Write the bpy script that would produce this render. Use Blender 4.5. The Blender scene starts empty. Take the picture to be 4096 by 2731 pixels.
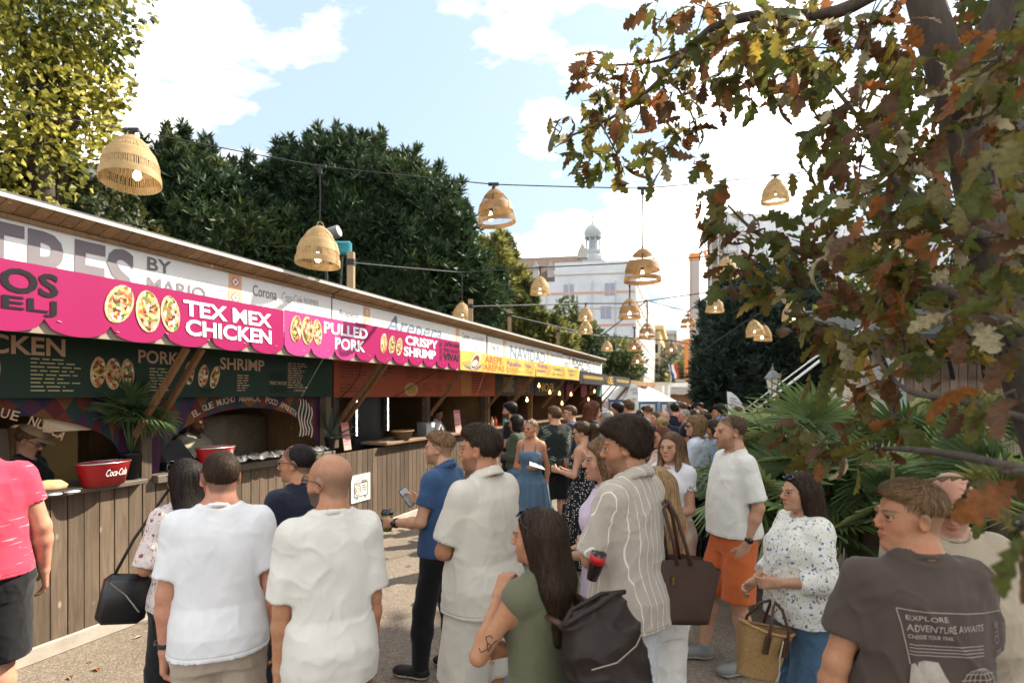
import bpy, math, random
import numpy as np
from mathutils import Vector, Matrix, noise as mnoise
from mathutils.bvhtree import BVHTree

R_ = math.radians
rng = np.random.default_rng(7)
random.seed(7)
SC = bpy.context.scene
COL = SC.collection

# ------------------------------------------------------------------ camera, sky, sun, exposure
FPX, CAMH, CX, HY = 569.0, 1.95, 512.0, 394.0
cam = bpy.data.cameras.new('camera')
cam.sensor_width = 36.0
cam.lens = FPX / 1024.0 * 36.0
cam.shift_y = (HY - 341.0) / 1024.0
cam.clip_start, cam.clip_end = 0.05, 2000.0
cam.dof.use_dof = True
cam.dof.focus_distance = 3.6
cam.dof.aperture_fstop = 2.2
camo = bpy.data.objects.new('camera', cam)
COL.objects.link(camo)
camo.location = (0, 0, CAMH)
camo.rotation_euler = (R_(90), 0, 0)
SC.camera = camo

SUN_AZ, SUN_EL = 58.0, 40.0          # degrees right of straight ahead, degrees up
SKY_STRENGTH, SUN_STRENGTH = 0.135, 4.2
EXPOSURE = 1.6
world = bpy.data.worlds.new('World')
SC.world = world
world.use_nodes = True
wn, wl = world.node_tree.nodes, world.node_tree.links
wn.clear()
w_out = wn.new('ShaderNodeOutputWorld')
w_bg = wn.new('ShaderNodeBackground')
w_sky = wn.new('ShaderNodeTexSky')
w_sky.sky_type = 'NISHITA'
w_sky.sun_disc = False
w_sky.sun_elevation = R_(SUN_EL)
w_sky.sun_rotation = R_(SUN_AZ)
w_sky.altitude = 120
w_sky.air_density, w_sky.dust_density, w_sky.ozone_density = 1.0, 1.6, 1.0
w_tc = wn.new('ShaderNodeTexCoord')
w_sep = wn.new('ShaderNodeSeparateXYZ')
wl.new(w_tc.outputs['Generated'], w_sep.inputs[0])
def wmath(op, a, b=None):
    n = wn.new('ShaderNodeMath'); n.operation = op
    for i, v in enumerate((a, b)):
        if v is None: continue
        if isinstance(v, (int, float)): n.inputs[i].default_value = v
        else: wl.new(v, n.inputs[i])
    return n.outputs[0]
zz = wmath('ADD', wmath('MAXIMUM', w_sep.outputs[2], 0.0), 0.22)
w_cmb = wn.new('ShaderNodeCombineXYZ')
wl.new(wmath('DIVIDE', w_sep.outputs[0], zz), w_cmb.inputs[0])
wl.new(wmath('DIVIDE', w_sep.outputs[1], zz), w_cmb.inputs[1])
w_map = wn.new('ShaderNodeMapping'); w_map.inputs['Scale'].default_value = (1.0, 1.35, 1.0)
w_map.inputs['Location'].default_value = (2.2, 0.75, 0.0)
wl.new(w_cmb.outputs[0], w_map.inputs[0])
w_n1 = wn.new('ShaderNodeTexNoise'); w_n1.inputs['Scale'].default_value = 1.25
w_n1.inputs['Detail'].default_value = 9; w_n1.inputs['Roughness'].default_value = 0.56
wl.new(w_map.outputs[0], w_n1.inputs['Vector'])
w_ramp = wn.new('ShaderNodeValToRGB')
w_ramp.color_ramp.elements[0].position = 0.475; w_ramp.color_ramp.elements[0].color = (0, 0, 0, 1)
w_ramp.color_ramp.elements[1].position = 0.67; w_ramp.color_ramp.elements[1].color = (1, 1, 1, 1)
wl.new(w_n1.outputs[0], w_ramp.inputs[0])
# thin veil, thicker towards the horizon, that turns the blue pale
w_mix0 = wn.new('ShaderNodeMixRGB'); w_mix0.inputs[2].default_value = (1.72, 2.12, 2.38, 1)
veil = wmath('ADD', 0.70, wmath('MULTIPLY', wmath('POWER', wmath('SUBTRACT', 1.0, wmath('MAXIMUM', w_sep.outputs[2], 0.0)), 3.0), 0.35))
wl.new(veil, w_mix0.inputs[0])
wl.new(w_sky.outputs[0], w_mix0.inputs[1])
w_mix = wn.new('ShaderNodeMixRGB'); w_mix.inputs[2].default_value = (13.6, 12.6, 11.2, 1)
wl.new(w_ramp.outputs[0], w_mix.inputs[0])
wl.new(w_mix0.outputs[0], w_mix.inputs[1])
wl.new(w_mix.outputs[0], w_bg.inputs[0])
w_bg.inputs[1].default_value = SKY_STRENGTH
wl.new(w_bg.outputs[0], w_out.inputs[0])

sun = bpy.data.lights.new('sun', 'SUN')
sun.energy, sun.angle, sun.color = SUN_STRENGTH, R_(0.5), (1.0, 0.90, 0.74)
suno = bpy.data.objects.new('sun', sun)
COL.objects.link(suno)
_sd = Vector((math.sin(R_(SUN_AZ)) * math.cos(R_(SUN_EL)), math.cos(R_(SUN_AZ)) * math.cos(R_(SUN_EL)), math.sin(R_(SUN_EL))))
suno.rotation_euler = _sd.to_track_quat('Z', 'Y').to_euler()
suno.location = (20, 20, 40)

SC.view_settings.view_transform = 'Standard'
SC.view_settings.look = 'None'
SC.view_settings.gamma = 1.0
SC.view_settings.exposure = EXPOSURE
SC.view_settings.use_curve_mapping = False
SC.render.engine = 'CYCLES'
SC.cycles.use_denoising = True
SC.cycles.max_bounces = 7
SC.cycles.transparent_max_bounces = 6
SC.cycles.sample_clamp_indirect = 6.0

# ------------------------------------------------------------------ helpers
def P(px, py, z):
    """point seen at (px, py) of the 1024 x 682 picture at depth z"""
    return Vector(((px - CX) / FPX * z, z, CAMH + (HY - py) / FPX * z))

# the stall row: s runs along the front, o out of the front towards the guests, h up
SU = Vector((0.3629, 0.9318, 0.0)); SN = Vector((0.9318, -0.3629, 0.0)); S0 = Vector((-5.12, 0, 0))
STALL_ROT = math.atan2(SU.y, SU.x)
def S(s, o, h): return S0 + SU * s + SN * o + Vector((0, 0, h))

def tag(o, label=None, cat=None, group=None, kind=None):
    if label: o['label'] = label
    if cat: o['category'] = cat
    if group: o['group'] = group
    if kind: o['kind'] = kind
    return o

def empty(name, loc=(0, 0, 0), rz=0.0, parent=None):
    o = bpy.data.objects.new(name, None); COL.objects.link(o)
    o.location = loc; o.rotation_euler = (0, 0, rz); o.empty_display_size = 0.1
    if parent: o.parent = parent
    return o

def mesh_obj(name, verts, faces, mats, parent=None, smooth=True, midx=None, cols=None, loc=None, rz=None):
    """verts (n,3), faces: array (m,3|4) or list of lists -> one linked mesh object"""
    me = bpy.data.meshes.new(name)
    if isinstance(faces, np.ndarray):
        v = np.asarray(verts, np.float32); n = len(v); m, w = faces.shape
        me.vertices.add(n); me.vertices.foreach_set('co', v.ravel())
        me.loops.add(m * w); me.loops.foreach_set('vertex_index', faces.astype(np.int32).ravel())
        me.polygons.add(m)
        me.polygons.foreach_set('loop_start', np.arange(0, m * w, w, dtype=np.int32))
        me.polygons.foreach_set('loop_total', np.full(m, w, np.int32))
        me.update(calc_edges=True)
    else:
        me.from_pydata([tuple(map(float, q)) for q in verts], [], faces)
        me.update()
    if not isinstance(mats, (list, tuple)): mats = [mats]
    for q in mats: me.materials.append(q)
    if midx is not None: me.polygons.foreach_set('material_index', np.asarray(midx, np.int32))
    me.polygons.foreach_set('use_smooth', np.full(len(me.polygons), bool(smooth)))
    if cols is not None:
        a = me.color_attributes.new('Col', 'FLOAT_COLOR', 'POINT')
        c = np.ones((len(me.vertices), 4), np.float32); c[:, :3] = cols
        a.data.foreach_set('color', c.ravel())
    o = bpy.data.objects.new(name, me); COL.objects.link(o)
    if parent: o.parent = parent
    if loc is not None: o.location = loc
    if rz is not None: o.rotation_euler = (0, 0, rz)
    return o

def share(name, me, loc, rot=(0, 0, 0), parent=None, scale=None):
    o = bpy.data.objects.new(name, me); COL.objects.link(o)
    o.location = loc; o.rotation_euler = rot
    if parent: o.parent = parent
    if scale is not None: o.scale = scale
    return o

def copy_tree(o, parent=None):
    c = o.copy(); COL.objects.link(c); c.parent = parent
    for ch in list(o.children): copy_tree(ch, c)
    return c

class MB:
    """collects boxes, bars, tubes ... and links them as one mesh object"""
    def __init__(s): s.v = []; s.f = []; s.m = []; s.mi = 0
    def add(s, vs, fs):
        b = len(s.v); s.v += [tuple(q) for q in vs]; s.f += [[i + b for i in q] for q in fs]; s.m += [s.mi] * len(fs); return s
    def box(s, lo, hi, bev=0.0):
        (x0, y0, z0), (x1, y1, z1) = lo, hi
        if bev <= 0:
            vs = [(x, y, z) for z in (z0, z1) for y in (y0, y1) for x in (x0, x1)]
            return s.add(vs, [[0, 2, 3, 1], [4, 5, 7, 6], [0, 1, 5, 4], [2, 6, 7, 3], [0, 4, 6, 2], [1, 3, 7, 5]])
        b = bev
        vs = []
        for z, i in ((z0, b), (z0 + b, 0), (z1 - b, 0), (z1, b)):
            vs += [(x0 + i, y0 + b, z), (x0 + b, y0 + i, z), (x1 - b, y0 + i, z), (x1 - i, y0 + b, z), (x1 - i, y1 - b, z), (x1 - b, y1 - i, z), (x0 + b, y1 - i, z), (x0 + i, y1 - b, z)]
        fs = [list(range(7, -1, -1)), list(range(24, 32))]
        for k in range(3):
            for j in range(8): fs.append([k * 8 + j, k * 8 + (j + 1) % 8, k * 8 + 8 + (j + 1) % 8, k * 8 + 8 + j])
        return s.add(vs, fs)
    def bar(s, a, b, w, d=None, up=(0, 0, 1)):
        a, b = Vector(a), Vector(b); d = w if d is None else d
        t = (b - a).normalized(); u = Vector(up)
        x = t.cross(u)
        if x.length < 1e-4: x = t.cross(Vector((1, 0, 0)))
        x.normalize(); y = x.cross(t)
        vs = [p + x * (w / 2 * i) + y * (d / 2 * j) for p in (a, b) for i, j in ((-1, -1), (1, -1), (1, 1), (-1, 1))]
        return s.add(vs, [[3, 2, 1, 0], [4, 5, 6, 7], [0, 1, 5, 4], [1, 2, 6, 5], [2, 3, 7, 6], [3, 0, 4, 7]])
    def tube(s, pts, r, n=6, cap=True):
        pts = [Vector(p) for p in pts]; rs = r if isinstance(r, (list, tuple)) else [r] * len(pts)
        vs, fs = [], []; px = None
        for i, p in enumerate(pts):
            t = (pts[min(i + 1, len(pts) - 1)] - pts[max(i - 1, 0)]).normalized()
            if px is None:
                px = t.cross(Vector((0, 0, 1)))
                if px.length < 1e-3: px = t.cross(Vector((1, 0, 0)))
            px = (px - t * px.dot(t)).normalized(); y = t.cross(px)
            vs += [p + (px * math.cos(2 * math.pi * k / n) + y * math.sin(2 * math.pi * k / n)) * rs[i] for k in range(n)]
        for i in range(len(pts) - 1):
            for k in range(n): fs.append([i * n + k, i * n + (k + 1) % n, (i + 1) * n + (k + 1) % n, (i + 1) * n + k])
        if cap: fs += [list(range(n - 1, -1, -1)), [len(vs) - n + k for k in range(n)]]
        return s.add(vs, fs)
    def lathe(s, prof, n=16, c=(0, 0, 0), sx=1.0, sy=1.0):
        vs, fs = [], []
        for r, z in prof:
            vs += [(c[0] + r * sx * math.cos(2 * math.pi * k / n), c[1] + r * sy * math.sin(2 * math.pi * k / n), c[2] + z) for k in range(n)]
        for i in range(len(prof) - 1):
            for k in range(n): fs.append([i * n + k, i * n + (k + 1) % n, (i + 1) * n + (k + 1) % n, (i + 1) * n + k])
        if prof[0][0] > 1e-4: fs.append(list(range(n - 1, -1, -1)))
        if prof[-1][0] > 1e-4: fs.append([len(vs) - n + k for k in range(n)])
        return s.add(vs, fs)
    def prism(s, poly, y0, y1):
        """polygon in x,z extruded along y"""
        n = len(poly)
        vs = [(x, y0, z) for x, z in poly] + [(x, y1, z) for x, z in poly]
        fs = [list(range(n)), list(range(2 * n - 1, n - 1, -1))] + [[i, n + i, n + (i + 1) % n, (i + 1) % n] for i in range(n)]
        return s.add(vs, fs)
    def quad(s, a, b, c, d): return s.add([a, b, c, d], [[0, 1, 2, 3]])
    def build(s, name, mats, parent=None, smooth=False, loc=None, rz=None):
        return mesh_obj(name, s.v, s.f, mats, parent, smooth, s.m if isinstance(mats, (list, tuple)) else None, loc=loc, rz=rz)

# ------------------------------------------------------------------ materials
_M = {}
def lin(c):
    """#rrggbb or a plain tuple -> linear rgba"""
    if isinstance(c, str):
        c = [int(c[i:i + 2], 16) / 255 for i in (1, 3, 5)]
        c = [x / 12.92 if x <= 0.04045 else ((x + 0.055) / 1.055) ** 2.4 for x in c]
    return (c[0], c[1], c[2], 1.0)

class Nodes:
    def __init__(s, name):
        s.m = bpy.data.materials.new(name); s.m.use_nodes = True
        s.t = s.m.node_tree; s.n = s.t.nodes; s.l = s.t.links
        s.b = s.n['Principled BSDF']; s.o = s.n['Material Output']
        s.tc = s.n.new('ShaderNodeTexCoord')
    def new(s, typ, **kw):
        q = s.n.new(typ)
        for k, v in kw.items():
            if k.startswith('i_'):
                key = k[2:]; sock = q.inputs[int(key)] if key.isdigit() else q.inputs[key]
                s.put(sock, v)
            else: setattr(q, k, v)
        return q
    def put(s, sock, v):
        if hasattr(v, 'links') or isinstance(v, bpy.types.NodeSocket): s.l.new(v, sock)
        else: sock.default_value = v
    def vec(s, scale=(1, 1, 1), loc=(0, 0, 0), rot=(0, 0, 0), src='Object'):
        q = s.new('ShaderNodeMapping'); s.l.new(s.tc.outputs[src], q.inputs[0])
        q.inputs['Scale'].default_value = scale; q.inputs['Location'].default_value = loc; q.inputs['Rotation'].default_value = rot
        return q.outputs[0]
    def noise(s, scale, vec=None, detail=4, rough=0.55, dist=0.0):
        q = s.new('ShaderNodeTexNoise'); q.inputs['Scale'].default_value = scale; q.inputs['Detail'].default_value = detail
        q.inputs['Roughness'].default_value = rough; q.inputs['Distortion'].default_value = dist
        s.l.new(vec if vec is not None else s.tc.outputs['Object'], q.inputs['Vector']); return q.outputs[0]
    def ramp(s, fac, stops, const=False):
        q = s.new('ShaderNodeValToRGB'); s.l.new(fac, q.inputs[0]); e = q.color_ramp.elements
        if const: q.color_ramp.interpolation = 'CONSTANT'
        while len(e) > len(stops): e.remove(e[-1])
        while len(e) < len(stops): e.new(0.5)
        for el, (p, c) in zip(e, stops): el.position = p; el.color = lin(c) if not isinstance(c, float) else (c, c, c, 1)
        return q.outputs[0]
    def mix(s, fac, a, b, mode='MIX'):
        q = s.new('ShaderNodeMixRGB', blend_type=mode); s.put(q.inputs[0], fac)
        for sock, v in ((q.inputs[1], a), (q.inputs[2], b)): s.put(sock, v if isinstance(v, bpy.types.NodeSocket) else lin(v))
        return q.outputs[0]
    def math(s, op, a, b=0.0):
        q = s.new('ShaderNodeMath', operation=op); s.put(q.inputs[0], a); s.put(q.inputs[1], b); return q.outputs[0]
    def bump(s, h, strength=0.3, dist=0.01, prev=None):
        q = s.new('ShaderNodeBump'); q.inputs['Strength'].default_value = strength; q.inputs['Distance'].default_value = dist
        s.l.new(h, q.inputs['Height'])
        if prev is not None: s.l.new(prev, q.inputs['Normal'])
        s.l.new(q.outputs[0], s.b.inputs['Normal']); return q.outputs[0]
    def fin(s, color=None, rough=0.6, spec=0.4, metal=0.0):
        if color is not None: s.put(s.b.inputs['Base Color'], color if isinstance(color, bpy.types.NodeSocket) else lin(color))
        s.b.inputs['Roughness'].default_value = rough; s.b.inputs['Metallic'].default_value = metal
        s.b.inputs['Specular IOR Level'].default_value = spec; return s.m
    def translucent(s, color, fac):
        t = s.new('ShaderNodeBsdfTranslucent'); s.put(t.inputs[0], color if isinstance(color, bpy.types.NodeSocket) else lin(color))
        q = s.new('ShaderNodeMixShader'); q.inputs[0].default_value = fac
        s.l.new(s.b.outputs[0], q.inputs[1]); s.l.new(t.outputs[0], q.inputs[2]); s.l.new(q.outputs[0], s.o.inputs[0])

def mat(name, color, rough=0.6, spec=0.35, metal=0.0, var=None, bump=None, stretch=(1, 1, 1), rnd=0.0, emit=None):
    """plain procedural material: var=(scale, colour2, contrast), bump=(scale, strength, distance)"""
    if name in _M: return _M[name]
    q = Nodes(name); c = lin(color)
    base = None
    if var:
        f = q.noise(var[0], q.vec(stretch), 5, 0.6)
        k = var[2] if len(var) > 2 else 0.2
        base = q.mix(q.ramp(f, [(0.5 - k, 0.0), (0.5 + k, 1.0)]), c, lin(var[1]))
    if rnd:
        oi = q.new('ShaderNodeObjectInfo')
        f = q.math('ADD', q.math('MULTIPLY', oi.outputs['Random'], 2 * rnd), 1 - rnd)
        cc = q.new('ShaderNodeCombineXYZ', i_0=f, i_1=f, i_2=f)
        base = q.mix(1.0, base if base is not None else c, cc.outputs[0], 'MULTIPLY')
    q.fin(base if base is not None else c, rough, spec, metal)
    if bump: q.bump(q.noise(bump[0], q.vec(stretch), 5), bump[1], bump[2] if len(bump) > 2 else 0.01)
    if emit:
        q.b.inputs['Emission Color'].default_value = lin(emit[0]); q.b.inputs['Emission Strength'].default_value = emit[1]
        q.m.cycles.emission_sampling = 'NONE'
    _M[name] = q.m
    return q.m

def text_mesh(body, size=1.0, bold=0.0, shear=0.0, sx=1.0, align='LEFT', ext=0.0, space=1.0, line=1.0):
    """lettering as (verts, faces) in the x,y plane"""
    cu = bpy.data.curves.new('lettering', 'FONT')
    cu.body = body; cu.size = size; cu.offset = bold * size; cu.shear = shear; cu.align_x = align; cu.extrude = ext
    cu.space_character = space; cu.space_line = line; cu.resolution_u = 3
    o = bpy.data.objects.new('lettering', cu)
    me = bpy.data.meshes.new_from_object(o)
    v = np.array([q.co[:] for q in me.vertices], np.float32).reshape(-1, 3)
    f = [list(q.vertices) for q in me.polygons]
    bpy.data.objects.remove(o); bpy.data.curves.remove(cu); bpy.data.meshes.remove(me)
    v[:, 0] *= sx
    return v, f

def fit_text(body, w, h, **kw):
    """lettering scaled to exactly w x h with its lower left corner at the origin"""
    v, f = text_mesh(body, 1.0, **kw)
    if len(v) == 0: return v, f
    lo, hi = v[:, :2].min(0), v[:, :2].max(0)
    v[:, :2] = (v[:, :2] - lo) / np.maximum(hi - lo, 1e-6) * (w, h)
    return v, f

def stall_text(name, body, s0, h0, s1, h1, o, material, parent=None, **kw):
    """lettering on the front of a board at offset o: from (s0,h0) lower left to (s1,h1) upper right"""
    v, f = fit_text(body, s1 - s0, h1 - h0, **kw)
    pts = [S(s0 + q[0], o, h0 + q[1]) for q in v]
    ob = mesh_obj(name, pts, f, material, None, False)
    if parent: ob.parent = parent; ob.matrix_parent_inverse = parent.matrix_world.inverted()
    return ob
# ------------------------------------------------------------------ people: smooth implicit bodies, meshed with surface nets
class SDF:
    def __init__(s, lo, hi, h):
        s.h = h
        s.ax = [np.arange(lo[i], hi[i] + h, h, dtype=np.float32) for i in range(3)]
        s.F = np.full([len(a) for a in s.ax], 0.25, np.float32)
    def sub(s, lo, hi, m):
        sl = []
        for a, l, u in zip(s.ax, lo, hi):
            i, j = np.searchsorted(a, l - m), np.searchsorted(a, u + m)
            if j <= i: return None
            sl.append(slice(i, j))
        X = s.ax[0][sl[0]][:, None, None]; Y = s.ax[1][sl[1]][None, :, None]; Z = s.ax[2][sl[2]][None, None, :]
        return tuple(sl), X, Y, Z
    def put(s, sl, d, k, mode):
        A = s.F[sl]
        if mode == 'add':
            if k > 0: h = np.maximum(k - np.abs(A - d), 0) / k; s.F[sl] = np.minimum(A, d) - h * h * (k / 4)
            else: s.F[sl] = np.minimum(A, d)
        else:
            d = -d
            if k > 0: h = np.maximum(k - np.abs(A - d), 0) / k; s.F[sl] = np.maximum(A, d) + h * h * (k / 4)
            else: s.F[sl] = np.maximum(A, d)
    def cone(s, a, b, r1, r2, k=0.02, mode='add', cut=False, flat=None):
        a, b = np.asarray(a, float), np.asarray(b, float); r = max(r1, r2)
        q = s.sub(np.minimum(a, b) - r, np.maximum(a, b) + r, k + 2.5 * s.h)
        if q is None: return
        sl, X, Y, Z = q; ba = b - a; L2 = max(ba @ ba, 1e-9)
        dx, dy, dz = X - a[0], Y - a[1], Z - a[2]
        pr = (dx * ba[0] + dy * ba[1] + dz * ba[2]) / L2
        t = np.clip(pr, 0, 1)
        if flat is not None: dx, dy, dz = dx, dy, dz
        ex, ey, ez = dx - ba[0] * t, dy - ba[1] * t, dz - ba[2] * t
        d = np.sqrt(ex * ex + ey * ey + ez * ez) - (r1 + (r2 - r1) * t)
        if cut: d = np.maximum(d, (pr - 1) * math.sqrt(L2))
        s.put(sl, d.astype(np.float32), k, mode)
    def ell(s, c, r, R=None, k=0.02, mode='add'):
        c = np.asarray(c, float); r = np.asarray(r, float); m = r.max() if R is not None else r
        q = s.sub(c - m, c + m, k + 2.5 * s.h)
        if q is None: return
        sl, X, Y, Z = q; dx, dy, dz = X - c[0], Y - c[1], Z - c[2]
        if R is not None:
            dx, dy, dz = (R[0, i] * dx + R[1, i] * dy + R[2, i] * dz for i in range(3))
        u, v, w = dx / r[0], dy / r[1], dz / r[2]
        k0 = np.sqrt(u * u + v * v + w * w)
        u, v, w = u / r[0], v / r[1], w / r[2]
        k1 = np.sqrt(u * u + v * v + w * w) + 1e-6
        s.put(sl, (k0 * (k0 - 1) / k1).astype(np.float32), k, mode)
    def loft(s, rows, k=0.03, p=2.4, mode='add'):
        rows = np.asarray(rows, float); z = rows[:, 0]; o = np.argsort(z); rows = rows[o]; z = rows[:, 0]
        A, B = rows[:, 1].max(), rows[:, 2].max() + abs(rows[:, 3]).max()
        q = s.sub((-A, -B, z[0]), (A, B, z[-1]), k + 2.5 * s.h)
        if q is None: return
        sl, X, Y, Z = q; zz = Z.ravel()
        a, b, c = (np.interp(zz, z, rows[:, i])[None, None, :] for i in (1, 2, 3))
        d = ((np.abs(X / a) ** p + np.abs((Y - c) / b) ** p) ** (1 / p) - 1) * np.minimum(a, b)
        d = np.maximum(d, np.maximum(z[0] - Z, Z - z[-1]))
        s.put(sl, d.astype(np.float32), k, mode)
    def sample(s, p):
        F = s.F; idx = []; fr = []
        for i in range(3):
            g = np.clip((p[:, i] - s.ax[i][0]) / s.h, 0, len(s.ax[i]) - 1.001); j = g.astype(int); idx.append(j); fr.append(g - j)
        out = 0
        for a in (0, 1):
            for b in (0, 1):
                for c in (0, 1):
                    w = (fr[0] if a else 1 - fr[0]) * (fr[1] if b else 1 - fr[1]) * (fr[2] if c else 1 - fr[2])
                    out = out + w * F[idx[0] + a, idx[1] + b, idx[2] + c]
        return out
    def grad(s, p):
        e = s.h * 0.8; g = np.empty_like(p)
        for i in range(3):
            d = np.zeros(3); d[i] = e; g[:, i] = s.sample(p + d) - s.sample(p - d)
        return g / (np.linalg.norm(g, axis=1, keepdims=True) + 1e-9)
    def mesh(s):
        F = s.F; ins = F < 0
        c = ins[:-1, :-1, :-1].astype(np.int8)
        tot = np.zeros_like(c)
        for i in (0, 1):
            for j in (0, 1):
                for k in (0, 1): tot += ins[i:F.shape[0] - 1 + i, j:F.shape[1] - 1 + j, k:F.shape[2] - 1 + k]
        act = (tot > 0) & (tot < 8)
        I, J, K = np.nonzero(act)
        if len(I) == 0: return np.zeros((0, 3), np.float32), np.zeros((0, 4), int)
        ids = np.full(act.shape, -1, np.int32); ids[I, J, K] = np.arange(len(I))
        val = {(a, b, d): F[I + a, J + b, K + d] for a in (0, 1) for b in (0, 1) for d in (0, 1)}
        P_ = np.zeros((len(I), 3)); N_ = np.zeros(len(I))
        cs = list(val)
        for u in cs:
            for ax in range(3):
                if u[ax]: continue
                v = list(u); v[ax] = 1; v = tuple(v)
                f0, f1 = val[u], val[v]; cr = (f0 < 0) != (f1 < 0)
                t = np.where(cr, f0 / np.where(cr, f0 - f1, 1), 0)
                for i in range(3): P_[:, i] += np.where(cr, u[i] + (t if i == ax else 0), 0)
                N_ += cr
        P_ /= N_[:, None]
        P_[:, 0] = s.ax[0][0] + (I + P_[:, 0]) * s.h; P_[:, 1] = s.ax[1][0] + (J + P_[:, 1]) * s.h; P_[:, 2] = s.ax[2][0] + (K + P_[:, 2]) * s.h
        fs = []
        nx, ny, nz = F.shape
        for ax in range(3):
            u, v = (ax + 1) % 3, (ax + 2) % 3
            lo = [slice(None)] * 3; hi = [slice(None)] * 3
            lo[ax] = slice(0, F.shape[ax] - 1); hi[ax] = slice(1, F.shape[ax])
            for w in (u, v): lo[w] = slice(1, F.shape[w] - 1); hi[w] = slice(1, F.shape[w] - 1)
            A, B = ins[tuple(lo)], ins[tuple(hi)]
            for sgn, msk in ((0, A & ~B), (1, B & ~A)):
                q = np.nonzero(msk)
                if len(q[0]) == 0: continue
                q = [q[0].copy(), q[1].copy(), q[2].copy()]
                for w in (u, v): q[w] += 1
                def cell(du, dv):
                    r = [q[0].copy(), q[1].copy(), q[2].copy()]; r[u] -= du; r[v] -= dv
                    return ids[r[0], r[1], r[2]]
                qd = np.stack([cell(1, 1), cell(0, 1), cell(0, 0), cell(1, 0)], 1)
                fs.append(qd[:, ::-1] if sgn else qd)
        f = np.concatenate(fs)
        return P_, f[(f >= 0).all(1)]

def rotz(a): c, s = math.cos(a), math.sin(a); return np.array([[c, -s, 0], [s, c, 0], [0, 0, 1.0]])
def rotx(a): c, s = math.cos(a), math.sin(a); return np.array([[1.0, 0, 0], [0, c, -s], [0, s, c]])
def roty(a): c, s = math.cos(a), math.sin(a); return np.array([[c, 0, s], [0, 1.0, 0], [-s, 0, c]])
def nrm(v): v = np.asarray(v, float); return v / np.linalg.norm(v)

_vn = rng.random((32, 32, 32)).astype(np.float32)
def vnoise(p):
    g = np.floor(p).astype(int); f = p - g; f = f * f * (3 - 2 * f); out = 0
    for a in (0, 1):
        for b in (0, 1):
            for c in (0, 1):
                w = (f[:, 0] if a else 1 - f[:, 0]) * (f[:, 1] if b else 1 - f[:, 1]) * (f[:, 2] if c else 1 - f[:, 2])
                out = out + w * _vn[(g[:, 0] + a) & 31, (g[:, 1] + b) & 31, (g[:, 2] + c) & 31]
    return out

def clean(v, keep_f):
    u, inv = np.unique(keep_f, return_inverse=True)
    return v[u], inv.reshape(keep_f.shape)

ARMS = {
    'down': ((.07, -.05, -1), (.03, .15, -1), .35), 'down_back': ((.2, -.25, -1), (-.05, .12, -1), .4),
    'wide': ((.17, -.08, -1), (.08, .18, -1), .4), 'pocket': ((.2, -.2, -1), (-.12, .3, -1), .3),
    'cross': ((.17, .28, -1), (-.95, .34, .12), .7), 'cross_low': ((.2, .22, -1), (-.9, .5, -.06), .8),
    'hold': ((.14, .12, -1), (-.32, .95, .05), .9), 'phone': ((.12, .25, -1), (-.22, .95, .42), .75),
    'cup': ((.16, .1, -1), (-.2, 1.0, .0), .85), 'chin': ((.1, .42, -.9), (-.3, .3, .92), 1.0),
    'clasp': ((.16, .12, -1), (-.62, .78, -.22), .8), 'strap': ((.25, .1, -1), (-.55, .65, .62), 1.1),
    'wave': ((.3, .3, -.9), (.15, .35, 1), .3), 'up': ((.2, .5, -.8), (-.35, .4, .9), .9), 'work': ((.12, .3, -1), (-.2, .9, -.3), .7),
    'belly': ((.3, .05, -1), (-.88, .48, .0), .55), 'bag': ((.12, .05, -1), (-.3, .4, -.9), 1.2),
}

HAIRCOL = {'black': (.012, .009, .008), 'dark': (.028, .017, .011), 'brown': (.075, .041, .022), 'light': (.15, .088, .045), 'blonde': (.30, .19, .095),
           'red': (.085, .028, .014), 'grey': (.22, .20, .18), 'auburn': (.065, .028, .017)}
SKINCOL = {'light': (.46, .262, .17), 'tan': (.37, .185, .105), 'olive': (.30, .145, .08), 'pink': (.46, .225, .15), 'deep': (.2, .1, .06)}

def skin_material(key):
    n = 'skin_' + key
    if n in _M: return _M[n]
    q = Nodes(n)
    a = q.new('ShaderNodeVertexColor', layer_name='Col')
    f = q.noise(38, None, 4, 0.6)
    c = q.mix(0.42, a.outputs[0], q.mix(1.0, a.outputs[0], q.ramp(f, [(.3, (.72, .58, .52)), (.7, (1.15, 1.1, 1.05))]), 'MULTIPLY'))
    q.fin(c, 0.52, 0.3)
    q.b.inputs['Subsurface Weight'].default_value = 0.12
    q.b.inputs['Subsurface Radius'].default_value = (0.01, 0.004, 0.002)
    q.b.inputs['Subsurface Scale'].default_value = 1.0
    q.bump(q.noise(300, None, 4, .7), 0.25, 0.002)
    _M[n] = q.m
    return q.m

def hair_material(key):
    n = 'hair_' + key
    if n in _M: return _M[n]
    q = Nodes(n); c = HAIRCOL[key]
    f = q.noise(70, q.vec((3, 3, .35)), 4, .6)
    a = q.new('ShaderNodeVertexColor', layer_name='Col')
    col = q.mix(q.ramp(f, [(.3, 0.0), (.7, 1.0)]), tuple(x * .6 for x in c), tuple(min(1, x * 1.75) for x in c))
    q.fin(q.mix(1.0, col, a.outputs[0], 'MULTIPLY'), 0.5, 0.12)
    q.bump(q.noise(130, q.vec((3, 3, .3)), 3), 0.5, 0.004)
    _M[n] = q.m
    return q.m

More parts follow.
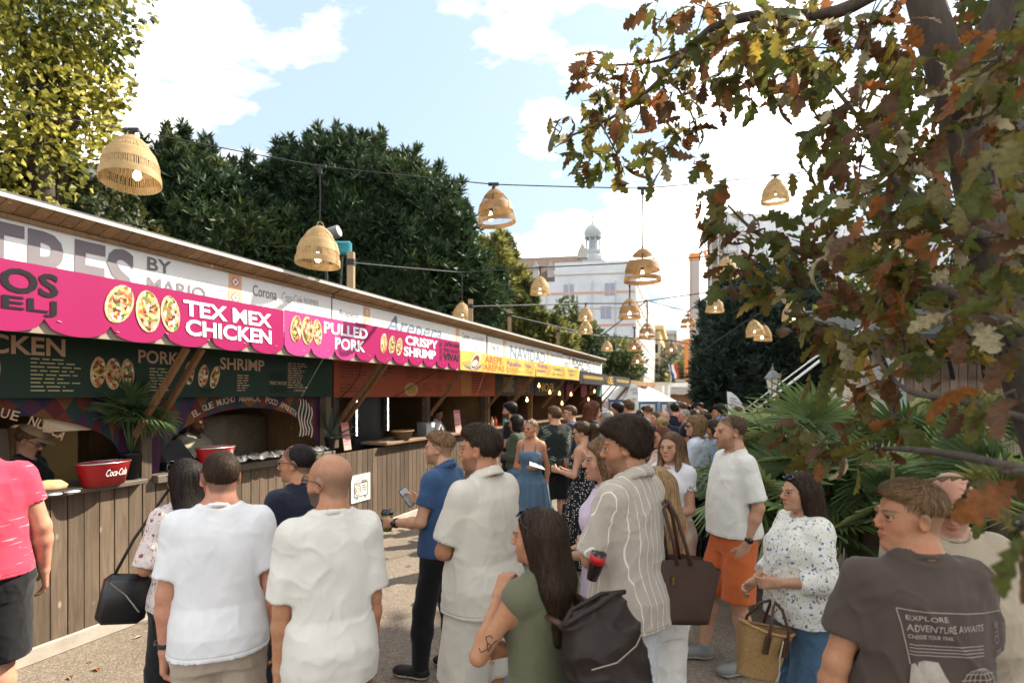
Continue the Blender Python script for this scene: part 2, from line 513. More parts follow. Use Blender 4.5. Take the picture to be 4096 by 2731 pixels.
def cloth(name, color, rough=.85, pattern=None, weave=900, fold=0.15, c2=None):
    """cloth material; pattern(q) -> colour socket"""
    if name in _M: return _M[name]
    q = Nodes(name)
    base = pattern(q) if pattern else None
    f = q.noise(9, None, 3)
    if base is None: base = q.mix(q.ramp(f, [(.3, 0.0), (.75, 1.0)]), tuple(x * .88 for x in lin(color)[:3]), color if c2 is None else c2)
    q.fin(base, rough, 0.15)
    q.b.inputs['Sheen Weight'].default_value = 0.12
    rg = q.math('ABSOLUTE', q.math('SUBTRACT', q.noise(7.5, q.vec((1, 1, .45), (3, 1, 2), (.1, .3, .2)), 2, .5, .5), .5))
    n0 = q.bump(q.ramp(rg, [(0.0, 0.0), (.13, 1.0)]), fold * .6, 0.02)
    gz = q.new('ShaderNodeSeparateXYZ'); q.l.new(q.tc.outputs['Generated'], gz.inputs[0])
    n0 = q.bump(q.ramp(gz.outputs[2], [(.028, 1.0), (.034, 0.0), (.038, 0.0), (.044, 1.0)]), .6, .004, n0)
    n1 = q.bump(q.noise(16, q.vec((1, 1, .45)), 3, .5, .6), fold * .8, 0.02, n0)
    q.bump(q.noise(weave, None, 2), 0.18, 0.0015, n1)
    _M[name] = q.m
    return q.m

def head_cut(y, front=.06):
    return np.interp(y, [-.13, -.06, -.03, -.008, .012, .03, .05, .075, .12], [-.075, -.068, -.045, -.012, .004, .02, .038, front, front + .018])

def person(px, top, z, yaw, label, sex='m', build=1.0, belly=0.0, skin='light', hair='short', hcol='brown', look=0.0, nod=0.0, tilt=0.0,
           arms=('down', 'down'), shirt=None, sleeve=.55, loose=.02, hem=.86, collar=False, neck=.075, pants=None, pant_len='long', pleg=.02, skirt=None,
           shoes='shoe_white', feet=((-.1, 0.03), (.1, -.02)), beard=0.0, glasses=None, glass_up=False, strands=0, at=None, tank=False, h=None, crop=None, ease_f=1.0, lean=0.0, strap=False, eyes=None, group=None, foldamp=.0042):
    H = h or (CAMH - (top - HY) / FPX * z)
    sc = H / 1.75
    loc = Vector(((px - CX) / FPX * z, z, 0)) if at is None else Vector(at)
    male = sex == 'm'
    r_ = np.random.default_rng(int(px * 7 + z * 1000) & 0xffff)
    seed = r_.random(3) * 20
    near = z < 4.6
    vx = min(max(z * .0020, .0062), .015) / sc
    # ---- skeleton (canonical 1.75 m person facing +y)
    b = build; shx = (.160 if male else .142) * (.55 + .45 * b)
    sh_z = 1.418
    hipx = .09 if male else .095
    torso = [(.80, .155 * b, .11 * b, 0), (.88, .172 * b, .122 * b, -.008), (.96, .170 * b, .122 * b, -.008), (1.08, (.150 if male else .132) * b, (.108 + belly) * b, belly * .5), (1.2, (.160 if male else .14) * b, (.112 + belly * .8) * b, belly * .45),
             (1.32, (.176 if male else .152) * b, .118 * b, .004), (1.39, (.160 if male else .140) * b, .100 * b, -.002), (1.445, .108 * b, .074, -.008), (1.48, .062, .058, -.012)]
    HC = np.array([0, .022, 1.622])
    HR = rotz(R_(look)) @ rotx(R_(-nod)) @ roty(R_(tilt))
    def hp(x, y, zz): return HC + HR @ np.array([x, y, zz])
    arm = []
    for i, sgn in ((0, -1), (1, 1)):
        spec = arms[i]
        if isinstance(spec, str): spec = ARMS[spec]
        u, f, curl = spec[:3]
        u = nrm((u[0] * sgn, u[1], u[2])); f = nrm((f[0] * sgn, f[1], f[2]))
        s0 = np.array([sgn * shx, -.01, sh_z]); e = s0 + u * .295; w = e + f * .25
        hd = nrm(f if len(spec) < 4 else np.array([spec[3][0] * sgn, spec[3][1], spec[3][2]]))
        t = np.array([0, 1.0, .25]) if hd[2] < -.6 else np.array([0, -.15, 1.0])
        if hd[2] > .75: t = np.array([-sgn * .3, -1.0, 0])
        t = nrm(t - hd * (t @ hd)); n = np.cross(hd, t) * (-sgn)
        arm.append(dict(s=s0, e=e, w=w, d=hd, t=t, n=n, c=curl, sgn=sgn))
    legs = []
    for i, sgn in ((0, -1), (1, 1)):
        hip = np.array([sgn * hipx, -.005, .88]); ft = np.array([feet[i][0], feet[i][1], .085])
        knee = (hip * .46 + ft * .54) + np.array([0, .03, 0]); knee[2] = .485
        legs.append((hip, knee, ft))
    ab = .5 + .5 * b
    def body(S_):
        S_.loft(torso, .03)
        for a in arm:
            if not male: pass
            S_.ell(a['s'] + np.array([-.008 * a['sgn'], 0, -.01]), (.058 * ab, .058 * ab, .062), None, .06)
            S_.cone(a['s'], a['e'], .050 * ab * (1 if male else .86), .038 * ab * (1 if male else .9), .03)
            m = a['e'] * .7 + a['w'] * .3
            S_.cone(a['e'], m, .038 * ab * (1 if male else .88), .040 * ab * (1 if male else .85), .02)
            S_.cone(m, a['w'], .040 * ab * (1 if male else .85), .025 * ab * (1 if male else .92), .02)
            # hand
            d, t, n, w = a['d'], a['t'], a['n'], a['w']; q = .93 if not male else 1.0
            for j, (off, L) in enumerate(((.030, .070), (.010, .078), (-.010, .072), (-.029, .056))):
                base = w + d * .088 * q + t * off * q * .95 + n * -.002
                S_.cone(w + d * .005 + t * off * .55, base, .0165, .0115 * q, .016)
                ang = 0.0; p0 = base; dd = d
                for kk, fr in enumerate((.45, .31, .24)):
                    ang += a['c'] * (.55 if kk == 0 else .75) + .06 * j
                    dd = d * math.cos(ang) + n * math.sin(ang)
                    p1 = p0 + dd * L * fr * q
                    S_.cone(p0, p1, (.0098 - .0011 * kk) * q, (.0090 - .0012 * kk) * q, .004)
                    p0 = p1
            th = nrm(t * .62 + d * .72 + n * .35); p0 = w + d * .028 + t * .020
            p1 = p0 + th * .042 * q; p2 = p1 + nrm(th + d * .5 + n * .5 * a['c']) * .032 * q
            S_.cone(w + d * .012, p1, .016, .0115, .014); S_.cone(p1, p2, .0112, .0088, .006)
        S_.cone((0, -.014, 1.44), HC + HR @ np.array([0, -.028, -.05]), .062 * (1 if male else .84), .057 * (1 if male else .84), .03)
        for sgn in (-1, 1): S_.cone((sgn * .03, -.024, 1.505), (sgn * shx * .8, -.018, 1.432), .028 if male else .02, .032, .05)
        for hip, knee, ft in legs:
            S_.cone(hip, knee, .088 * b, .056 * ab, .05); mid = knee * .68 + ft * .32
            S_.cone(knee, mid + np.array([0, -.012, 0]), .053 * ab, .056 * ab, .03); S_.cone(mid + np.array([0, -.012, 0]), ft, .055 * ab, .036, .03)
        if not male:
            for sgn in (-1, 1): S_.ell((sgn * .068 * b, .085 * b, 1.29), (.06 * b, .055 * b, .062 * b), None, .05)
        # head
        S_.ell(hp(0, -.014, .034), (.0735, .095, .083), HR, .03)
        S_.ell(hp(0, .03, -.022), (.060, .058, .082), HR, .035)
        S_.ell(hp(0, .036, -.068), (.048 if male else .041, .046, .038), HR, .03)
        S_.ell(hp(0, .076, -.098), (.019, .014, .015), HR, .024)
        for sgn in (-1, 1):
            S_.ell(hp(sgn * .041, .052, -.028), (.020, .02, .022), HR, .02)
            S_.ell(hp(sgn * .033, .106, .004), (.020, .017, .013), HR, .014, 'sub')
            S_.ell(hp(sgn * .0315, .0835, .0125), (.0165, .0085, .0052), HR, .005); S_.ell(hp(sgn * .0315, .0835, -.0065), (.0155, .0075, .0045), HR, .005)
            S_.ell(hp(sgn * .076, -.008, -.008), (.010, .021, .031), HR @ rotz(sgn * -.35), .008)
            S_.ell(hp(sgn * .087, .0, -.006), (.008, .011, .018), HR, .006, 'sub')
            S_.ell(hp(sgn * .0105, .097, -.032), (.0085, .010, .0075), HR, .006)
            S_.ell(hp(sgn * .029, .084, .021), (.021, .012, .007), HR, .012)
        S_.cone(hp(0, .086, .012), hp(0, .108, -.026), .0080, .0110, .012)
        S_.ell(hp(0, .089, -.059), (.021, .0095, .0055), HR, .007)
        S_.ell(hp(0, .0875, -.0695), (.018, .0095, .0062), HR, .007)
        S_.cone(hp(.026, .088, -.0643), hp(-.026, .088, -.0643), .0016, .0016, .003, 'sub')
    # ---- skin mesh: coarse body + fine head and hands, one object
    V, Fc = [], []; nv = 0
    NZ = 1.50
    def push(v, f, keep):
        nonlocal nv
        if len(v) == 0: return
        f = f[keep(v)[f].any(1)]
        if len(f) == 0: return
        v2, f2 = clean(v, f); V.append(v2); Fc.append(f2 + nv); nv += len(v2)
    pts = np.array([a[k] for a in arm for k in 'sew'] + [l[2] for l in legs])
    lo = np.minimum(pts.min(0) - .13, (-.3, -.22, 0.03)); hi = np.maximum(pts.max(0) + .13, (.3, .24, 1.56)); hi[2] = max(1.56, hi[2])
    if crop: lo[2] = crop
    B = SDF(lo, hi, max(vx * 1.35, .010)); body(B)
    v, f = B.mesh()
    def kb(v):
        m = v[:, 2] < NZ + .012
        for a in arm:
            q = v - a['w']; m |= (np.linalg.norm(v - (a['e'] + a['w']) / 2, axis=1) < .3)
        m2 = np.ones(len(v), bool)
        for a in arm:
            q = v - a['w']; m2 &= ~((q @ a['d'] > .0) & (np.linalg.norm(q, axis=1) < .24) & (np.linalg.norm(q - np.outer(q @ a['d'], a['d']), axis=1) < .11))
        hd = np.linalg.norm(v - HC, axis=1) < .135
        return m & m2 & ~hd
    push(v, f, kb)
    Hd = SDF(HC - (.115, .15, .17), HC + (.115, .16, .15), max(min(.0014 * z, .008), .0042)); body(Hd)
    v, f = Hd.mesh(); push(v, f, lambda v: v[:, 2] > NZ - .006 if True else None)
    hvox = max(min(.0016 * z, .007), .0042)
    for a in arm:
        c = a['w'] + a['d'] * .075
        Hs = SDF(c - .125, c + .125, hvox); body(Hs)
        v, f = Hs.mesh()
        push(v, f, lambda v, a=a: ((v - a['w']) @ a['d'] > -.012) & (np.linalg.norm(v - a['w'], axis=1) < .22))
    v = np.concatenate(V); f = np.concatenate(Fc)
    # ---- skin colours: lips, brows, cheeks, stubble, shaved scalp
    base = np.array(SKINCOL[skin]) * (0.94 + .12 * r_.random())
    cols = np.tile(base, (len(v), 1))
    L = (v - HC) @ HR
    isH = np.linalg.norm(L, axis=1) < .155
    def blend(mask, col, a=1.0):
        m = (np.clip(mask, 0, 1) * a * isH)[:, None]; np.copyto(cols, cols * (1 - m) + np.array(col) * m)
    hc = np.array(HAIRCOL[hcol])
    blend(np.exp(-((np.abs(L[:, 0]) - .04) ** 2 + (L[:, 2] + .025) ** 2) / .0006) * (L[:, 1] > .03), base * (1.05, .72, .65), .45)
    blend(np.exp(-(L[:, 0] ** 2 + (L[:, 2] + .028) ** 2) / .0003) * (L[:, 1] > .08), base * (1.05, .7, .62), .4)
    blend(1.0 * (np.abs(L[:, 0]) > .072), base * (1.05, .68, .58), .35)
    blend(np.clip(1.3 - ((L[:, 0] / .024) ** 2 + ((L[:, 2] + .0645) / .0115) ** 2), 0, 1) * (L[:, 1] > .07), (.36, .10, .085) if not male else base * (.85, .5, .45), .8)
    br = np.clip(1.6 - ((np.abs(L[:, 0]) - .033) / .021) ** 2 - ((L[:, 2] - .024 + 0.12 * np.abs(np.abs(L[:, 0]) - .036)) / .0036) ** 2, 0, 1) * (L[:, 1] > .05)
    blend(br, np.minimum(hc, .08) * .8 + .004, .85)
    ey = np.clip(1.5 - ((np.abs(L[:, 0]) - .032) / .0155) ** 2 - ((L[:, 2] - .004) / .0062) ** 2, 0, 1) * (L[:, 1] > .05)
    blend(ey, (.03, .018, .013), .75)
    if beard > 0:
        bm = (np.clip((-.035 - L[:, 2] + .25 * (.06 - L[:, 1]).clip(-.02, .1)) / .018, 0, 1)) * (L[:, 1] > -.005) * (L[:, 2] > -.125)
        bm = np.maximum(bm, np.clip(1.4 - (L[:, 0] / .03) ** 2 - ((L[:, 2] + .050) / .006) ** 2, 0, 1) * (L[:, 1] > .06))
        bm = bm * (1 - np.clip(1.3 - (L[:, 0] / .024) ** 2 - ((L[:, 2] + .066) / .009) ** 2, 0, 1))
        bm *= .75 + .5 * vnoise(v * 260)
        blend(bm, hc * 1.1 + .01, beard)
    cutz = head_cut(L[:, 1])
    scalp = np.clip((L[:, 2] - cutz) / .014, 0, 1)
    if hair in ('buzz', 'fade', 'short'):
        blend(scalp * (.8 + .4 * vnoise(v * 300)), hc * 1.3 + .012, {'buzz': .68, 'fade': .78, 'short': .95}[hair])
    elif hair == 'bald':
        side = np.clip((.062 - L[:, 2]) / .04, 0, 1) * scalp
        blend(side * (.7 + .5 * vnoise(v * 300)), hc + .05, .42); blend(scalp * (.7 + .5 * vnoise(v * 300)), hc + .12, .10)
    o = mesh_obj('person', v, f, skin_material(skin), None, True, cols=cols)
    o.location = loc; o.rotation_euler = (R_(lean), 0, R_(yaw)); o.scale = (sc, sc, sc)
    tag(o, label, 'person', group or 'people queuing along the food stalls')
    info = dict(o=o, sc=sc, arm=arm, HC=HC, HR=HR, hp=hp, loc=loc, yaw=R_(yaw), body=body)
    # ---- eyes
    if eyes is None: eyes = z < 7 and abs(((yaw + look) % 360) - 180) < 105
    if eyes:
        for sgn in (-1, 1):
            n = 10; vs, cl, fs = [], [], []
            for i in range(7):
                th = math.pi * i / 6
                for k in range(n):
                    q = np.array([math.sin(th) * math.cos(2 * math.pi * k / n), math.cos(th), math.sin(th) * math.sin(2 * math.pi * k / n)]) * .0112
                    vs.append(hp(sgn * .0315, .0782, .003) + HR @ q); cl.append((.03, .017, .01) if i <= 2 else (.40, .36, .33))
            for i in range(6):
                for k in range(n): fs.append([i * n + k, i * n + (k + 1) % n, (i + 1) * n + (k + 1) % n, (i + 1) * n + k])
            mesh_obj('eye', vs, np.array(fs), eye_mat(), o, True, cols=np.array(cl))
    # ---- cloth helpers
    def folds(S_, v, amp, f):
        g = S_.grad(v)
        p = v * 1.0
        wv = vnoise(p * 6 + seed)[:, None] * np.array([.10, .10, .12])
        p = p + wv
        a = np.abs(vnoise(np.stack([p[:, 0] * 13 + p[:, 2] * 5, p[:, 1] * 13, p[:, 2] * 5.5 - p[:, 0] * 4], 1) + seed) - .5) * 2
        a2 = np.abs(vnoise(np.stack([p[:, 0] * 11 - p[:, 2] * 9, p[:, 1] * 11, p[:, 2] * 10 + p[:, 0] * 6], 1) + seed + 5) - .5) * 2
        d = amp * ((1 - a) ** 3 * .9 + (1 - a2) ** 5 * .5 - .1)
        return v + g * d[:, None]
    def garment(name, S_, material, amp, top_cut=None):
        v, f = S_.mesh()
        if len(f) == 0: return None
        return mesh_obj(name, folds(S_, v, amp, f), f, material, o, True)
    gv = max(vx * 1.15, .0075)
    if shirt is not None:
        L0 = loose; bb = [[a_ for a_ in row] for row in torso]
        chest = max(r[1] for r in bb)
        rows = []
        for zz, a_, d_, c_ in bb:
            if zz < hem - .02 or zz > 1.455: continue
            t = np.clip((1.32 - zz) / .4, 0, 1)
            wa = max(a_, (chest * (.93 if male else .80)) * ease_f if not tank else a_) if zz < 1.35 else a_
            rows.append((zz, wa + L0 * (.7 + .5 * t), d_ + L0 * (.7 + .6 * t) + (.014 if zz < 1.0 else 0), c_))
        rows.append((hem, np.interp(hem, [r[0] for r in rows], [r[1] for r in rows]) + .004, np.interp(hem, [r[0] for r in rows], [r[2] for r in rows]) + .004, np.interp(hem, [r[0] for r in rows], [r[3] for r in rows])))
        rows.append((1.49, .072, .068, -.012))
        pts = np.array([a['s'] for a in arm] + [a['e'] for a in arm] + ([a['w'] for a in arm] if sleeve > 1 else []))
        lo = np.minimum(pts.min(0) - .12, (-.34 * b, -.22 - belly, hem - .03)); hi = np.maximum(pts.max(0) + .12, (.34 * b, .26 + belly, 1.57))
        if crop: lo[2] = max(lo[2], crop)
        G = SDF(lo, hi, gv); G.loft(rows, .03, 2.3)
        if not male:
            for sgn in (-1, 1): G.ell((sgn * .066 * b, .088 * b, 1.285), (.066 * b, .06 * b, .068 * b), None, .07)
        if not tank:
            for sgn in (-1, 1): G.cone((sgn * .035, -.024, 1.496), (sgn * shx * .85, -.016, 1.432), .030, .040, .05)
            for a in arm:
                G.ell(a['s'] + np.array([-.010 * a['sgn'], 0, -.012]), (.062 * ab, .064 * ab, .064), None, .05)
                e2 = a['s'] + (a['e'] - a['s']) * min(sleeve, 1.0)
                G.cone(a['s'], e2, .053 * ab + L0 * .25, .047 * ab + L0 * (.75 if sleeve <= 1 else .5), .03, cut=sleeve <= 1)
                if sleeve > 1:
                    w2 = a['e'] + (a['w'] - a['e']) * (sleeve - 1)
                    G.cone(a['e'], w2, .050 * ab + L0 * .55, .036 * ab + L0 * .6, .02, cut=True)
                else:
                    u = nrm(a['e'] - a['s'])
                    G.cone(e2 - u * .03, e2 + u * .05, .044 * ab + L0 * .3, .044 * ab + L0 * .5, .004, 'sub')
        if collar:
            for k in range(14):
                an = 2 * math.pi * k / 14 + .22; an2 = an + 2 * math.pi / 14
                if 1.2 < (an % (2 * math.pi)) < 1.9: continue
                q = lambda a_: np.array([math.cos(a_) * .066, -.016 + math.sin(a_) * .068, 1.512 - .034 * math.sin(a_)])
                p0, p1 = q(an), q(an2)
                for dz, rr in ((.0, .0075), (-.015, .009), (-.028, .010)):
                    off = np.array([math.cos(an) * .012, math.sin(an) * .012, 0]) * (-dz / .018)
                    G.cone(p0 + off + (0, 0, dz), p1 + off + (0, 0, dz), rr, rr, .008)
        G.cone((0, .035, 1.555), (0, -.006, 1.43), neck, neck * .74, .010, 'sub')
        if not collar and not tank and near:
            for k in range(18):
                q = [np.array([math.cos(a_) * .064, -.010 + math.sin(a_) * .066, 1.490 - .022 * math.sin(a_)]) for a_ in (k * .349, (k + 1) * .349)]
                G.cone(q[0], q[1], .0075, .0075, .004)
        if strap:
            q = G.sub((-9,) * 3, (9,) * 3, 0); G.F = np.maximum(G.F, q[3] - 1.345)
            for sg in (-1, 1):
                m = MB(); m.tube([(sg * .078, .128 * b, 1.33), (sg * .084, .085, 1.41), (sg * .086, .0, 1.468), (sg * .082, -.07, 1.43), (sg * .075, -.115, 1.33)], .0065, 5); m.build('strap', shirt, o, True)
        elif tank: G.ell((0, .0, 1.545), (.10, .30, .13), None, .02, 'sub')
        info['shirt'] = garment('shirt' if not tank else 'top', G, shirt, foldamp * (1.0 if L0 < .03 else 1.4))
        info['shirtS'] = G
    if pants is not None:
        G = SDF((-.36 * b, -.30 - belly, .02 if not crop else crop), (.36 * b, .34 + belly, 1.10), gv)
        G.loft([(.80, .160 * b, .118 * b, -.004), (.88, .177 * b + pleg * .5, .130 * b, -.008), (.96, .175 * b + pleg * .3, .128 * b, -.008), (1.045, .152 * b + .012, (.112 + belly) * b + .01, belly * .5)], .03)
        for hip, knee, ft in legs:
            if pant_len == 'short':
                e = hip + (knee - hip) * 1.0; e[2] = knee[2] + .0
                G.cone(hip, e, .098 * b + pleg * .4, .082 * ab + pleg * 1.1, .03, cut=True)
                G.cone(e + (0, 0, .03), e - (0, 0, .06), .068 * ab + pleg * .8, .068 * ab + pleg * .8, .004, 'sub')
            else:
                G.cone(hip, knee, .095 * b + pleg * .3, .066 * ab + pleg, .035); mid = knee * .6 + ft * .4
                G.cone(knee, mid, .066 * ab + pleg, .066 * ab + pleg * 1.1, .03); G.cone(mid, ft - (0, 0, .01), .064 * ab + pleg * 1.1, .048 + pleg * 1.25, .03, cut=True)
        info['pants'] = garment('shorts' if pant_len == 'short' else 'trousers', G, pants, foldamp * 1.2)
    if skirt is not None:
        # lofted skirt or dress: rows of (z, half width, half depth, pleats depth)
        rows, material, nm, pl = skirt
        n, vs = 96, []
        ss = 10; rr = np.array(rows, float); zs_ = np.linspace(rr[0, 0], rr[-1, 0], (len(rows) - 1) * ss + 1)
        ph = seed[0]
        for zz in zs_:
            a_, d_, p_ = (np.interp(-zz, -rr[:, 0], rr[:, i]) for i in (1, 2, 3))
            for k in range(n):
                th = 2 * math.pi * k / n
                w = 1 + p_ * (math.sin(th * pl + ph + 1.3 * math.sin(zz * 6)) + .6 * math.sin(th * (pl * 1.7 // 1) + zz * 5 + ph * 2) + .3 * math.sin(th * 3 + zz * 9))
                vs.append((a_ * w * math.cos(th), d_ * w * math.sin(th) - .004, zz))
        m = len(zs_)
        i, k = np.meshgrid(np.arange(m - 1), np.arange(n), indexing='ij'); k2 = (k + 1) % n
        fs = np.stack([i * n + k, (i + 1) * n + k, (i + 1) * n + k2, i * n + k2], -1).reshape(-1, 4)
        info['skirt'] = mesh_obj(nm, vs, fs[:, ::-1], material, o, True)
    # ---- shoes
    if shoes and not (crop and crop > .2):
        for i, (hip, knee, ft) in enumerate(legs):
            sgn = -1 if i == 0 else 1
            G = SDF((ft[0] - .08, ft[1] - .12, -.005), (ft[0] + .08, ft[1] + .24, .16), .0085 if z < 6 else .011)
            x, y = ft[0], ft[1]; tx = x + sgn * .025
            G.cone((x, y - .03, .045), (tx, y + .13, .04), .043, .042, .02); G.cone((x, y, .05), (x, y - .005, .115), .046, .046, .03, cut=True)
            G.ell((tx, y + .15, .04), (.045, .06, .036), None, .02)
            q = G.sub((-9, -9, -1), (9, 9, 1), 0); G.F = np.maximum(G.F, .004 - q[3])
            v, f = G.mesh()
            cl = np.where((v[:, 2] < .026)[:, None], np.array(SHOE[shoes][1])[None], np.array(SHOE[shoes][0])[None])
            sh = mesh_obj('shoe', v, f, shoe_mat(), o, True, cols=cl)
    # ---- hair
    if hair not in ('bald',):
        hairdo(info, hair, hcol, z, strands, r_, near)
    if glasses: make_glasses(info, glasses, glass_up)
    return info

SHOE = {'shoe_white': ((.62, .6, .57), (.7, .7, .68)), 'shoe_black': ((.012, .012, .013), (.6, .58, .52)), 'shoe_grey': ((.17, .17, .16), (.5, .47, .4)), 'shoe_beige': ((.46, .36, .25), (.55, .47, .36)), 'shoe_brown': ((.10, .055, .03), (.05, .035, .03))}
def vcol_mat(name, rough, spec):
    if name in _M: return _M[name]
    q = Nodes(name); a = q.new('ShaderNodeVertexColor', layer_name='Col'); q.fin(a.outputs[0], rough, spec)
    q.bump(q.noise(140, None, 3), .15, .003); _M[name] = q.m; return q.m
def shoe_mat(): return vcol_mat('shoe_leather', .6, .3)
def eye_mat():
    if 'eye' in _M: return _M['eye']
    q = Nodes('eye'); a = q.new('ShaderNodeVertexColor', layer_name='Col'); q.fin(a.outputs[0], .12, .5); _M['eye'] = q.m; return q.m

def hairdo(info, style, hcol, z, strands, r_, near):
    hp, HC, HR, o = info['hp'], info['HC'], info['HR'], info['o']
    curly = style in ('curly', 'curly_long', 'curly_pony')
    long_ = style in ('long', 'long_front', 'curly_long', 'pony', 'curly_pony')
    lo = HC - (.2, .26, .62 if long_ else .2); hi = HC + (.2, .2, .20)
    G = SDF(lo, hi, max(min(.0018 * z, .011), .0058))
    th = {'buzz': .0022, 'fade': .007, 'short': .014, 'quiff': .014, 'long': .014, 'long_front': .014, 'bob': .022, 'bun': .010, 'curly': .028, 'curly_long': .024, 'pony': .010, 'curly_pony': .012, 'mop': .026, 'slick': .006}[style]
    c = HR @ np.array([0, -.014, .036])
    cap = SDF(lo, hi, G.h)
    thx = {'quiff': .006, 'short': .009, 'fade': .005, 'mop': .014}.get(style, th)
    cap.ell(hp(0, -.020, .034), (.0735 + thx, .094 + thx * .75, .083 + th), HR, 0)
    if style in ('quiff', 'fade', 'mop', 'short'):
        cap.ell(hp(0, .036, .090), (.060, .060, .036 if style in ('quiff', 'mop') else .030), HR @ rotx(-.25), .03)
    if style in ('mop', 'short'): cap.ell(hp(0, -.02, .075), (.084, .098, .066), HR, .03)
    # hairline cut
    q = cap.sub((-9,) * 3, (9,) * 3, 0); X, Y, Z = q[1:]
    dx, dy, dz = X - HC[0], Y - HC[1], Z - HC[2]
    ly = HR[0, 1] * dx + HR[1, 1] * dy + HR[2, 1] * dz; lz = HR[0, 2] * dx + HR[1, 2] * dy + HR[2, 2] * dz; lx = HR[0, 0] * dx + HR[1, 0] * dy + HR[2, 0] * dz
    front = {'mop': .045, 'long': .080, 'bun': .08, 'slick': .082, 'pony': .08, 'curly_pony': .08, 'long_front': .084, 'curly_long': .078, 'bob': .07}.get(style, .066)
    cz = head_cut(ly, front)
    if style == 'fade': cz = np.maximum(cz, .022 + .0 * ly)
    if style == 'quiff': cz = np.maximum(cz, np.where(ly > -.03, .02, cz))
    if style in ('bob', 'curly', 'curly_long', 'long', 'long_front'):
        cz = np.where(ly < .03, -.5, cz)
    # keep the ears of short styles free
    if style in ('buzz', 'fade', 'short', 'quiff', 'mop', 'slick', 'pony', 'curly_pony', 'bun'): cap.F = cap.F + np.clip(.034 - (lz - cz), 0, .05) * ({'mop': .30, 'fade': .40}.get(style, .22)) * (th / .014 if style != 'buzz' else .2)
    cap.F = np.maximum(cap.F, (cz - lz) * .8)
    G.F = cap.F
    if style in ('bob', 'curly', 'curly_long', 'long', 'long_front'):
        G.ell(hp(0, .085, -.045), (.060, .09, .098), HR, .015, 'sub')
    dn = np.array([0, 0, -1.0]); bk = HR @ np.array([0, -1.0, 0]); rt = HR @ np.array([1.0, 0, 0])
    def at(x, y, zz): return hp(x, y, zz)
    if style in ('long', 'long_front', 'curly_long'):
        Lh = .40 if style != 'curly_long' else .34
        for sx in (-.052, 0.0, .052):
            a = at(sx, -.055, .02); b_ = a + dn * Lh * .5 + bk * .035 + rt * sx * .35; e = a + dn * Lh + bk * .06 + rt * sx * .3
            G.cone(a, b_, .056, .052, .04); G.cone(b_, e, .052, .030 if style != 'curly_long' else .04, .04)
        for sg in (-1, 1):
            a = at(sg * .066, -.005, .0); G.cone(a, a + dn * .20 + bk * .05, .028, .034, .03)
        if style == 'long_front':
            for sg in (-1, 1):
                a = at(sg * .07, .025, .0); b_ = a + dn * .17 + rt * sg * .01; G.cone(a, b_, .022, .024, .02); G.cone(b_, b_ + dn * .22 - bk * .05, .024, .014, .02)
    if style in ('bob', 'curly'):
        for sx in (-.055, 0, .055): G.cone(at(sx, -.045, .0), at(sx * 1.1, -.05, -.10), .058, .050, .04)
        for sg in (-1, 1): G.cone(at(sg * .07, .0, .0), at(sg * .075, .012, -.08), .028, .026, .03)
    if style == 'bun': G.ell(at(0, -.115, .06), (.048, .042, .045), HR, .01)
    if style in ('pony', 'curly_pony'):
        a = at(0, -.105, .07); m = a + bk * .07 + dn * .06; e = m + dn * .30 + bk * .01
        r1 = .034 if style == 'pony' else .05; G.cone(a, m, .024, r1, .012); G.cone(m, e, r1 * 1.15, r1 * .55, .02)
    v, f = G.mesh()
    if len(f) == 0: return
    g = G.grad(v); L = v
    if curly or style == 'mop':
        d = (vnoise(L * 55) - .4) * (.020 if curly else .014) + (vnoise(L * np.array([120, 120, 60.])) - .5) * .012
    else:
        d = (vnoise(L * np.array([130, 130, 22.0])) - .5) * (.0075 if style not in ('buzz', 'slick') else .002)
    v = v + g * d[:, None]
    cl = np.ones((len(v), 3)) * (.55 + .5 * vnoise(L * np.array([60, 60, 14.0])))[:, None]
    if style == 'curly_pony' or style == 'long_front':
        tt = np.clip((HC[2] + .02 - v[:, 2]) / .3, 0, 1)[:, None]; cl = cl * (.55 + 1.4 * tt)
    V, Fq, Cc = [v], [f], [cl]; nv = len(v)
    if strands:
        # strands: ribbons that follow the hair's surface
        fc = v[f].mean(1); ar = np.linalg.norm(np.cross(v[f[:, 1]] - v[f[:, 0]], v[f[:, 3]] - v[f[:, 0]]), axis=1)
        if style in ('fade', 'quiff'):
            lq = (fc - HC) @ HR; ar = ar * np.clip((lq[:, 2] - np.maximum(head_cut(lq[:, 1], front), .022)) / .03, .02, 1)
        pick = r_.choice(len(fc), strands, p=ar / ar.sum()); p = fc[pick] + r_.normal(0, .002, (strands, 3))
        n = 8
        base_len = {'buzz': .007, 'fade': .04, 'short': .055, 'quiff': .06, 'mop': .075, 'bob': .10, 'curly': .07, 'bun': .06, 'slick': .05}.get(style, .2)
        ln = base_len * (.6 + .8 * r_.random(strands)); rnd = r_.normal(0, 1, (strands, 3)); lift = r_.random(strands) ** 1.6 * (.006 if long_ else {'mop': .024, 'short': .014, 'quiff': .014, 'fade': .012, 'curly': .02, 'buzz': .003}.get(style, .010))
        crown = hp(0, -.05, .115); off = []
        P_, T_, N_ = [], [], []
        ph = r_.random(strands) * 6.28
        for i in range(n + 1):
            gq = G.grad(p); fv = G.sample(p)
            p = p - gq * (fv - (.001 + lift * (i / n)))[:, None]
            lz_ = (p - HC) @ HR
            out = p - crown
            if long_ or style in ('bob',):
                fl = np.tile(dn, (strands, 1)) + out * 1.5 * (lz_[:, 2] > .06)[:, None]
            else:
                fl = out * 7 + np.array([0, 0, -.35]) + (HR @ np.array([.25, .75, .3])) * (lz_[:, 1] > .0)[:, None] * (lz_[:, 2] > .05)[:, None] * 1.2
            fl = fl + rnd * (.14 if long_ and not curly else .2 if style in ('fade', 'quiff') else .34)
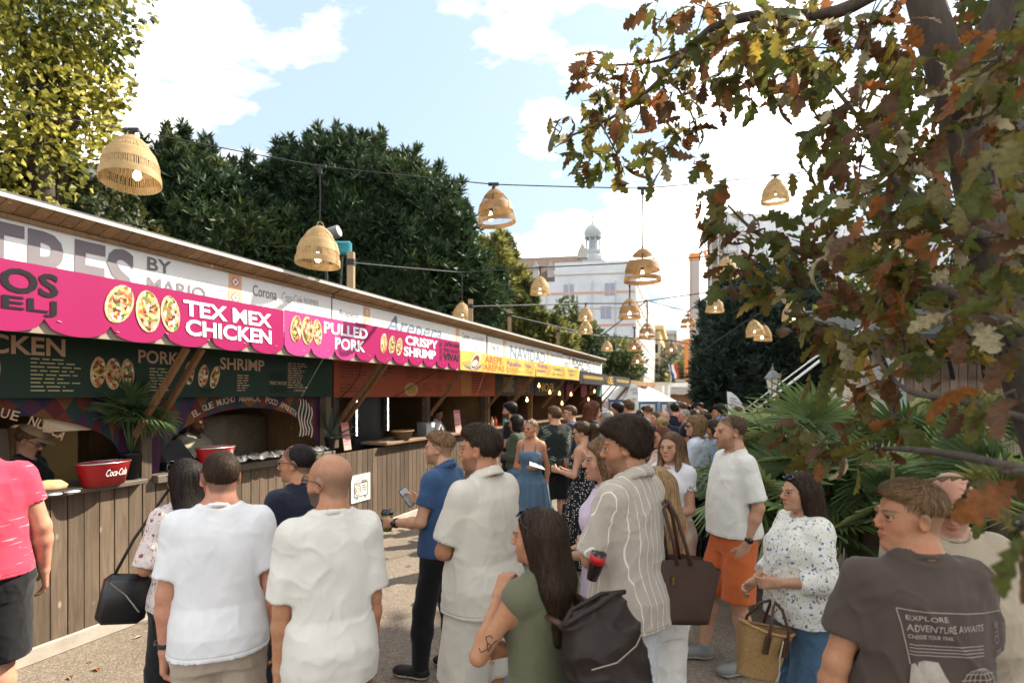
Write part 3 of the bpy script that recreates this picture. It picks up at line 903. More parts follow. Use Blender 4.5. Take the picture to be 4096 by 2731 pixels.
            if curly: fl = fl + np.stack([np.sin(ph + i * 2.2), np.cos(ph + i * 2.2), np.sin(ph * 2 + i * 1.9)], 1) * 1.0
            fl = fl - gq * (fl * gq).sum(1, keepdims=True)
            fl /= np.linalg.norm(fl, axis=1, keepdims=True) + 1e-6
            P_.append(p.copy()); T_.append(fl); N_.append(gq)
            p = p + fl * (ln / n)[:, None]
        w0 = max(.0011 * z, .0016) * (.8 + .5 * r_.random(strands))
        st = []
        for i in range(n + 1):
            sd = np.cross(T_[i], N_[i]); w = (w0 * (1 - .75 * (i / n) ** 2))[:, None] * .5
            st.append(P_[i] - sd * w); st.append(P_[i] + sd * w)
        st = np.stack(st, 1)
        idx = np.arange(strands)[:, None] * (2 * (n + 1))
        qs = [np.concatenate([idx + 2 * i, idx + 2 * i + 1, idx + 2 * i + 3, idx + 2 * i + 2], 1) for i in range(n)]
        sc_ = (.5 + 1.15 * r_.random(strands) ** 1.3)
        cs = np.repeat(sc_, 2 * (n + 1))[:, None] * np.ones(3)
        if style in ('curly_pony', 'long_front'):
            tt = np.clip((HC[2] + .02 - st.reshape(-1, 3)[:, 2]) / .3, 0, 1)[:, None]; cs = cs * (.55 + 1.4 * tt)
        V.append(st.reshape(-1, 3)); Fq.append(np.concatenate(qs) + nv); Cc.append(cs)
    mesh_obj('hair', np.concatenate(V), np.concatenate(Fq), hair_material(hcol), o, True, cols=np.concatenate(Cc))

def make_glasses(info, kind, up):
    hp, o = info['hp'], info['o']
    m = MB(); dark = kind != 'clear'
    zc, yc = (.006, .103) if not up else (.088, .072)
    def q(x, y, zz):
        if up: return hp(x, y - .0 - (zz) * .55, zc + zz * .7 + .012)
        return hp(x, y, zc + zz)
    for sg in (-1, 1):
        ring = [q(sg * .034 + .024 * math.cos(2 * math.pi * k / 12), yc - .006 * abs(math.cos(2 * math.pi * k / 12)), .018 * math.sin(2 * math.pi * k / 12)) for k in range(13)]
        m.tube(ring, .0021, 5, False)
        e = q(sg * .060, yc - .012, .004)
        if up: m.tube([e, hp(sg * .084, .035, .07), hp(sg * .088, -.03, .03)], .0024, 5)
        else: m.tube([e, hp(sg * .079, .05, zc + .008), hp(sg * .086, -.012, zc + .002), hp(sg * .083, -.03, zc - .014)], .0024, 5)
    m.tube([q(-.011, yc, .004), q(0, yc + .003, .007), q(.011, yc, .004)], .002, 5)
    g = m.build('sunglasses' if dark else 'glasses', mat('spectacle_frame', (.012, .01, .01), .25, .5), o, True)
    ln = MB()
    for sg in (-1, 1):
        pts = [q(sg * .034 + .023 * math.cos(2 * math.pi * k / 12), yc - .006 * abs(math.cos(2 * math.pi * k / 12)) - .001, .017 * math.sin(2 * math.pi * k / 12)) for k in range(12)]
        ln.add(pts, [list(range(12))])
    col = {'dark': (.01, .01, .012), 'clear': (.35, .35, .36), 'blue': (.12, .3, .6), 'grey': (.25, .26, .28)}[kind]
    ln.build('lens', mat('lens_' + kind, col, .06, .6), g, False)
# ------------------------------------------------------------------ ground
def ground_material():
    q = Nodes('gravel_asphalt')
    v = q.new('ShaderNodeTexVoronoi', i_Scale=95.0); q.l.new(q.tc.outputs['Object'], v.inputs['Vector'])
    v2 = q.new('ShaderNodeTexVoronoi', i_Scale=38.0); q.l.new(q.tc.outputs['Object'], v2.inputs['Vector'])
    big = q.noise(.55, None, 5, .65)
    mid = q.noise(7, None, 4)
    sep = q.new('ShaderNodeSeparateColor'); q.l.new(v.outputs['Color'], sep.inputs[0])
    c = q.ramp(sep.outputs[0], [(0.0, (.125, .10, .077)), (.5, (.178, .145, .113)), (.85, (.215, .178, .14)), (1.0, (.31, .265, .215))])
    sep2 = q.new('ShaderNodeSeparateColor'); q.l.new(v2.outputs['Color'], sep2.inputs[0])
    c = q.mix(q.ramp(sep2.outputs[1], [(.80, 0.0), (.84, .6)]), c, (.24, .20, .16))
    c = q.mix(q.ramp(big, [(.35, 0.0), (.7, .5)]), c, (.075, .059, .046))
    c = q.mix(q.ramp(mid, [(.45, 0.0), (.75, .35)]), c, (.155, .128, .10))
    q.fin(c, .9, .25)
    q.bump(v.outputs['Distance'], .5, .006)
    return q.m
GROUND = ground_material()
g = mesh_obj('ground', [(-220, -60, 0), (220, -60, 0), (220, 420, 0), (-220, 420, 0)], [[0, 1, 2, 3]], GROUND)
tag(g, kind='structure')
# small fallen leaves and scraps lying on the ground
dry = [mat('dry_leaf_' + k, c, .8) for k, c in (('tan', (.26, .16, .07)), ('rust', (.24, .08, .025)), ('pale', (.42, .34, .22)))]
lv, lf, lm = [], [], []
for i in range(150):
    x, y = random.uniform(-3.4, 3.2), random.uniform(2.2, 11); a = random.random() * 6.28; L = random.uniform(.018, .05)
    ca, sa = math.cos(a), math.sin(a)
    pts = [(-L, 0, .006), (-.2 * L, .42 * L, .018), (L, .05 * L, .008), (-.1 * L, -.4 * L, .014)]
    b = len(lv); lv += [(x + p[0] * ca - p[1] * sa, y + p[0] * sa + p[1] * ca, p[2]) for p in pts]; lf.append([b, b + 1, b + 2, b + 3]); lm.append(random.choice((0, 0, 1, 2)))
tag(mesh_obj('fallen_leaves', lv, lf, dry, None, False, lm), kind='stuff')

# ------------------------------------------------------------------ far buildings
WRAP = None
def wrap_material():
    q = Nodes('scaffold_sheeting')
    n = q.noise(.35, None, 4, .6); n2 = q.noise(2.2, q.vec((1, 1, .25)), 3)
    c = q.mix(q.ramp(n, [(.35, 0.0), (.7, 1.0)]), (.50, .53, .57), (.64, .655, .68))
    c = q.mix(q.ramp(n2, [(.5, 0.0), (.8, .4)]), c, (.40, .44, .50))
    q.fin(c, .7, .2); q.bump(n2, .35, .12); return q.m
WRAP = wrap_material()
M_ROOFT = mat('brown_roof_tile', (.085, .058, .047), .9, var=(1.2, (.14, .10, .082), .25), bump=(9, .5, .05))
M_STONE = mat('pale_stone', (.42, .40, .37), .8, var=(.6, (.30, .285, .27), .2))
M_ZINC = mat('grey_zinc', (.27, .30, .32), .55, .4, var=(3, (.36, .39, .41), .2))
M_DARK = mat('dark_opening', (.025, .026, .03), .5)
M_YEL = mat('yellow_plaster', (.58, .40, .16), .8, var=(.8, (.66, .50, .26), .2))
M_CREAM = mat('cream_plaster', (.60, .52, .40), .8, var=(.8, (.5, .42, .32), .2))
M_GREY = mat('grey_stone', (.30, .29, .285), .85, var=(1.5, (.40, .385, .37), .25))
M_POLE = mat('scaffold_tube', (.42, .42, .43), .4, .5)
M_BOARD = mat('scaffold_board', (.40, .34, .27), .8)
M_ORSTRIP = mat('orange_strip', (.55, .30, .22), .8)
M_BLUEWIN = mat('blue_grey_pane', (.26, .28, .37), .3, .5)  # one even grey-blue pane colour
M_REDROOF = mat('red_roof_tile', (.34, .105, .06), .85, var=(.9, (.25, .08, .05), .25))

class Face:
    """a facade: u runs along it, w up, n out of it"""
    def __init__(s, a, b):
        s.a = Vector((a[0], a[1], 0)); d = Vector((b[0], b[1], 0)) - s.a; s.L = d.length; s.u = d.normalized(); s.n = Vector((s.u.y, -s.u.x, 0))
    def p(s, u, w, n=0): return s.a + s.u * u + s.n * n + Vector((0, 0, w))
    def slab(s, m, u0, w0, u1, w1, n0, n1):
        vs = [s.p(u, w, n) for n in (n0, n1) for w in (w0, w1) for u in (u0, u1)]
        m.add(vs, [[0, 1, 3, 2][::-1], [4, 5, 7, 6], [0, 1, 5, 4], [2, 6, 7, 3], [0, 4, 6, 2], [1, 3, 7, 5]]); return m

def building(name, label, pts, h, wall, faces, roof=None, group=None):
    root = empty(name, (pts[0][0], pts[0][1], 0)); tag(root, label, 'building', group); root.location = (0, 0, 0)
    m = MB(); n = len(pts)
    m.add([(x, y, 0) for x, y in pts] + [(x, y, h) for x, y in pts], [[i, (i + 1) % n, n + (i + 1) % n, n + i] for i in range(n)] + [list(range(n, 2 * n))])
    m.build('wall', wall, root)
    return root

# --- scaffolded corner building with the dome
A, C_, D = (14.1, 70.0), (-14.1, 75.0), (28.2, 117.0)
b1 = building('corner_building', 'grey scaffold-wrapped corner building with brown roof and small domed tower', [A, D, (8, 133), C_], 16.0, M_STONE, 2)
FL = Face(C_, A); FR = Face(A, D)
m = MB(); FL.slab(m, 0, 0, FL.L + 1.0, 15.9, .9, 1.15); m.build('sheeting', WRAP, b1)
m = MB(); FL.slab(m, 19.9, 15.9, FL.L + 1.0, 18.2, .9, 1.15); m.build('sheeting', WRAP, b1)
m = MB(); FR.slab(m, 0, 0, FR.L, 18.2, .9, 1.15); m.build('sheeting', mat('sun_tinted_sheeting', (.66, .65, .63), .7, var=(.8, (.55, .55, .55), .2)), b1)  # paler, warmer copy of the sheeting with sunlight put into its colour
for k in range(10):
    m = MB(); FL.slab(m, 2 + k * 2.8, .2, 2.16 + k * 2.8, 15.8, 1.15, 1.25); m.build('scaffold_post', M_POLE, b1)
for k, w in enumerate((4.0, 6.1, 8.2, 10.3, 12.4, 14.3, 16.6)):
    m = MB(); FL.slab(m, 10 if w < 16 else 20, w, FL.L + .9, w + (.22 if k % 2 else .12), 1.15, 1.22); m.build('scaffold_ledger', M_ORSTRIP if k in (5, 3, 1) else M_BOARD, b1)
k = 0
for u in (12.5, 16.5, 21, 25.5):
    for w in (3.6, 7.6, 11.2, 14.0):
        k += 1
        if (k * 7) % 5 in (1,): continue
        m = MB(); FL.slab(m, u + (k % 3) * .5, w, u + 1.25 + (k % 3) * .5, w + 1.5, 1.15, 1.2)
        wdw = m.build('window', M_BLUEWIN, b1)
        m = MB(); FL.slab(m, u + .55 + (k % 3) * .5, w, u + .62 + (k % 3) * .5, w + 1.5, 1.2, 1.23); m.build('mullion', M_POLE, wdw)
for k in range(12):
    m = MB(); FR.slab(m, 1 + k * 4, .2, 1.2 + k * 4, 18.0, 1.15, 1.22); m.build('scaffold_post', M_POLE, b1)
for k in range(7):
    m = MB(); FR.slab(m, .5, 2.4 + k * 2.2, FR.L, 2.6 + k * 2.2, 1.15, 1.22); m.build('scaffold_ledger', M_BOARD, b1)
# steep tiled roof with dormers
m = MB(); e, r_h = 16.1, 20.6
p0, p1 = FL.p(0, e, .4), FL.p(FL.L + .3, e, .4); q0, q1 = FL.p(0, r_h, -5.5), FL.p(FL.L - 4.2, r_h, -5.5); s0, s1 = FL.p(0, e, -11), FL.p(FL.L - 4, e, -11)
m.add([p0, p1, q1, q0, s0, s1], [[0, 1, 2, 3], [3, 2, 5, 4], [1, 5, 2]]); rf = m.build('roof', M_ROOFT, b1)
p0, p1 = FR.p(0, e, .4), FR.p(FR.L, e, .4); q0, q1 = FR.p(4.2, r_h, -4.5), FR.p(FR.L, r_h, -4.5)
m = MB(); m.add([p0, p1, q1, q0, FR.p(4, e, -11), FR.p(FR.L, e, -11)], [[0, 1, 2, 3], [3, 2, 5, 4], [0, 3, 4]]); m.build('roof', M_ROOFT, b1)
for u in (13.2, 15.0, 16.9, 18.8, 5.5, 8, 10.6):
    m = MB(); FL.slab(m, u, 16.6, u + .8, 17.9, -2.2, -.5)
    m.add([FL.p(u - .12, 17.88, -.4), FL.p(u + .92, 17.88, -.4), FL.p(u + .4, 18.9, -.4), FL.p(u - .12, 17.88, -3), FL.p(u + .92, 17.88, -3), FL.p(u + .4, 18.9, -3)], [[0, 1, 2], [0, 2, 5, 3], [1, 4, 5, 2]])
    dm = m.build('dormer', M_STONE, rf); m = MB()
for u, hh in ((22.6, 19.9),):
    m = MB(); FL.slab(m, u, 18.9, u + 1.3, hh - .4, -.6, .5)
    m.add([FL.p(u, hh - .4, .5), FL.p(u + 1.3, hh - .4, .5), FL.p(u + .65, hh + .9, .5), FL.p(u, hh - .4, -.6), FL.p(u + 1.3, hh - .4, -.6), FL.p(u + .65, hh + .9, -.6)], [[0, 1, 2], [5, 4, 3], [0, 2, 5, 3], [1, 4, 5, 2]])
    m.build('gable', M_STONE, rf)
# tower: drum, open lantern with columns, onion dome, finial
tx, ty = 10.6, 74.5
def tz(prof): return [(r * .66, 19.4 + (z - 20.6) * .50) for r, z in prof]
tw = MB(); tw.lathe(tz([(2.4, 17.6), (2.2, 20.6), (2.0, 21.6), (1.7, 22.3), (1.8, 22.5), (1.75, 23.2), (1.5, 23.4)]), 8, (tx, ty, 0)); tw.build('tower_base', M_ZINC, b1)
m = MB(); m.lathe(tz([(1.45, 23.4), (1.45, 23.55), (.95, 23.6), (.95, 26.3), (1.45, 26.35), (1.75, 26.6), (1.75, 26.9)]), 16, (tx, ty, 0)); lan = m.build('lantern', M_ZINC, b1)
for k in range(8):
    a = k * math.pi / 4 + .2; m = MB(); m.lathe([(.13, 20.8), (.10, 21.0), (.10, 22.15), (.14, 22.3)], 6, (tx + .92 * math.cos(a), ty + .92 * math.sin(a), 0)); m.build('column', M_ZINC, lan)
m = MB(); m.lathe(tz([(1.6, 26.9), (1.62, 27.1), (1.8, 27.6), (1.78, 28.4), (1.45, 29.3), (.9, 29.9), (.42, 30.3), (.22, 30.9), (.12, 31.8), (.2, 31.95), (.2, 32.2), (.12, 32.4), (.10, 34.0)]), 16, (tx, ty, 0)); m.build('dome', mat('dome_zinc', (.36, .39, .42), .5, .45, var=(3, (.28, .31, .33), .2)), b1, True)

def row_building(name, label, off, z0, z1, h, wall, extra=None):
    dx = .299
    a = (14.1 + off + dx * (z0 - 70), z0); b = (14.1 + off + dx * (z1 - 70), z1)
    r = building(name, label, [a, b, (b[0] - 14, b[1] + 4), (a[0] - 14, a[1] + 4)], h, wall, 2)
    Fs = Face(a, b); Fe = Face((a[0] - 14, a[1] + 4), a)
    for F_, step in ((Fs, 3.4), (Fe, 2.4)):
        m = MB(); F_.slab(m, -.3, h, F_.L + .3, h + .9, -1, .7); m.build('cornice', wall, r)
        m = MB(); F_.slab(m, 0, 4.6, F_.L, 5.1, 0, .35); m.build('cornice', wall, r)
        u = 1.2
        while u < F_.L - 1.2:
            for w in (1.2, 6.0, 10.2, 13.6):
                if w + 2.4 > h: continue
                m = MB(); F_.slab(m, u, w, u + 1.2, w + 2.3, .02, .08); wn_ = m.build('window', M_DARK, r)
                m = MB(); F_.slab(m, u - .2, w + 2.3, u + 1.4, w + 2.65, .02, .35); F_.slab(m, u - .15, w - .3, u + 1.35, w, .02, .3); m.build('window_frame', M_CREAM, wn_)
            u += step
    return r, Fs, Fe
yb, Fs, Fe = row_building('yellow_building', 'sunlit yellow townhouse with cream balconies beyond the scaffolded corner', 2.3, 119, 152, 15.5, M_YEL)
for w in (5.2, 9.4):
    m = MB(); Fe.slab(m, Fe.L - 5, w, Fe.L - .4, w + .35, 0, 1.1); Fe.slab(m, Fe.L - 5, w + .35, Fe.L - .4, w + 1.2, .95, 1.1); m.build('balcony', M_CREAM, yb)
for u in (Fe.L - 5.2, Fe.L - .5):
    m = MB(); Fe.slab(m, u, 5, u + .5, 15.2, 0, .4); m.build('pilaster', M_CREAM, yb)
gb, Fs, Fe = row_building('grey_stone_building', 'grey stone classical building with columns past the yellow house', 4.6, 156, 196, 18.5, M_GREY)
for u in range(2, int(Fs.L), 5):
    m = MB(); Fs.slab(m, u, 4, u + 1, 17.8, 0, .7); m.build('column', M_STONE, gb)
for u in (8.5, 10.6, 12.7):
    m = MB(); m.lathe([(.6, 4), (.5, 5), (.45, 16.6), (.7, 17.8)], 10, Fe.p(u, 0, .7)); m.build('column', M_STONE, gb)
rb = building('red_roof_building', 'pale building under a broad red tiled roof at the street end', [(48, 205), (84, 205), (84, 225), (48, 225)], 16, mat('white_plaster', (.66, .65, .63), .8), 0)
m = MB(); m.add([(47, 204, 15.6), (85, 204, 15.6), (81, 214, 22.5), (52, 214, 22.5), (85, 226, 15.6), (47, 226, 15.6)], [[0, 1, 2, 3], [1, 4, 2], [4, 5, 3, 2], [5, 0, 3]]); m.build('roof', M_REDROOF, rb)
for u in range(50, 84, 4):
    for w in (4, 8, 12):
        m = MB(); m.box((u, 204.8, w), (u + 1.3, 205.1, w + 2.2)); m.build('window', M_DARK, rb)
m = MB(); m.box((53, 204.2, 15.8), (60, 205.0, 19)); m.prism([(53, 19), (60, 19), (56.5, 21)], 204.3, 205.0); m.build('gable', M_STONE, rb)

# --- scaffolded building on the right, behind the dark tree
b2 = building('scaffolded_building', 'tall building wrapped in pale sheeting and open scaffolding behind the dark yew', [(20.6, 60), (64, 66), (64, 96), (34, 92)], 20.6, M_STONE, 2)
F2 = Face((20.6, 60), (64, 66)); 
m = MB(); F2.slab(m, 1.2, 1, F2.L, 20.8, 1.2, 1.4); m.build('sheeting', WRAP, b2)
for k in range(9):
    m = MB(); m.bar(F2.p(-.4, 1 + k * 2.2, 1.0), F2.p(6.5, 1.0 + k * 2.2, 1.0), .22, .9, (0, 1, 0)); m.bar(F2.p(-.5, 1.35 + k * 2.2, 1.55), F2.p(2.6, 1.35 + k * 2.2, 1.55), .07); m.bar(F2.p(-.5, 2.0 + k * 2.2, 1.55), F2.p(2.6, 2.0 + k * 2.2, 1.55), .07)
    m.build('scaffold_deck', M_BOARD, b2)
for u in (-.4, .4, 1.5, 2.6):
    m = MB(); m.bar(F2.p(u, 0, 1.55), F2.p(u, 21.5, 1.55), .10); m.build('scaffold_post', M_POLE, b2)
for k in range(8):
    m = MB(); m.bar(F2.p(-.4, 1 + k * 2.2, 1.6), F2.p(1.5, 3.2 + k * 2.2, 1.6), .06); m.build('scaffold_brace', M_POLE, b2)
m = MB(); vt, ft_ = fit_text('STRABAG', 5.2, .85)
tmesh = mesh_obj('lettering', [F2.p(9 + q[0], 15.6 + q[1], 1.43) for q in vt], ft_, mat('faded_print', (.42, .42, .48), .8), b2, False)
for k in range(14):
    for w in (5, 9, 13, 17):
        m = MB(); F2.slab(m, 4.5 + k * 2.9, w, 5.6 + k * 2.9, w + 1.9, 1.38, 1.42); m.build('window', mat('veiled_window', (.40, .42, .47), .6), b2)

# --- mast of a construction hoist in the street
hoist = empty('construction_hoist', P(694.5, 400, 52)); hoist.location.z = 0; tag(hoist, 'tall thin hoist mast with orange base frame in the street', 'hoist')
M_STEEL = mat('painted_steel', (.36, .33, .32), .5, .4); M_ORANGE = mat('orange_steel', (.62, .22, .05), .5, .4)
m = MB()
m.box((-.32, -.25, 5.0), (.32, .25, 14.2)); m.build('mast', M_STEEL, hoist)
for x in (-.75, .75):
    m = MB(); m.box((x - .13, -.2, 2.6), (x + .13, .2, 7.0)); m.build('leg', M_ORANGE, hoist)
m = MB(); m.box((-.45, -.3, 14.2), (.45, .3, 14.8)); m.bar((-.4, 0, 14.5), (1.4, 0, 15.2), .16); m.bar((.9, 0, 15.1), (1.2, 0, 14.0), .2); m.build('head', M_ORANGE, hoist)
m = MB(); m.bar((-.75, 0, 6.9), (.75, 0, 6.9), .3); m.bar((-.75, 0, 4.5), (.75, 0, 4.5), .25); m.build('crossbar', M_ORANGE, hoist)
m = MB(); m.bar((-.42, 0, 5), (-.42, 0, 14.2), .06); m.bar((.42, 0, 5), (.42, 0, 14.2), .06); m.build('rail', mat('rail_orange', (.7, .36, .16), .5), hoist)
lum = empty('timber_hoarding', P(694.5, 400, 50)); lum.location.z = 0; tag(lum, 'pale hoarding of stacked horizontal boards under the hoist mast', 'hoarding')
mb_ = MB().box((-1.6, -.15, 0), (1.6, .15, .20)); brd = None
M_PALEWOOD = mat('pale_board', (.46, .40, .33), .8, rnd=.15)
for k in range(14):
    if brd is None:
        brd = mb_.build('board', M_PALEWOOD, lum); brd.location = (0, 0, .02)
    else: share('board', brd.data, (random.uniform(-.06, .06), random.uniform(-.04, .04), .02 + k * .235), (0, 0, 0), lum)
# ------------------------------------------------------------------ the row of food stalls
def plank_mat(name, c1, c2, rnd=.25, knots=True):
    if name in _M: return _M[name]
    q = Nodes(name)
    oi = q.new('ShaderNodeObjectInfo')
    off = q.math('MULTIPLY', oi.outputs['Random'], 31.0)
    cmb = q.new('ShaderNodeCombineXYZ', i_0=off, i_1=off, i_2=off)
    add = q.new('ShaderNodeVectorMath', operation='ADD'); q.l.new(q.tc.outputs['Object'], add.inputs[0]); q.l.new(cmb.outputs[0], add.inputs[1])
    mp = q.new('ShaderNodeMapping'); q.l.new(add.outputs[0], mp.inputs[0]); mp.inputs['Scale'].default_value = (18, 18, 1.1)
    n = q.noise(2.2, mp.outputs[0], 6, .65, .8)
    c = q.mix(q.ramp(n, [(.30, 0.0), (.72, 1.0)]), c1, c2)
    if knots:
        v = q.new('ShaderNodeTexVoronoi', i_Scale=3.2); mp2 = q.new('ShaderNodeMapping'); q.l.new(add.outputs[0], mp2.inputs[0]); mp2.inputs['Scale'].default_value = (2.2, 2.2, 1); q.l.new(mp2.outputs[0], v.inputs['Vector'])
        c = q.mix(q.ramp(v.outputs['Distance'], [(.05, .85), (.11, 0.0)]), c, tuple(min(1, x * 2.0) for x in c2))
    big = q.noise(1.3, add.outputs[0], 3)
    c = q.mix(q.ramp(big, [(.35, .5), (.65, 0.0)]), c, tuple(x * .62 for x in c1))
    f = q.math('ADD', q.math('MULTIPLY', oi.outputs['Random'], 2 * rnd), 1 - rnd)
    cc = q.new('ShaderNodeCombineXYZ', i_0=f, i_1=f, i_2=f)
    q.fin(q.mix(1.0, c, cc.outputs[0], 'MULTIPLY'), .8, .25); q.bump(n, .35, .004); _M[name] = q.m; return q.m
M_PLANK = plank_mat('weathered_plank', (.085, .060, .041), (.165, .124, .088))
M_PLANK2 = plank_mat('dark_plank', (.075, .052, .036), (.14, .102, .071))
M_SOFFIT = plank_mat('soffit_plank', (.23, .14, .07), (.40, .27, .15), .12)
M_BEAM = plank_mat('brown_beam', (.15, .07, .03), (.27, .14, .065), .12, False)
M_BACK = plank_mat('back_wall_board', (.16, .085, .035), (.27, .15, .07), .12)
M_KERB = mat('grey_base_board', (.30, .265, .225), .85, var=(5, (.42, .38, .33), .2), bump=(30, .4, .004))
M_TOP = mat('counter_top', (.10, .082, .068), .5, .4, var=(4, (.15, .125, .10), .2))
M_TOPW = mat('wood_counter_top', (.16, .10, .06), .45, .4, var=(4, (.24, .155, .095), .2))
M_EDGE = mat('roof_edge', (.50, .48, .45), .6)
M_ROOFF = mat('roof_felt', (.12, .115, .11), .9)
M_SIGN = mat('white_sign', (.82, .845, .84), .45, .4, var=(1.6, (.72, .74, .73), .25), bump=(2.2, .15, .03))
M_BLACKW = mat('black_board', (.012, .012, .013), .5)

def sobj(name, parent=None):
    """an Empty on the stall line: local x along the row, -y out of the front, z up"""
    return empty(name, S0, STALL_ROT - 0, parent)
# local frame of a stall Empty: x = s, y = -o (into the stall), z = h   (rotation STALL_ROT about z takes +x to SU, +y to -SN)
BOOTHS = [('food_stall', 'taco stall with pink scalloped awning sign and green menu board', 2.55, 7.76),
          ('food_stall', 'arepa stall with yellow awning sign and orange menu board', 7.80, 12.66),
          ('food_stall', 'stall under the blue NAVIDAD sign with dark menu boards', 12.70, 18.26),
          ('food_stall', 'last stall of the row under the EXOTIC sign, hung with small bulbs', 18.30, 23.75)]
stall_roots = []
for bi, (nm, lb, s0, s1) in enumerate(BOOTHS):
    r = empty(nm, S(s0, 0, 0), STALL_ROT); tag(r, lb, 'food stall', 'food stalls in a row'); stall_roots.append(r)
    W = s1 - s0
    # counter front: vertical planks, each its own part
    pw = .118 if bi < 2 else .14; n = int(W / pw); pw = W / n
    ph = 1.07
    pm = MB().box((.003, -.022, 0), (pw - .003, .0, ph), .003).build('plank', M_PLANK if bi != 1 else M_PLANK2, r)
    pm.location = (0, 0, .115)
    for k in range(1, n): share('plank', pm.data, (k * pw, random.uniform(-.002, .003), .115), (0, 0, 0), r)
    m = MB(); m.box((0, -.05, 0), (W, .02, .113), .006); m.build('base_board', M_KERB, r)
    # counter top
    ct = 1.19 if bi == 0 else 1.215
    cs = 0.0 if bi != 1 else 1.02
    m = MB()
    if bi == 0:
        m.box((0, -.10, ct), (2.72, .46, ct + .04), .006); m.build('counter_top', M_TOP, r)
        m = MB(); m.box((2.82, -.08, ct - .02), (W, .46, ct + .05), .006); m.build('counter_top', M_TOP, r)
    else:
        m.box((cs, -.13, ct), (W, .50, ct + .045), .006); m.build('counter_top', M_TOPW, r)
    # posts and frame
    for x in ([0.03, 2.77, W - .05] if bi == 0 else [0.06, W * .5, W - .05]):
        m = MB(); m.box((x - .045, -.012, ct + (.05 if x not in (2.77,) else -1.0)), (x + .045, .09, 2.60)); m.build('post', M_PLANK if bi < 2 else M_BEAM, r)
    # side partition, back wall boards, floor, roof
    m = MB(); m.box((W - .02, .1, 0), (W + .012, 2.5, 3.1)); m.build('side_wall', M_BACK, r)
    if bi == 0:
        m = MB(); m.box((-.03, .1, 0), (.0, 2.5, 3.1)); m.build('side_wall', M_BACK, r)
    nb = int(W / .19); bw = W / nb
    bb = MB().box((.003, 2.48, 0), (bw - .003, 2.51, 3.05)).build('back_board', M_BACK, r)
    for k in range(1, nb): share('back_board', bb.data, (k * bw, 0, 0), (0, 0, 0), r)
    m = MB(); m.add([(-.02, -.17, 3.30), (W + .02, -.17, 3.30), (W + .02, 2.7, 2.95), (-.02, 2.7, 2.95), (-.02, -.17, 3.33), (W + .02, -.17, 3.33), (W + .02, 2.7, 2.98), (-.02, 2.7, 2.98)],
        [[3, 2, 1, 0], [4, 5, 6, 7], [0, 1, 5, 4], [1, 2, 6, 5], [2, 3, 7, 6], [3, 0, 4, 7]]); m.build('roof', M_ROOFF, r)
    # eave: soffit boards rising towards the front edge
    sw = .098; ns = int(W / sw); sw = W / ns
    sm = MB(); sm.add([(.003, -.005, 3.215), (sw - .003, -.005, 3.215), (sw - .003, -.165, 3.285), (.003, -.165, 3.285), (.003, -.005, 3.235), (sw - .003, -.005, 3.235), (sw - .003, -.165, 3.30), (.003, -.165, 3.30)],
        [[0, 1, 2, 3], [7, 6, 5, 4], [0, 4, 5, 1], [3, 2, 6, 7], [1, 5, 6, 2], [0, 3, 7, 4]])
    so = sm.build('soffit_board', M_SOFFIT, r)
    for k in range(1, ns): share('soffit_board', so.data, (k * sw, 0, random.uniform(-.002, .002)), (0, 0, 0), r)
    m = MB(); m.box((-.02, -.182, 3.285), (W + .02, -.17, 3.312)); m.build('roof_edge', M_EDGE, r)
    m = MB(); m.box((-.0, -.03, 3.185), (W, -.006, 3.215)); m.build('batten', M_SOFFIT, r)
    # awning: hinged shutter panel, held up by struts
    m = MB(); m.add([(0, -.03, 2.62), (W, -.03, 2.62), (W, -.685, 2.46), (0, -.685, 2.46), (0, -.03, 2.65), (W, -.03, 2.65), (W, -.685, 2.49), (0, -.685, 2.49)],
        [[3, 2, 1, 0], [4, 5, 6, 7], [0, 1, 5, 4], [1, 2, 6, 5], [2, 3, 7, 6], [3, 0, 4, 7]]); m.build('awning', M_PLANK, r)
    m = MB(); m.box((0, -.70, 2.335), (W, -.655, 2.50)); m.build('awning_batten', mat('grey_batten', (.27, .22, .17), .85, var=(6, (.36, .30, .24), .2)), r)
    struts = {0: (2.66, 2.80), 1: (.10, .24, 2.45, 4.7), 2: (.95, 1.08, 3.55, 5.3), 3: (1.8, 4.2, 5.3)}[bi]
    for x in struts:
        m = MB(); m.bar((x, -.02, 1.60), (x - (.02), -.655, 2.33), .034, .05); m.build('strut', M_BEAM, r)
    # ceiling panel for the inside, floor
    m = MB(); m.box((0, .1, .02), (W, 2.48, .06)); m.build('stall_floor', M_ROOFF, r)

def board(name, s0, s1, h0, h1, o, material, parent, th=.012):
    m = MB(); vs = [S(s, oo, h) for oo in (o - th, o) for h in (h0, h1) for s in (s0, s1)]
    m.add(vs, [[0, 2, 3, 1], [4, 5, 7, 6], [0, 1, 5, 4], [2, 6, 7, 3], [0, 4, 6, 2], [1, 3, 7, 5]])
    ob = m.build(name, material, None)
    if parent: ob.parent = parent; ob.matrix_parent_inverse = parent.matrix_basis.inverted()
    return ob
def par(ob, parent):
    ob.parent = parent; ob.matrix_parent_inverse = parent.matrix_basis.inverted(); return ob
def stext(body, s0, h0, s1, h1, o, material, parent, **kw):
    v, f = fit_text(body, s1 - s0, h1 - h0, **kw)
    return par(mesh_obj('lettering', [S(s0 + q[0], o, h0 + q[1]) for q in v], f, material, None, False), parent)
bpy.context.view_layer.update()
INK_GREY = mat('grey_print', (.15, .135, .16), .6, var=(2, (.21, .19, .21), .2)); INK_BLUE = mat('blue_print', (.14, .20, .30), .6, var=(3, (.21, .25, .31), .2)); INK_DK = mat('dark_print', (.012, .012, .014), .7, .15)
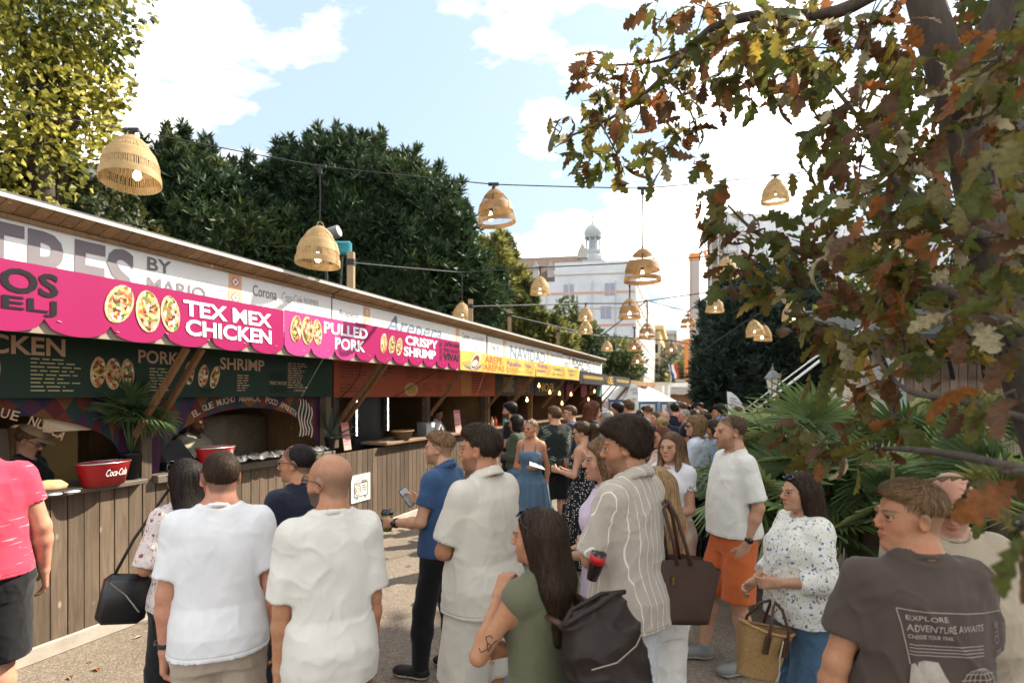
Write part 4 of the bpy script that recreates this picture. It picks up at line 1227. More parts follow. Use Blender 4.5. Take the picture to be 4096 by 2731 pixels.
INK_PALE = mat('pale_print', (.31, .33, .35), .6); INK_TILE = mat('peach_print', (.70, .42, .25), .6); INK_TILE2 = mat('rose_print', (.60, .26, .22), .6); INK_W = mat('white_print', (.80, .81, .79), .5); INK_NAVY = mat('navy_print', (.13, .18, .25), .6)
T, A_, N_, X_ = stall_roots
fascias = [board('fascia_sign', 2.55, 7.77, 2.66, 3.19, -.002, M_SIGN, T), board('fascia_sign', 7.80, 12.64, 2.66, 3.18, -.002, M_SIGN, A_), board('fascia_sign', 12.72, 18.26, 2.66, 3.17, -.002, M_SIGN, N_), board('fascia_sign', 18.30, 23.72, 2.66, 3.15, -.002, M_SIGN, X_)]
# lettering on the white fascia
stext('TRES', 4.08, 2.69, 5.22, 3.165, .003, INK_GREY, T, bold=.028)
stext('BY', 5.33, 3.04, 5.56, 3.155, .003, INK_GREY, T, bold=.02); stext('MARIO', 5.33, 2.855, 5.92, 2.98, .003, INK_GREY, T, bold=.015)
def tiles(s0, w, h0, h1, p):
    h = h1
    while h - w * .9 > h0 - .1:
        b = max(h - w * .92, h0)
        par(mesh_obj('tile_print', [S(s0, .002, b), S(s0 + w, .002, b), S(s0 + w, .002, h), S(s0, .002, h)], [[0, 1, 2, 3]], INK_TILE, None, False), p)
        c, r = (s0 + w / 2, (b + h) / 2), w * .42
        pts = [S(c[0] + r * (1 if k % 2 == 0 else .62) * math.cos(k * math.pi / 8), .0045, c[1] + r * (1 if k % 2 == 0 else .62) * math.sin(k * math.pi / 8) * (h - b) / w) for k in range(16)]
        par(mesh_obj('tile_print', pts, [list(range(16))], INK_TILE2, None, False), p)
        for rr, mm, o in ((.25, INK_W, .006), (.11, INK_NAVY, .0075)):
            par(mesh_obj('tile_print', [S(c[0] + w * rr * dx, o, c[1] + w * rr * dz) for dx, dz in ((1, 0), (0, 1), (-1, 0), (0, -1))], [[0, 1, 2, 3]], mm, None, False), p)
        h = b - w * .06
tiles(6.19, .165, 2.66, 3.18, T); tiles(8.44, .16, 2.66, 3.17, A_); tiles(11.25, .15, 2.66, 3.17, A_); tiles(13.55, .2, 2.66, 3.16, N_); tiles(16.75, .2, 2.66, 3.15, N_); tiles(18.95, .2, 2.66, 3.14, X_); tiles(22.2, .25, 2.66, 3.14, X_)
def logos(s0, w, p, top=3.12):
    k = w / 1.05
    stext('Corona', s0, top - .115 * k ** .5, s0 + .34 * k, top, .003, INK_GREY if k < 1.2 else INK_PALE, p, bold=.004)
    stext('Coca-Cola', s0 + .42 * k, top - .115 * k ** .5, s0 + .74 * k, top - .005, .003, INK_PALE, p, shear=.3)
    stext('ROMER', s0 + .78 * k, top - .075 * k ** .5, s0 + 1.03 * k, top - .02, .003, INK_PALE, p); stext('QUELLE', s0 + .78 * k, top - .13 * k ** .5, s0 + 1.03 * k, top - .085, .003, INK_PALE, p)
    stext('KULTURA', s0, top - .29 * k ** .5, s0 + .40 * k, top - .21 * k ** .5, .003, INK_PALE, p)
    v = [S(s0 + .62 * k + .05 * math.cos(a * .7), .003, top - .24 * k ** .5 + .05 * math.sin(a * .7)) for a in range(9)]
    par(mesh_obj('emblem', v, [list(range(9))], INK_PALE, None, False), p)
logos(6.50, 1.05, T); logos(11.52, 1.0, A_); logos(17.1, 1.1, N_); logos(22.6, 1.0, X_)
stext('Arepera', 7.90, 2.965, 8.32, 3.06, .003, INK_GREY, A_, shear=.25, bold=.004); stext('Mexicana', 7.85, 2.83, 8.35, 2.91, .003, INK_PALE, A_, shear=.25)
stext('Arepera', 8.97, 2.80, 10.70, 3.14, .003, INK_BLUE, A_, shear=.3, bold=.012)
stext('NOEL', 12.95, 2.88, 13.45, 3.02, .003, INK_BLUE, N_, bold=.005); stext('NAVIDAD', 14.0, 2.78, 16.6, 3.08, .003, INK_BLUE, N_, bold=.022)
stext('ETOTIC', 18.45, 2.8, 18.9, 2.93, .003, INK_DK, X_, bold=.01); stext('EXOTIC', 19.4, 2.90, 21.9, 3.10, .003, INK_DK, X_, bold=.02); stext('TUNO', 19.5, 2.68, 21.9, 2.86, .003, INK_DK, X_, bold=.02)

# pink scalloped awning sign
def pink_mat():
    q = Nodes('pink_sign'); n = q.noise(1.2, None, 4); q.fin(q.mix(q.ramp(n, [(.3, 0.0), (.7, 1.0)]), (.27, .0035, .077), (.31, .006, .092)), .38, .4)
    q.bump(q.noise(3, None, 3), .06, .02); return q.m
M_PINK = pink_mat(); M_PINK2 = mat('pink_sign_pale', (.46, .04, .19), .4, .4)
def scallop(s0, s1, n, top, base, dip, o, material, parent, slope=.0):
    pts = [(s0, top), (s0, base)]
    w = (s1 - s0) / n
    for k in range(n):
        for j in range(1, 11):
            x = s0 + k * w + w * j / 10; t = (j / 10 - .5) * 2
            pts.append((x, base - dip * math.sqrt(max(0, 1 - t * t))))
    pts.append((s1, top))
    nn = len(pts); vs = [S(x, o, z) for x, z in pts] + [S(x, o - .008, z) for x, z in pts]
    fs = [list(range(nn)), list(range(2 * nn - 1, nn - 1, -1))] + [[(i + 1) % nn, i, nn + i, nn + (i + 1) % nn] for i in range(nn)]
    return par(mesh_obj('awning_sign', vs, fs, material, None, False), parent)
p1 = scallop(2.9, 6.18, 8, 2.76, 2.425, .095, .722, M_PINK, T); p2 = scallop(6.19, 7.3, 3, 2.77, 2.43, .095, .724, M_PINK2, T); p3 = scallop(7.30, 9.98, 7, 2.78, 2.44, .095, .722, M_PINK, T)
for p in (p1, p2, p3): p['label'] = 'pink scalloped sign board along the awning edge'
stext('TACOS', 3.40, 2.565, 4.21, 2.715, .727, INK_DK, T, bold=.03); stext('TREBELJ', 3.30, 2.44, 4.20, 2.545, .727, INK_DK, T, bold=.02)
stext('TEX MEX', 5.10, 2.575, 6.02, 2.70, .727, INK_W, T, bold=.03, shear=-.02); stext('CHICKEN', 5.12, 2.42, 6.02, 2.55, .727, INK_W, T, bold=.03, shear=-.02)
stext('PULLED', 6.75, 2.60, 7.52, 2.725, .729, INK_W, T, bold=.03); stext('PORK', 6.93, 2.445, 7.47, 2.575, .729, INK_W, T, bold=.03)
stext('CRISPY', 8.36, 2.61, 9.24, 2.735, .727, INK_W, T, bold=.03); stext('SHRIMP', 8.32, 2.46, 9.18, 2.585, .727, INK_W, T, bold=.03)
stext('¡VIVAN', 9.46, 2.66, 9.95, 2.745, .727, INK_DK, T, bold=.02); stext('TRES TACOS', 9.42, 2.595, 9.93, 2.645, .727, INK_DK, T, bold=.01); stext('VIVA!', 9.42, 2.465, 9.93, 2.58, .727, INK_DK, T, bold=.03)
v, f = fit_text('UNO, DOS, TRES', .27, .085, bold=.01); par(mesh_obj('lettering', [S(9.385 - q[1], .727, 2.46 + q[0]) for q in v], f, INK_DK, None, False), T)

for k in range(19):
    m = MB(); sx = 3.1 + k * .372; hz = 2.405 + .015 * math.sin(k * 2.7); a_ = random.uniform(-.5, .5); m.bar(S(sx - .012, .7265, hz - .006 * a_), S(sx + .012, .7265, hz + .006 * a_), .004, .003); par(m.build('staple', M_EDGE, None), T)
def taco_mat():
    if 'taco_print' in _M: return _M['taco_print']
    q = Nodes('taco_print'); v = q.new('ShaderNodeTexVoronoi', i_Scale=42.0); q.l.new(q.tc.outputs['Object'], v.inputs['Vector'])
    sep = q.new('ShaderNodeSeparateColor'); q.l.new(v.outputs['Color'], sep.inputs[0])
    c = q.ramp(sep.outputs[0], [(0, (.10, .035, .012)), (.16, (.62, .30, .17)), (.36, (.55, .07, .03)), (.44, (.72, .62, .45)), (.62, (.12, .19, .035)), (.74, (.60, .46, .12)), (.86, (.32, .13, .05))], True)
    q.fin(c, .5, .3); _M['taco_print'] = q.m; return q.m
M_TACO = taco_mat(); M_SHELL = mat('tortilla_print', (.70, .55, .33), .5, var=(30, (.45, .27, .11), .2))
def taco(c, w, h, rot, o, parent, k=1):
    def el(a, b, sh, oo): return [S(c[0] + (a * math.cos(t) * math.cos(rot) - b * math.sin(t) * math.sin(rot)) + sh, oo, c[1] + (a * math.cos(t) * math.sin(rot) + b * math.sin(t) * math.cos(rot))) for t in [2 * math.pi * j / 18 for j in range(18)]]
    par(mesh_obj('taco_print', el(w / 2, h / 2, 0, o), [list(range(18))], M_SHELL, None, False), parent)
    pts = el(w / 2 * .80, h / 2 * .93, w * .04, o + .002)
    cc = sum(pts, Vector()) / 18
    pts = [cc + (p - cc) * (1 + .07 * math.sin(j * 5.1)) for j, p in enumerate(pts)]
    par(mesh_obj('taco_print', pts, [list(range(18))], M_TACO, None, False), parent)
for c, w, h, rot in (((4.60, 2.59), .19, .29, -.40), ((4.81, 2.565), .19, .31, .05), ((4.99, 2.57), .16, .28, .12)): taco(c, w, h, rot, .727, T)
for c, w, h, rot in (((6.34, 2.60), .16, .27, -.12), ((6.50, 2.60), .17, .29, .0), ((6.65, 2.60), .14, .27, .1)): taco(c, w, h, rot, .729, T)
for c, w, h, rot in (((7.86, 2.585), .14, .25, -.15), ((8.04, 2.58), .14, .24, -.25), ((8.21, 2.57), .14, .24, -.3)): taco(c, w, h, rot, .727, T)

# yellow and black awning signs
M_YSIGN = mat('yellow_sign', (.55, .31, .055), .45, .35, var=(2, (.70, .43, .10), .2)); INK_R = mat('red_print', (.62, .09, .03), .5); INK_P = mat('purple_print', (.17, .075, .20), .5); INK_G = mat('green_print', (.06, .17, .11), .5)
y1 = board('awning_sign', 9.99, 13.66, 2.345, 2.66, .722, M_YSIGN, A_); y1['label'] = 'yellow printed arepa sign along the awning edge'
y2 = board('awning_sign', 13.72, 17.45, 2.355, 2.67, .722, M_YSIGN, N_); y2['label'] = 'yellow printed sign listing arepa fillings'
stext('AREPE', 10.95, 2.51, 11.75, 2.63, .725, INK_R, A_, bold=.012); stext('/AREPAS', 10.82, 2.375, 11.85, 2.49, .725, INK_R, A_, bold=.012)
stext('Pabellón', 12.0, 2.50, 12.78, 2.60, .725, INK_P, A_, bold=.015); stext('Pelua', 13.02, 2.51, 13.38, 2.60, .725, INK_P, A_, bold=.015)
M_MENUTXT = mat('brown_small_print', (.10, .06, .035), .6)
def small_lines(s0, s1, h0, h1, n, o, material, parent, th=.35):
    for k in range(n):
        h = h1 - (h1 - h0) * (k + .5) / n; w = (s1 - s0) * random.uniform(.55, 1.0); m = MB(); s = s0; t = (h1 - h0) / n * th
        while s < s0 + w:
            e = min(s + random.uniform(.03, .09) * (1 + .4 * (s1 - s0)), s0 + w); m.quad(S(s, o, h - t / 2), S(e, o, h - t / 2), S(e, o, h + t / 2), S(s, o, h + t / 2)); s = e + .018
        par(m.build('small_print', material, None), parent)
small_lines(11.95, 12.95, 2.365, 2.48, 4, .725, M_MENUTXT, A_); small_lines(13.02, 13.45, 2.39, 2.49, 3, .725, M_MENUTXT, A_)
stext('Reina', 13.85, 2.55, 14.5, 2.65, .725, INK_P, N_, bold=.015); stext('pepiada', 13.76, 2.43, 14.38, 2.53, .725, INK_P, N_, bold=.015)
stext('Pabellón', 15.0, 2.53, 15.7, 2.62, .725, INK_G, N_, bold=.015); stext('sin carne', 14.95, 2.41, 15.7, 2.49, .725, INK_G, N_, bold=.015); stext('Pabellón', 16.25, 2.54, 16.95, 2.63, .725, INK_G, N_, bold=.015); stext('vegano', 16.35, 2.42, 16.95, 2.51, .725, INK_G, N_, bold=.015)
for a, b in ((14.42, 14.85), (15.74, 16.15), (16.98, 17.35)): small_lines(a, b, 2.40, 2.63, 7, .725, M_MENUTXT, N_)
# arepa picture: bowl, bread, filling
def sdisc(c, a, b, o, material, parent, rot=0, t0=0, t1=2 * math.pi, n=20):
    pts = []
    for j in range(n + 1):
        t = t0 + (t1 - t0) * j / n; x, z = a * math.cos(t), b * math.sin(t)
        pts.append(S(c[0] + x * math.cos(rot) - z * math.sin(rot), o, c[1] + x * math.sin(rot) + z * math.cos(rot)))
    return par(mesh_obj('food_print', pts, [list(range(n + 1))], material, None, False), parent)
sdisc((10.45, 2.46), .36, .10, .7245, mat('purple_bowl_print', (.16, .12, .18), .5), A_, 0, math.pi, 2 * math.pi)
sdisc((10.40, 2.455), .34, .05, .7255, mat('olive_print', (.33, .28, .08), .5), A_)
sdisc((10.58, 2.53), .26, .115, .727, mat('bread_print', (.62, .52, .35), .6, var=(20, (.42, .30, .16), .2)), A_, .55)
sdisc((10.55, 2.50), .17, .085, .7285, mat('filling_print', (.045, .022, .018), .5, var=(14, (.18, .06, .03), .2)), A_, .55)
sdisc((10.52, 2.475), .11, .05, .730, mat('cheese_print', (.72, .72, .70), .6), A_, .3)
for s0, s1, st in ((17.56, 22.7, X_), (22.75, 25.9, X_)):
    board('awning_sign', s0, s1, 2.26, 2.63, .722, mat('black_sign', (.017, .019, .022), .5), st)
INK_GOLD = mat('gold_print', (.62, .40, .08), .5)
stext('NOEL', 21.1, 2.32, 22.3, 2.58, .726, INK_GOLD, X_, bold=.02)
for s0, s1 in ((17.9, 20.6), (23.0, 25.6)):
    v, f = fit_text('noooooooooooo', s1 - s0, .10, bold=.012); par(mesh_obj('lettering', [S(s0 + q[0], .726, 2.42 + q[1]) for q in v], f, INK_GOLD, None, False), X_)
# end awning of the row
ea = empty('end_awning', S(26, 0, 0), STALL_ROT); tag(ea, 'brown timber awning flap at the far end of the stall row', 'awning')
m = MB(); m.box((0, -.74, 2.36), (12, -.70, 2.56)); m.build('edge_board', M_BEAM, ea); m = MB(); m.box((0, -.70, 2.5), (12, .0, 2.54)); m.build('panel', M_PLANK, ea)
for x in (.3, 4.2):
    m = MB(); m.bar((x - 1.0, -.05, 1.5), (x, -.66, 2.4), .06, .09); m.build('strut', M_BEAM, ea)

# menu boards over the counters
M_GREEN = mat('green_menu', (.012, .034, .020), .5, .3); M_ORM = mat('orange_menu', (.30, .055, .017), .5, .3); INK_TAN = mat('tan_print', (.52, .35, .23), .6); INK_OLV = mat('olive_small_print', (.42, .38, .20), .6); INK_BG = mat('black_print', (.008, .014, .01), .6)
gmn = board('menu_board', 2.6, 7.76, 1.925, 2.41, .028, M_GREEN, T); gmn['label'] = 'dark green taco menu board with tan headings'
stext('CHICKEN', 3.85, 2.235, 4.66, 2.37, .032, INK_TAN, T, bold=.025)
stext('PORK', 5.23, 2.22, 5.61, 2.335, .032, INK_TAN, T, bold=.02); stext('SHRIMP', 6.06, 2.20, 6.63, 2.32, .032, INK_TAN, T, bold=.02)
small_lines(4.43, 4.78, 1.965, 2.225, 9, .032, INK_OLV, T); small_lines(5.33, 5.55, 1.975, 2.19, 8, .032, INK_OLV, T); small_lines(6.27, 6.45, 1.98, 2.16, 7, .032, INK_TAN, T); small_lines(6.98, 7.3, 2.02, 2.32, 11, .032, INK_TAN, T)
stext('DOS', 5.13, 1.955, 5.25, 2.0, .032, INK_BG, T, bold=.03); stext('TRES', 5.83, 1.955, 5.98, 2.01, .032, INK_BG, T, bold=.03)
stext('VIVAN', 6.70, 2.11, 6.96, 2.20, .032, INK_BG, T, bold=.03); stext('TRES TACOS', 6.70, 2.06, 6.96, 2.095, .032, INK_TAN, T, bold=.008); stext('VIVA!', 6.70, 1.96, 6.96, 2.045, .032, INK_BG, T, bold=.03); stext('CERVEZA', 7.08, 1.985, 7.25, 2.01, .032, INK_TAN, T, bold=.01)
for c, w, h, rot in (((4.90, 2.13), .12, .25, -.1), ((5.02, 2.12), .13, .26, .0), ((5.14, 2.13), .11, .24, .05), ((5.72, 2.15), .10, .22, -.1), ((5.87, 2.13), .11, .22, -.2), ((6.00, 2.12), .10, .23, -.3), ((4.19, 2.13), .12, .25, 0)): taco(c, w, h, rot, .031, T)
om = board('menu_board', 7.79, 13.05, 1.915, 2.40, .028, M_ORM, A_); om['label'] = 'rust orange arepa menu board in the shade'
for a, b, c, d, n in ((7.9, 8.5, 2.16, 2.36, 5), (7.9, 8.4, 1.97, 2.10, 3), (8.7, 9.2, 2.2, 2.36, 3), (9.5, 9.9, 2.2, 2.37, 4), (10.0, 10.4, 2.2, 2.37, 4), (10.5, 10.9, 2.2, 2.37, 4), (10.0, 10.3, 2.0, 2.14, 4), (10.45, 10.75, 2.0, 2.14, 4), (10.85, 11.15, 2.0, 2.14, 4), (11.9, 12.8, 1.98, 2.36, 7)): small_lines(a, b, c, d, n, .032, mat('maroon_small_print', (.11, .02, .01), .6), A_)
sdisc((9.65, 2.03), .20, .105, .031, mat('plate_print', (.38, .26, .14), .6), A_); sdisc((9.65, 2.03), .15, .08, .033, mat('arepa_print', (.42, .23, .05), .6, var=(16, (.25, .13, .03), .2)), A_)
board('menu_panel', 11.4, 11.85, 1.93, 2.40, .034, mat('ochre_panel', (.33, .13, .03), .5), A_)
nm_ = board('menu_board', 13.08, 15.6, 1.92, 2.40, .028, M_BLACKW, N_); small_lines(13.5, 14.2, 2.0, 2.34, 7, .032, INK_OLV, N_); small_lines(14.4, 15.3, 2.0, 2.34, 6, .032, mat('rust_small_print', (.3, .12, .04), .6), N_)
board('menu_board', 15.65, 18.2, 1.92, 2.40, .028, M_BLACKW, N_); stext('NOEL', 15.95, 2.03, 17.4, 2.26, .033, INK_GOLD, N_, bold=.025)
for s0, s1, c in ((18.6, 19.4, (.30, .04, .10)), (20.4, 21.2, (.36, .06, .12)), (21.6, 22.4, (.30, .14, .03)), (22.7, 23.5, (.10, .22, .17))):
    board('bunting_flag', s0, s1, 1.86 + random.random() * .1, 2.28, .03, mat('bunting_%d' % int(s0 * 10), c, .7), X_)
stext('bez glutena', 18.7, 2.28, 20.4, 2.36, .035, INK_PALE, X_)

# painted arch panels inside the taco stall
ARCH_C = [(.08, .008, .012), (.11, .02, .012), (.01, .014, .04), (.012, .03, .026), (.05, .012, .04), (.13, .05, .012), (.018, .035, .045)]
def arch_panel(s0, s1, top, spring, o, parent, label):
    root_pts = []; n = 18; mid, rad = (s0 + s1) / 2, (s1 - s0) / 2 - .12
    inner = [(mid + rad * math.cos(math.pi * j / n), spring + (top - .12 - spring) * math.sin(math.pi * j / n)) for j in range(n + 1)][::-1]
    vs, fs, mi = [], [], []
    mats_ = [mat('mural_%d' % k, c, .6) for k, c in enumerate(ARCH_C)]
    for j in range(n):
        a, b = inner[j], inner[j + 1]; k = len(vs)
        vs += [S(a[0], o, a[1]), S(b[0], o, b[1]), S(b[0], o, top), S(a[0], o, top)]
        mx = (a[0] + b[0]) / 2; t = len(vs); vs.append(S(mx, o + .001, (min(a[1], b[1]) + top) / 2))
        for e in ((0, 1), (1, 2), (2, 3), (3, 0)): fs.append([k + e[0], k + e[1], t]); mi.append((j * 3 + e[0] * 2) % 7)
    for x0, x1 in ((s0, s0 + .12), (s1 - .12, s1)):
        k = len(vs); vs += [S(x0, o, 1.2), S(x1, o, 1.2), S(x1, o, top), S(x0, o, top)]; fs.append([k, k + 1, k + 2, k + 3]); mi.append(4)
    ob = par(mesh_obj('mural_panel', vs, fs, mats_, None, False, mi), parent); ob['label'] = label
    return inner
arch_panel(3.05, 5.28, 1.93, 1.42, -.10, T, 'dark red and blue patterned arch panel'); inn = arch_panel(5.40, 7.72, 1.93, 1.30, -.10, T, 'patterned arch panel with curved white saying')
def arc_text(body, mid, rx, z0, rz, a0, a1, size, o, material, parent):
    n = len(body)
    for i, ch in enumerate(body):
        if ch == ' ': continue
        a = a0 + (a1 - a0) * (i + .5) / n; v, f = fit_text(ch, size * (.35 if ch in 'I,.' else .72), size * (1 if ch not in ',.' else .25), bold=.015)
        c = (mid + rx * math.cos(a), z0 + rz * math.sin(a)); t = math.atan2(rz * math.cos(a) * -1, rx * math.sin(a)) * 1.0
        ca, sa = math.cos(t), math.sin(t)
        par(mesh_obj('lettering', [S(c[0] + q[0] * ca - q[1] * sa, o, c[1] + q[0] * sa + q[1] * ca) for q in v], f, material, None, False), parent)
arc_text('EL QUE MUCHO ABARCA, POCO APRIETA', 6.52, .95, 1.30, .58, 2.35, .75, .065, -.09, INK_TAN, T)
arc_text('MAS VALE TARDE QUE NUNCA', 3.9, .95, 1.30, .54, 2.3, .6, .07, -.09, INK_TAN, T)
stext('TRES', 5.32, 1.80, 5.42, 1.86, -.085, INK_TAN, T, bold=.02); stext('TACOS', 5.32, 1.70, 5.43, 1.76, -.085, INK_TAN, T, bold=.02)
pk = board('pick_up_sign', 4.62, 5.2, 1.66, 1.78, -.16, mat('cream_board', (.55, .44, .31), .6), T); stext('PICK UP', 4.98, 1.69, 5.25, 1.75, -.155, INK_DK, T, bold=.03)
hp_ = [S(4.93 + .028 * (math.sin(t) ** 3) * 1.1, -.155, 1.72 + .026 * (.8 * math.cos(t) - .35 * math.cos(2 * t) - .15 * math.cos(3 * t))) for t in [2 * math.pi * j / 20 for j in range(20)]]
par(mesh_obj('heart_print', hp_, [list(range(20))], INK_DK, None, False), T)
# warm board behind the arch with doorway light put into its colour, dark cabinet, cream cloth panel
par(board('door_panel', 5.30, 5.62, 1.0, 1.75, -1.4, mat('warm_panel', (.55, .36, .14), .7), None), T)
par(board('wall_panel', 4.75, 5.0, 1.0, 1.65, -1.2, mat('pale_panel', (.42, .33, .26), .7), None), T)
# rope-like white squiggle painted at the right end of the arch
m = MB()
for k in range(5): m.tube([S(7.30 + .05 * k + .02 * math.sin(j * .8), -.085, 1.90 - .035 * j - .02 * k) + Vector((0, 0, .03 * math.sin(k + j * .4))) for j in range(13)], .009, 5)
par(m.build('rope_ornament', mat('cream_rope', (.50, .42, .33), .8), None, True), T)

# lit LED bars at the arepa stall (two vertical strips)
M_LED = mat('led_strip', (.8, .85, .9), .4, emit=((.95, .97, 1.0), 5.0))
for s_, h0, h1 in ((8.63, 1.36, 1.88), (9.42, 1.39, 1.90)):
    m = MB(); m.bar(S(s_, -.28, h0), S(s_, -.28, h1), .05, .05); l = m.build('led_bar', M_BLACKW, None); tag(l, 'glowing vertical light bar in the arepa stall, ' + ('nearer one by the plant' if s_ < 9 else 'farther one over the basket'), 'light')
    for k in range(24):
        m = MB(); z = h0 + (h1 - h0) * (k + .5) / 24; m.tube([S(s_, -.25, z - .006), S(s_, -.25, z + .006)], .011, 6); par(m.build('led', M_LED, None), l)
par(board('fridge_door', 8.66, 9.38, 1.0, 1.92, -.32, M_BLACKW, None), A_)
# ------------------------------------------------------------------ rattan lamps on wires
def straw_mat(name, c1, c2, tr):
    q = Nodes(name); n = q.noise(60, q.vec((1, 1, 6)), 3); n2 = q.noise(9, None, 3)
    c = q.mix(q.ramp(n, [(.35, 0.0), (.7, 1.0)]), c1, c2); c = q.mix(q.ramp(n2, [(.4, 0.0), (.7, .35)]), c, tuple(x * .6 for x in c1))
    q.fin(c, .6, .3); q.translucent(c, tr); return q.m
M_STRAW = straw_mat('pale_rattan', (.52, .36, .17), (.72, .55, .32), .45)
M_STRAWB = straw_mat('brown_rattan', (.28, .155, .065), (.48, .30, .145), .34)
M_CORD = mat('black_cord', (.015, .015, .017), .6)
M_BULB = mat('lit_bulb', (.9, .8, .6), .3, emit=((1.0, .84, .58), 6.0))
M_BULBW = mat('warm_bulb', (.9, .7, .4), .3, emit=((1.0, .50, .14), 3.2))
LR, LH = .25, .46
def shade_r(t): return LR * float(np.interp(t, [0, .12, .35, .55, .72, .86, .95, 1.0], [1.0, .99, .93, .82, .66, .45, .27, .12]))
def band_mesh(name, t0, t1, material, rows, n=44):
    vs, fs = [], []; N = n * 2
    for k in range(rows + 1):
        t = t0 + (t1 - t0) * k / rows
        for j in range(N):
            a = 2 * math.pi * j / N
            r = shade_r(t) + .0045 * math.cos(math.pi * j) * (1 if k % 2 else -1) + .003
            vs.append((r * math.cos(a), r * math.sin(a), t * LH - LH))
    for k in range(rows):
        for j in range(N): fs.append([k * N + j, k * N + (j + 1) % N, (k + 1) * N + (j + 1) % N, (k + 1) * N + j])
    me = bpy.data.meshes.new(name); me.from_pydata(vs, [], fs); me.materials.append(material); me.polygons.foreach_set('use_smooth', [True] * len(fs)); return me
def rib_mesh(n, w, material, t0=0.0, t1=.97):
    vs, fs = [], []; K = 9
    for j in range(n):
        a = 2 * math.pi * j / n + random.uniform(-.01, .01); b = len(vs)
        for k in range(K + 1):
            t = t0 + (t1 - t0) * k / K; r = shade_r(t); da = w / max(r, .06) / 2 * (.6 + .4 * r / LR)
            for s_, rr in ((-1, r), (1, r), (0, r - w * .6)): vs.append((rr * math.cos(a + da * s_), rr * math.sin(a + da * s_), t * LH - LH))
        for k in range(K):
            for u, v in ((0, 1), (1, 2), (2, 0)): fs.append([b + k * 3 + u, b + k * 3 + v, b + k * 3 + 3 + v, b + k * 3 + 3 + u])
    me = bpy.data.meshes.new('ribs'); me.from_pydata(vs, [], fs); me.materials.append(material); return me
LAMP = {'pale': ([band_mesh('band', .0, .16, M_STRAW, 7), band_mesh('band', .34, .60, M_STRAW, 11), band_mesh('band', .78, 1.0, M_STRAW, 11)], rib_mesh(88, .0105, M_STRAW)),
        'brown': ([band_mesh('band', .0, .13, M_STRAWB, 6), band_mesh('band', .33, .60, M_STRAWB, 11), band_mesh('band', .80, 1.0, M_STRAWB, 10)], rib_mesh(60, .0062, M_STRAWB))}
bm = MB(); bm.lathe([(.012, .06), (.016, .02), (.034, -.02), (.036, -.045), (.02, -.07), (.0, -.076)], 12); _b = bm.build('bulb', M_BULB, None, True); BULB_ME = _b.data; bpy.data.objects.remove(_b)
bm = MB(); bm.lathe([(.02, .0), (.022, .1), (.012, .11)], 8); _b = bm.build('socket', M_CORD, None, True); SOCK_ME = _b.data; bpy.data.objects.remove(_b)
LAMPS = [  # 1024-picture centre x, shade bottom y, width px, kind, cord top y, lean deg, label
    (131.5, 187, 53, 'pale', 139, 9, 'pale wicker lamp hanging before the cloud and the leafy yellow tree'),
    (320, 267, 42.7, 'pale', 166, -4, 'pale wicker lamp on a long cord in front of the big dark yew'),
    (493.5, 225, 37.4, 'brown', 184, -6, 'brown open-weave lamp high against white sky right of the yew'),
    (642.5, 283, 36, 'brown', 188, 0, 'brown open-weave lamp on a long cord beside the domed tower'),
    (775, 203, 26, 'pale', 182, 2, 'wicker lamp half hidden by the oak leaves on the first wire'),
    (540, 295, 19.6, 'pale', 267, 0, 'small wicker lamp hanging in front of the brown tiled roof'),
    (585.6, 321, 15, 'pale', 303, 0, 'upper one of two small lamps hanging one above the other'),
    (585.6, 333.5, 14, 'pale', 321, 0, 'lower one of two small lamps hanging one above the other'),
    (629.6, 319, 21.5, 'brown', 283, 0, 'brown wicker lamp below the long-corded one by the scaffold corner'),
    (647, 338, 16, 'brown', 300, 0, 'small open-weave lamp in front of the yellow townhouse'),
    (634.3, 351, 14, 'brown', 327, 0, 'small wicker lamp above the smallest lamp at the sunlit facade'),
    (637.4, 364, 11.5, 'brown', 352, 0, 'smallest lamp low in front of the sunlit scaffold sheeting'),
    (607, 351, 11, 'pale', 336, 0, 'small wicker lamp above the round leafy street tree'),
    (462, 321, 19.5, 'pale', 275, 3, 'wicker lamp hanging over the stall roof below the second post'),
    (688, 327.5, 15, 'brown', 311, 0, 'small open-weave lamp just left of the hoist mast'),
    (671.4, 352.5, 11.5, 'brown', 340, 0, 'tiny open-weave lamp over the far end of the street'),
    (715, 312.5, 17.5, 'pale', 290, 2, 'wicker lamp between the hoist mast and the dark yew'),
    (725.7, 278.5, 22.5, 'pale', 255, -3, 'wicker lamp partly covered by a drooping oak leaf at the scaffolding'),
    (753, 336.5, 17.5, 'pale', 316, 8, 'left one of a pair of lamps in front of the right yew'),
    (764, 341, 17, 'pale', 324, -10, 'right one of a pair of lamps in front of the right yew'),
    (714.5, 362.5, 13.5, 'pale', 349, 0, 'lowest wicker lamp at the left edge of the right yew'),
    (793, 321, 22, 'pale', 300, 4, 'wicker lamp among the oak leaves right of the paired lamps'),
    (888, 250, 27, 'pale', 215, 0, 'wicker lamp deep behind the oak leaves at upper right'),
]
wire_nodes = {}
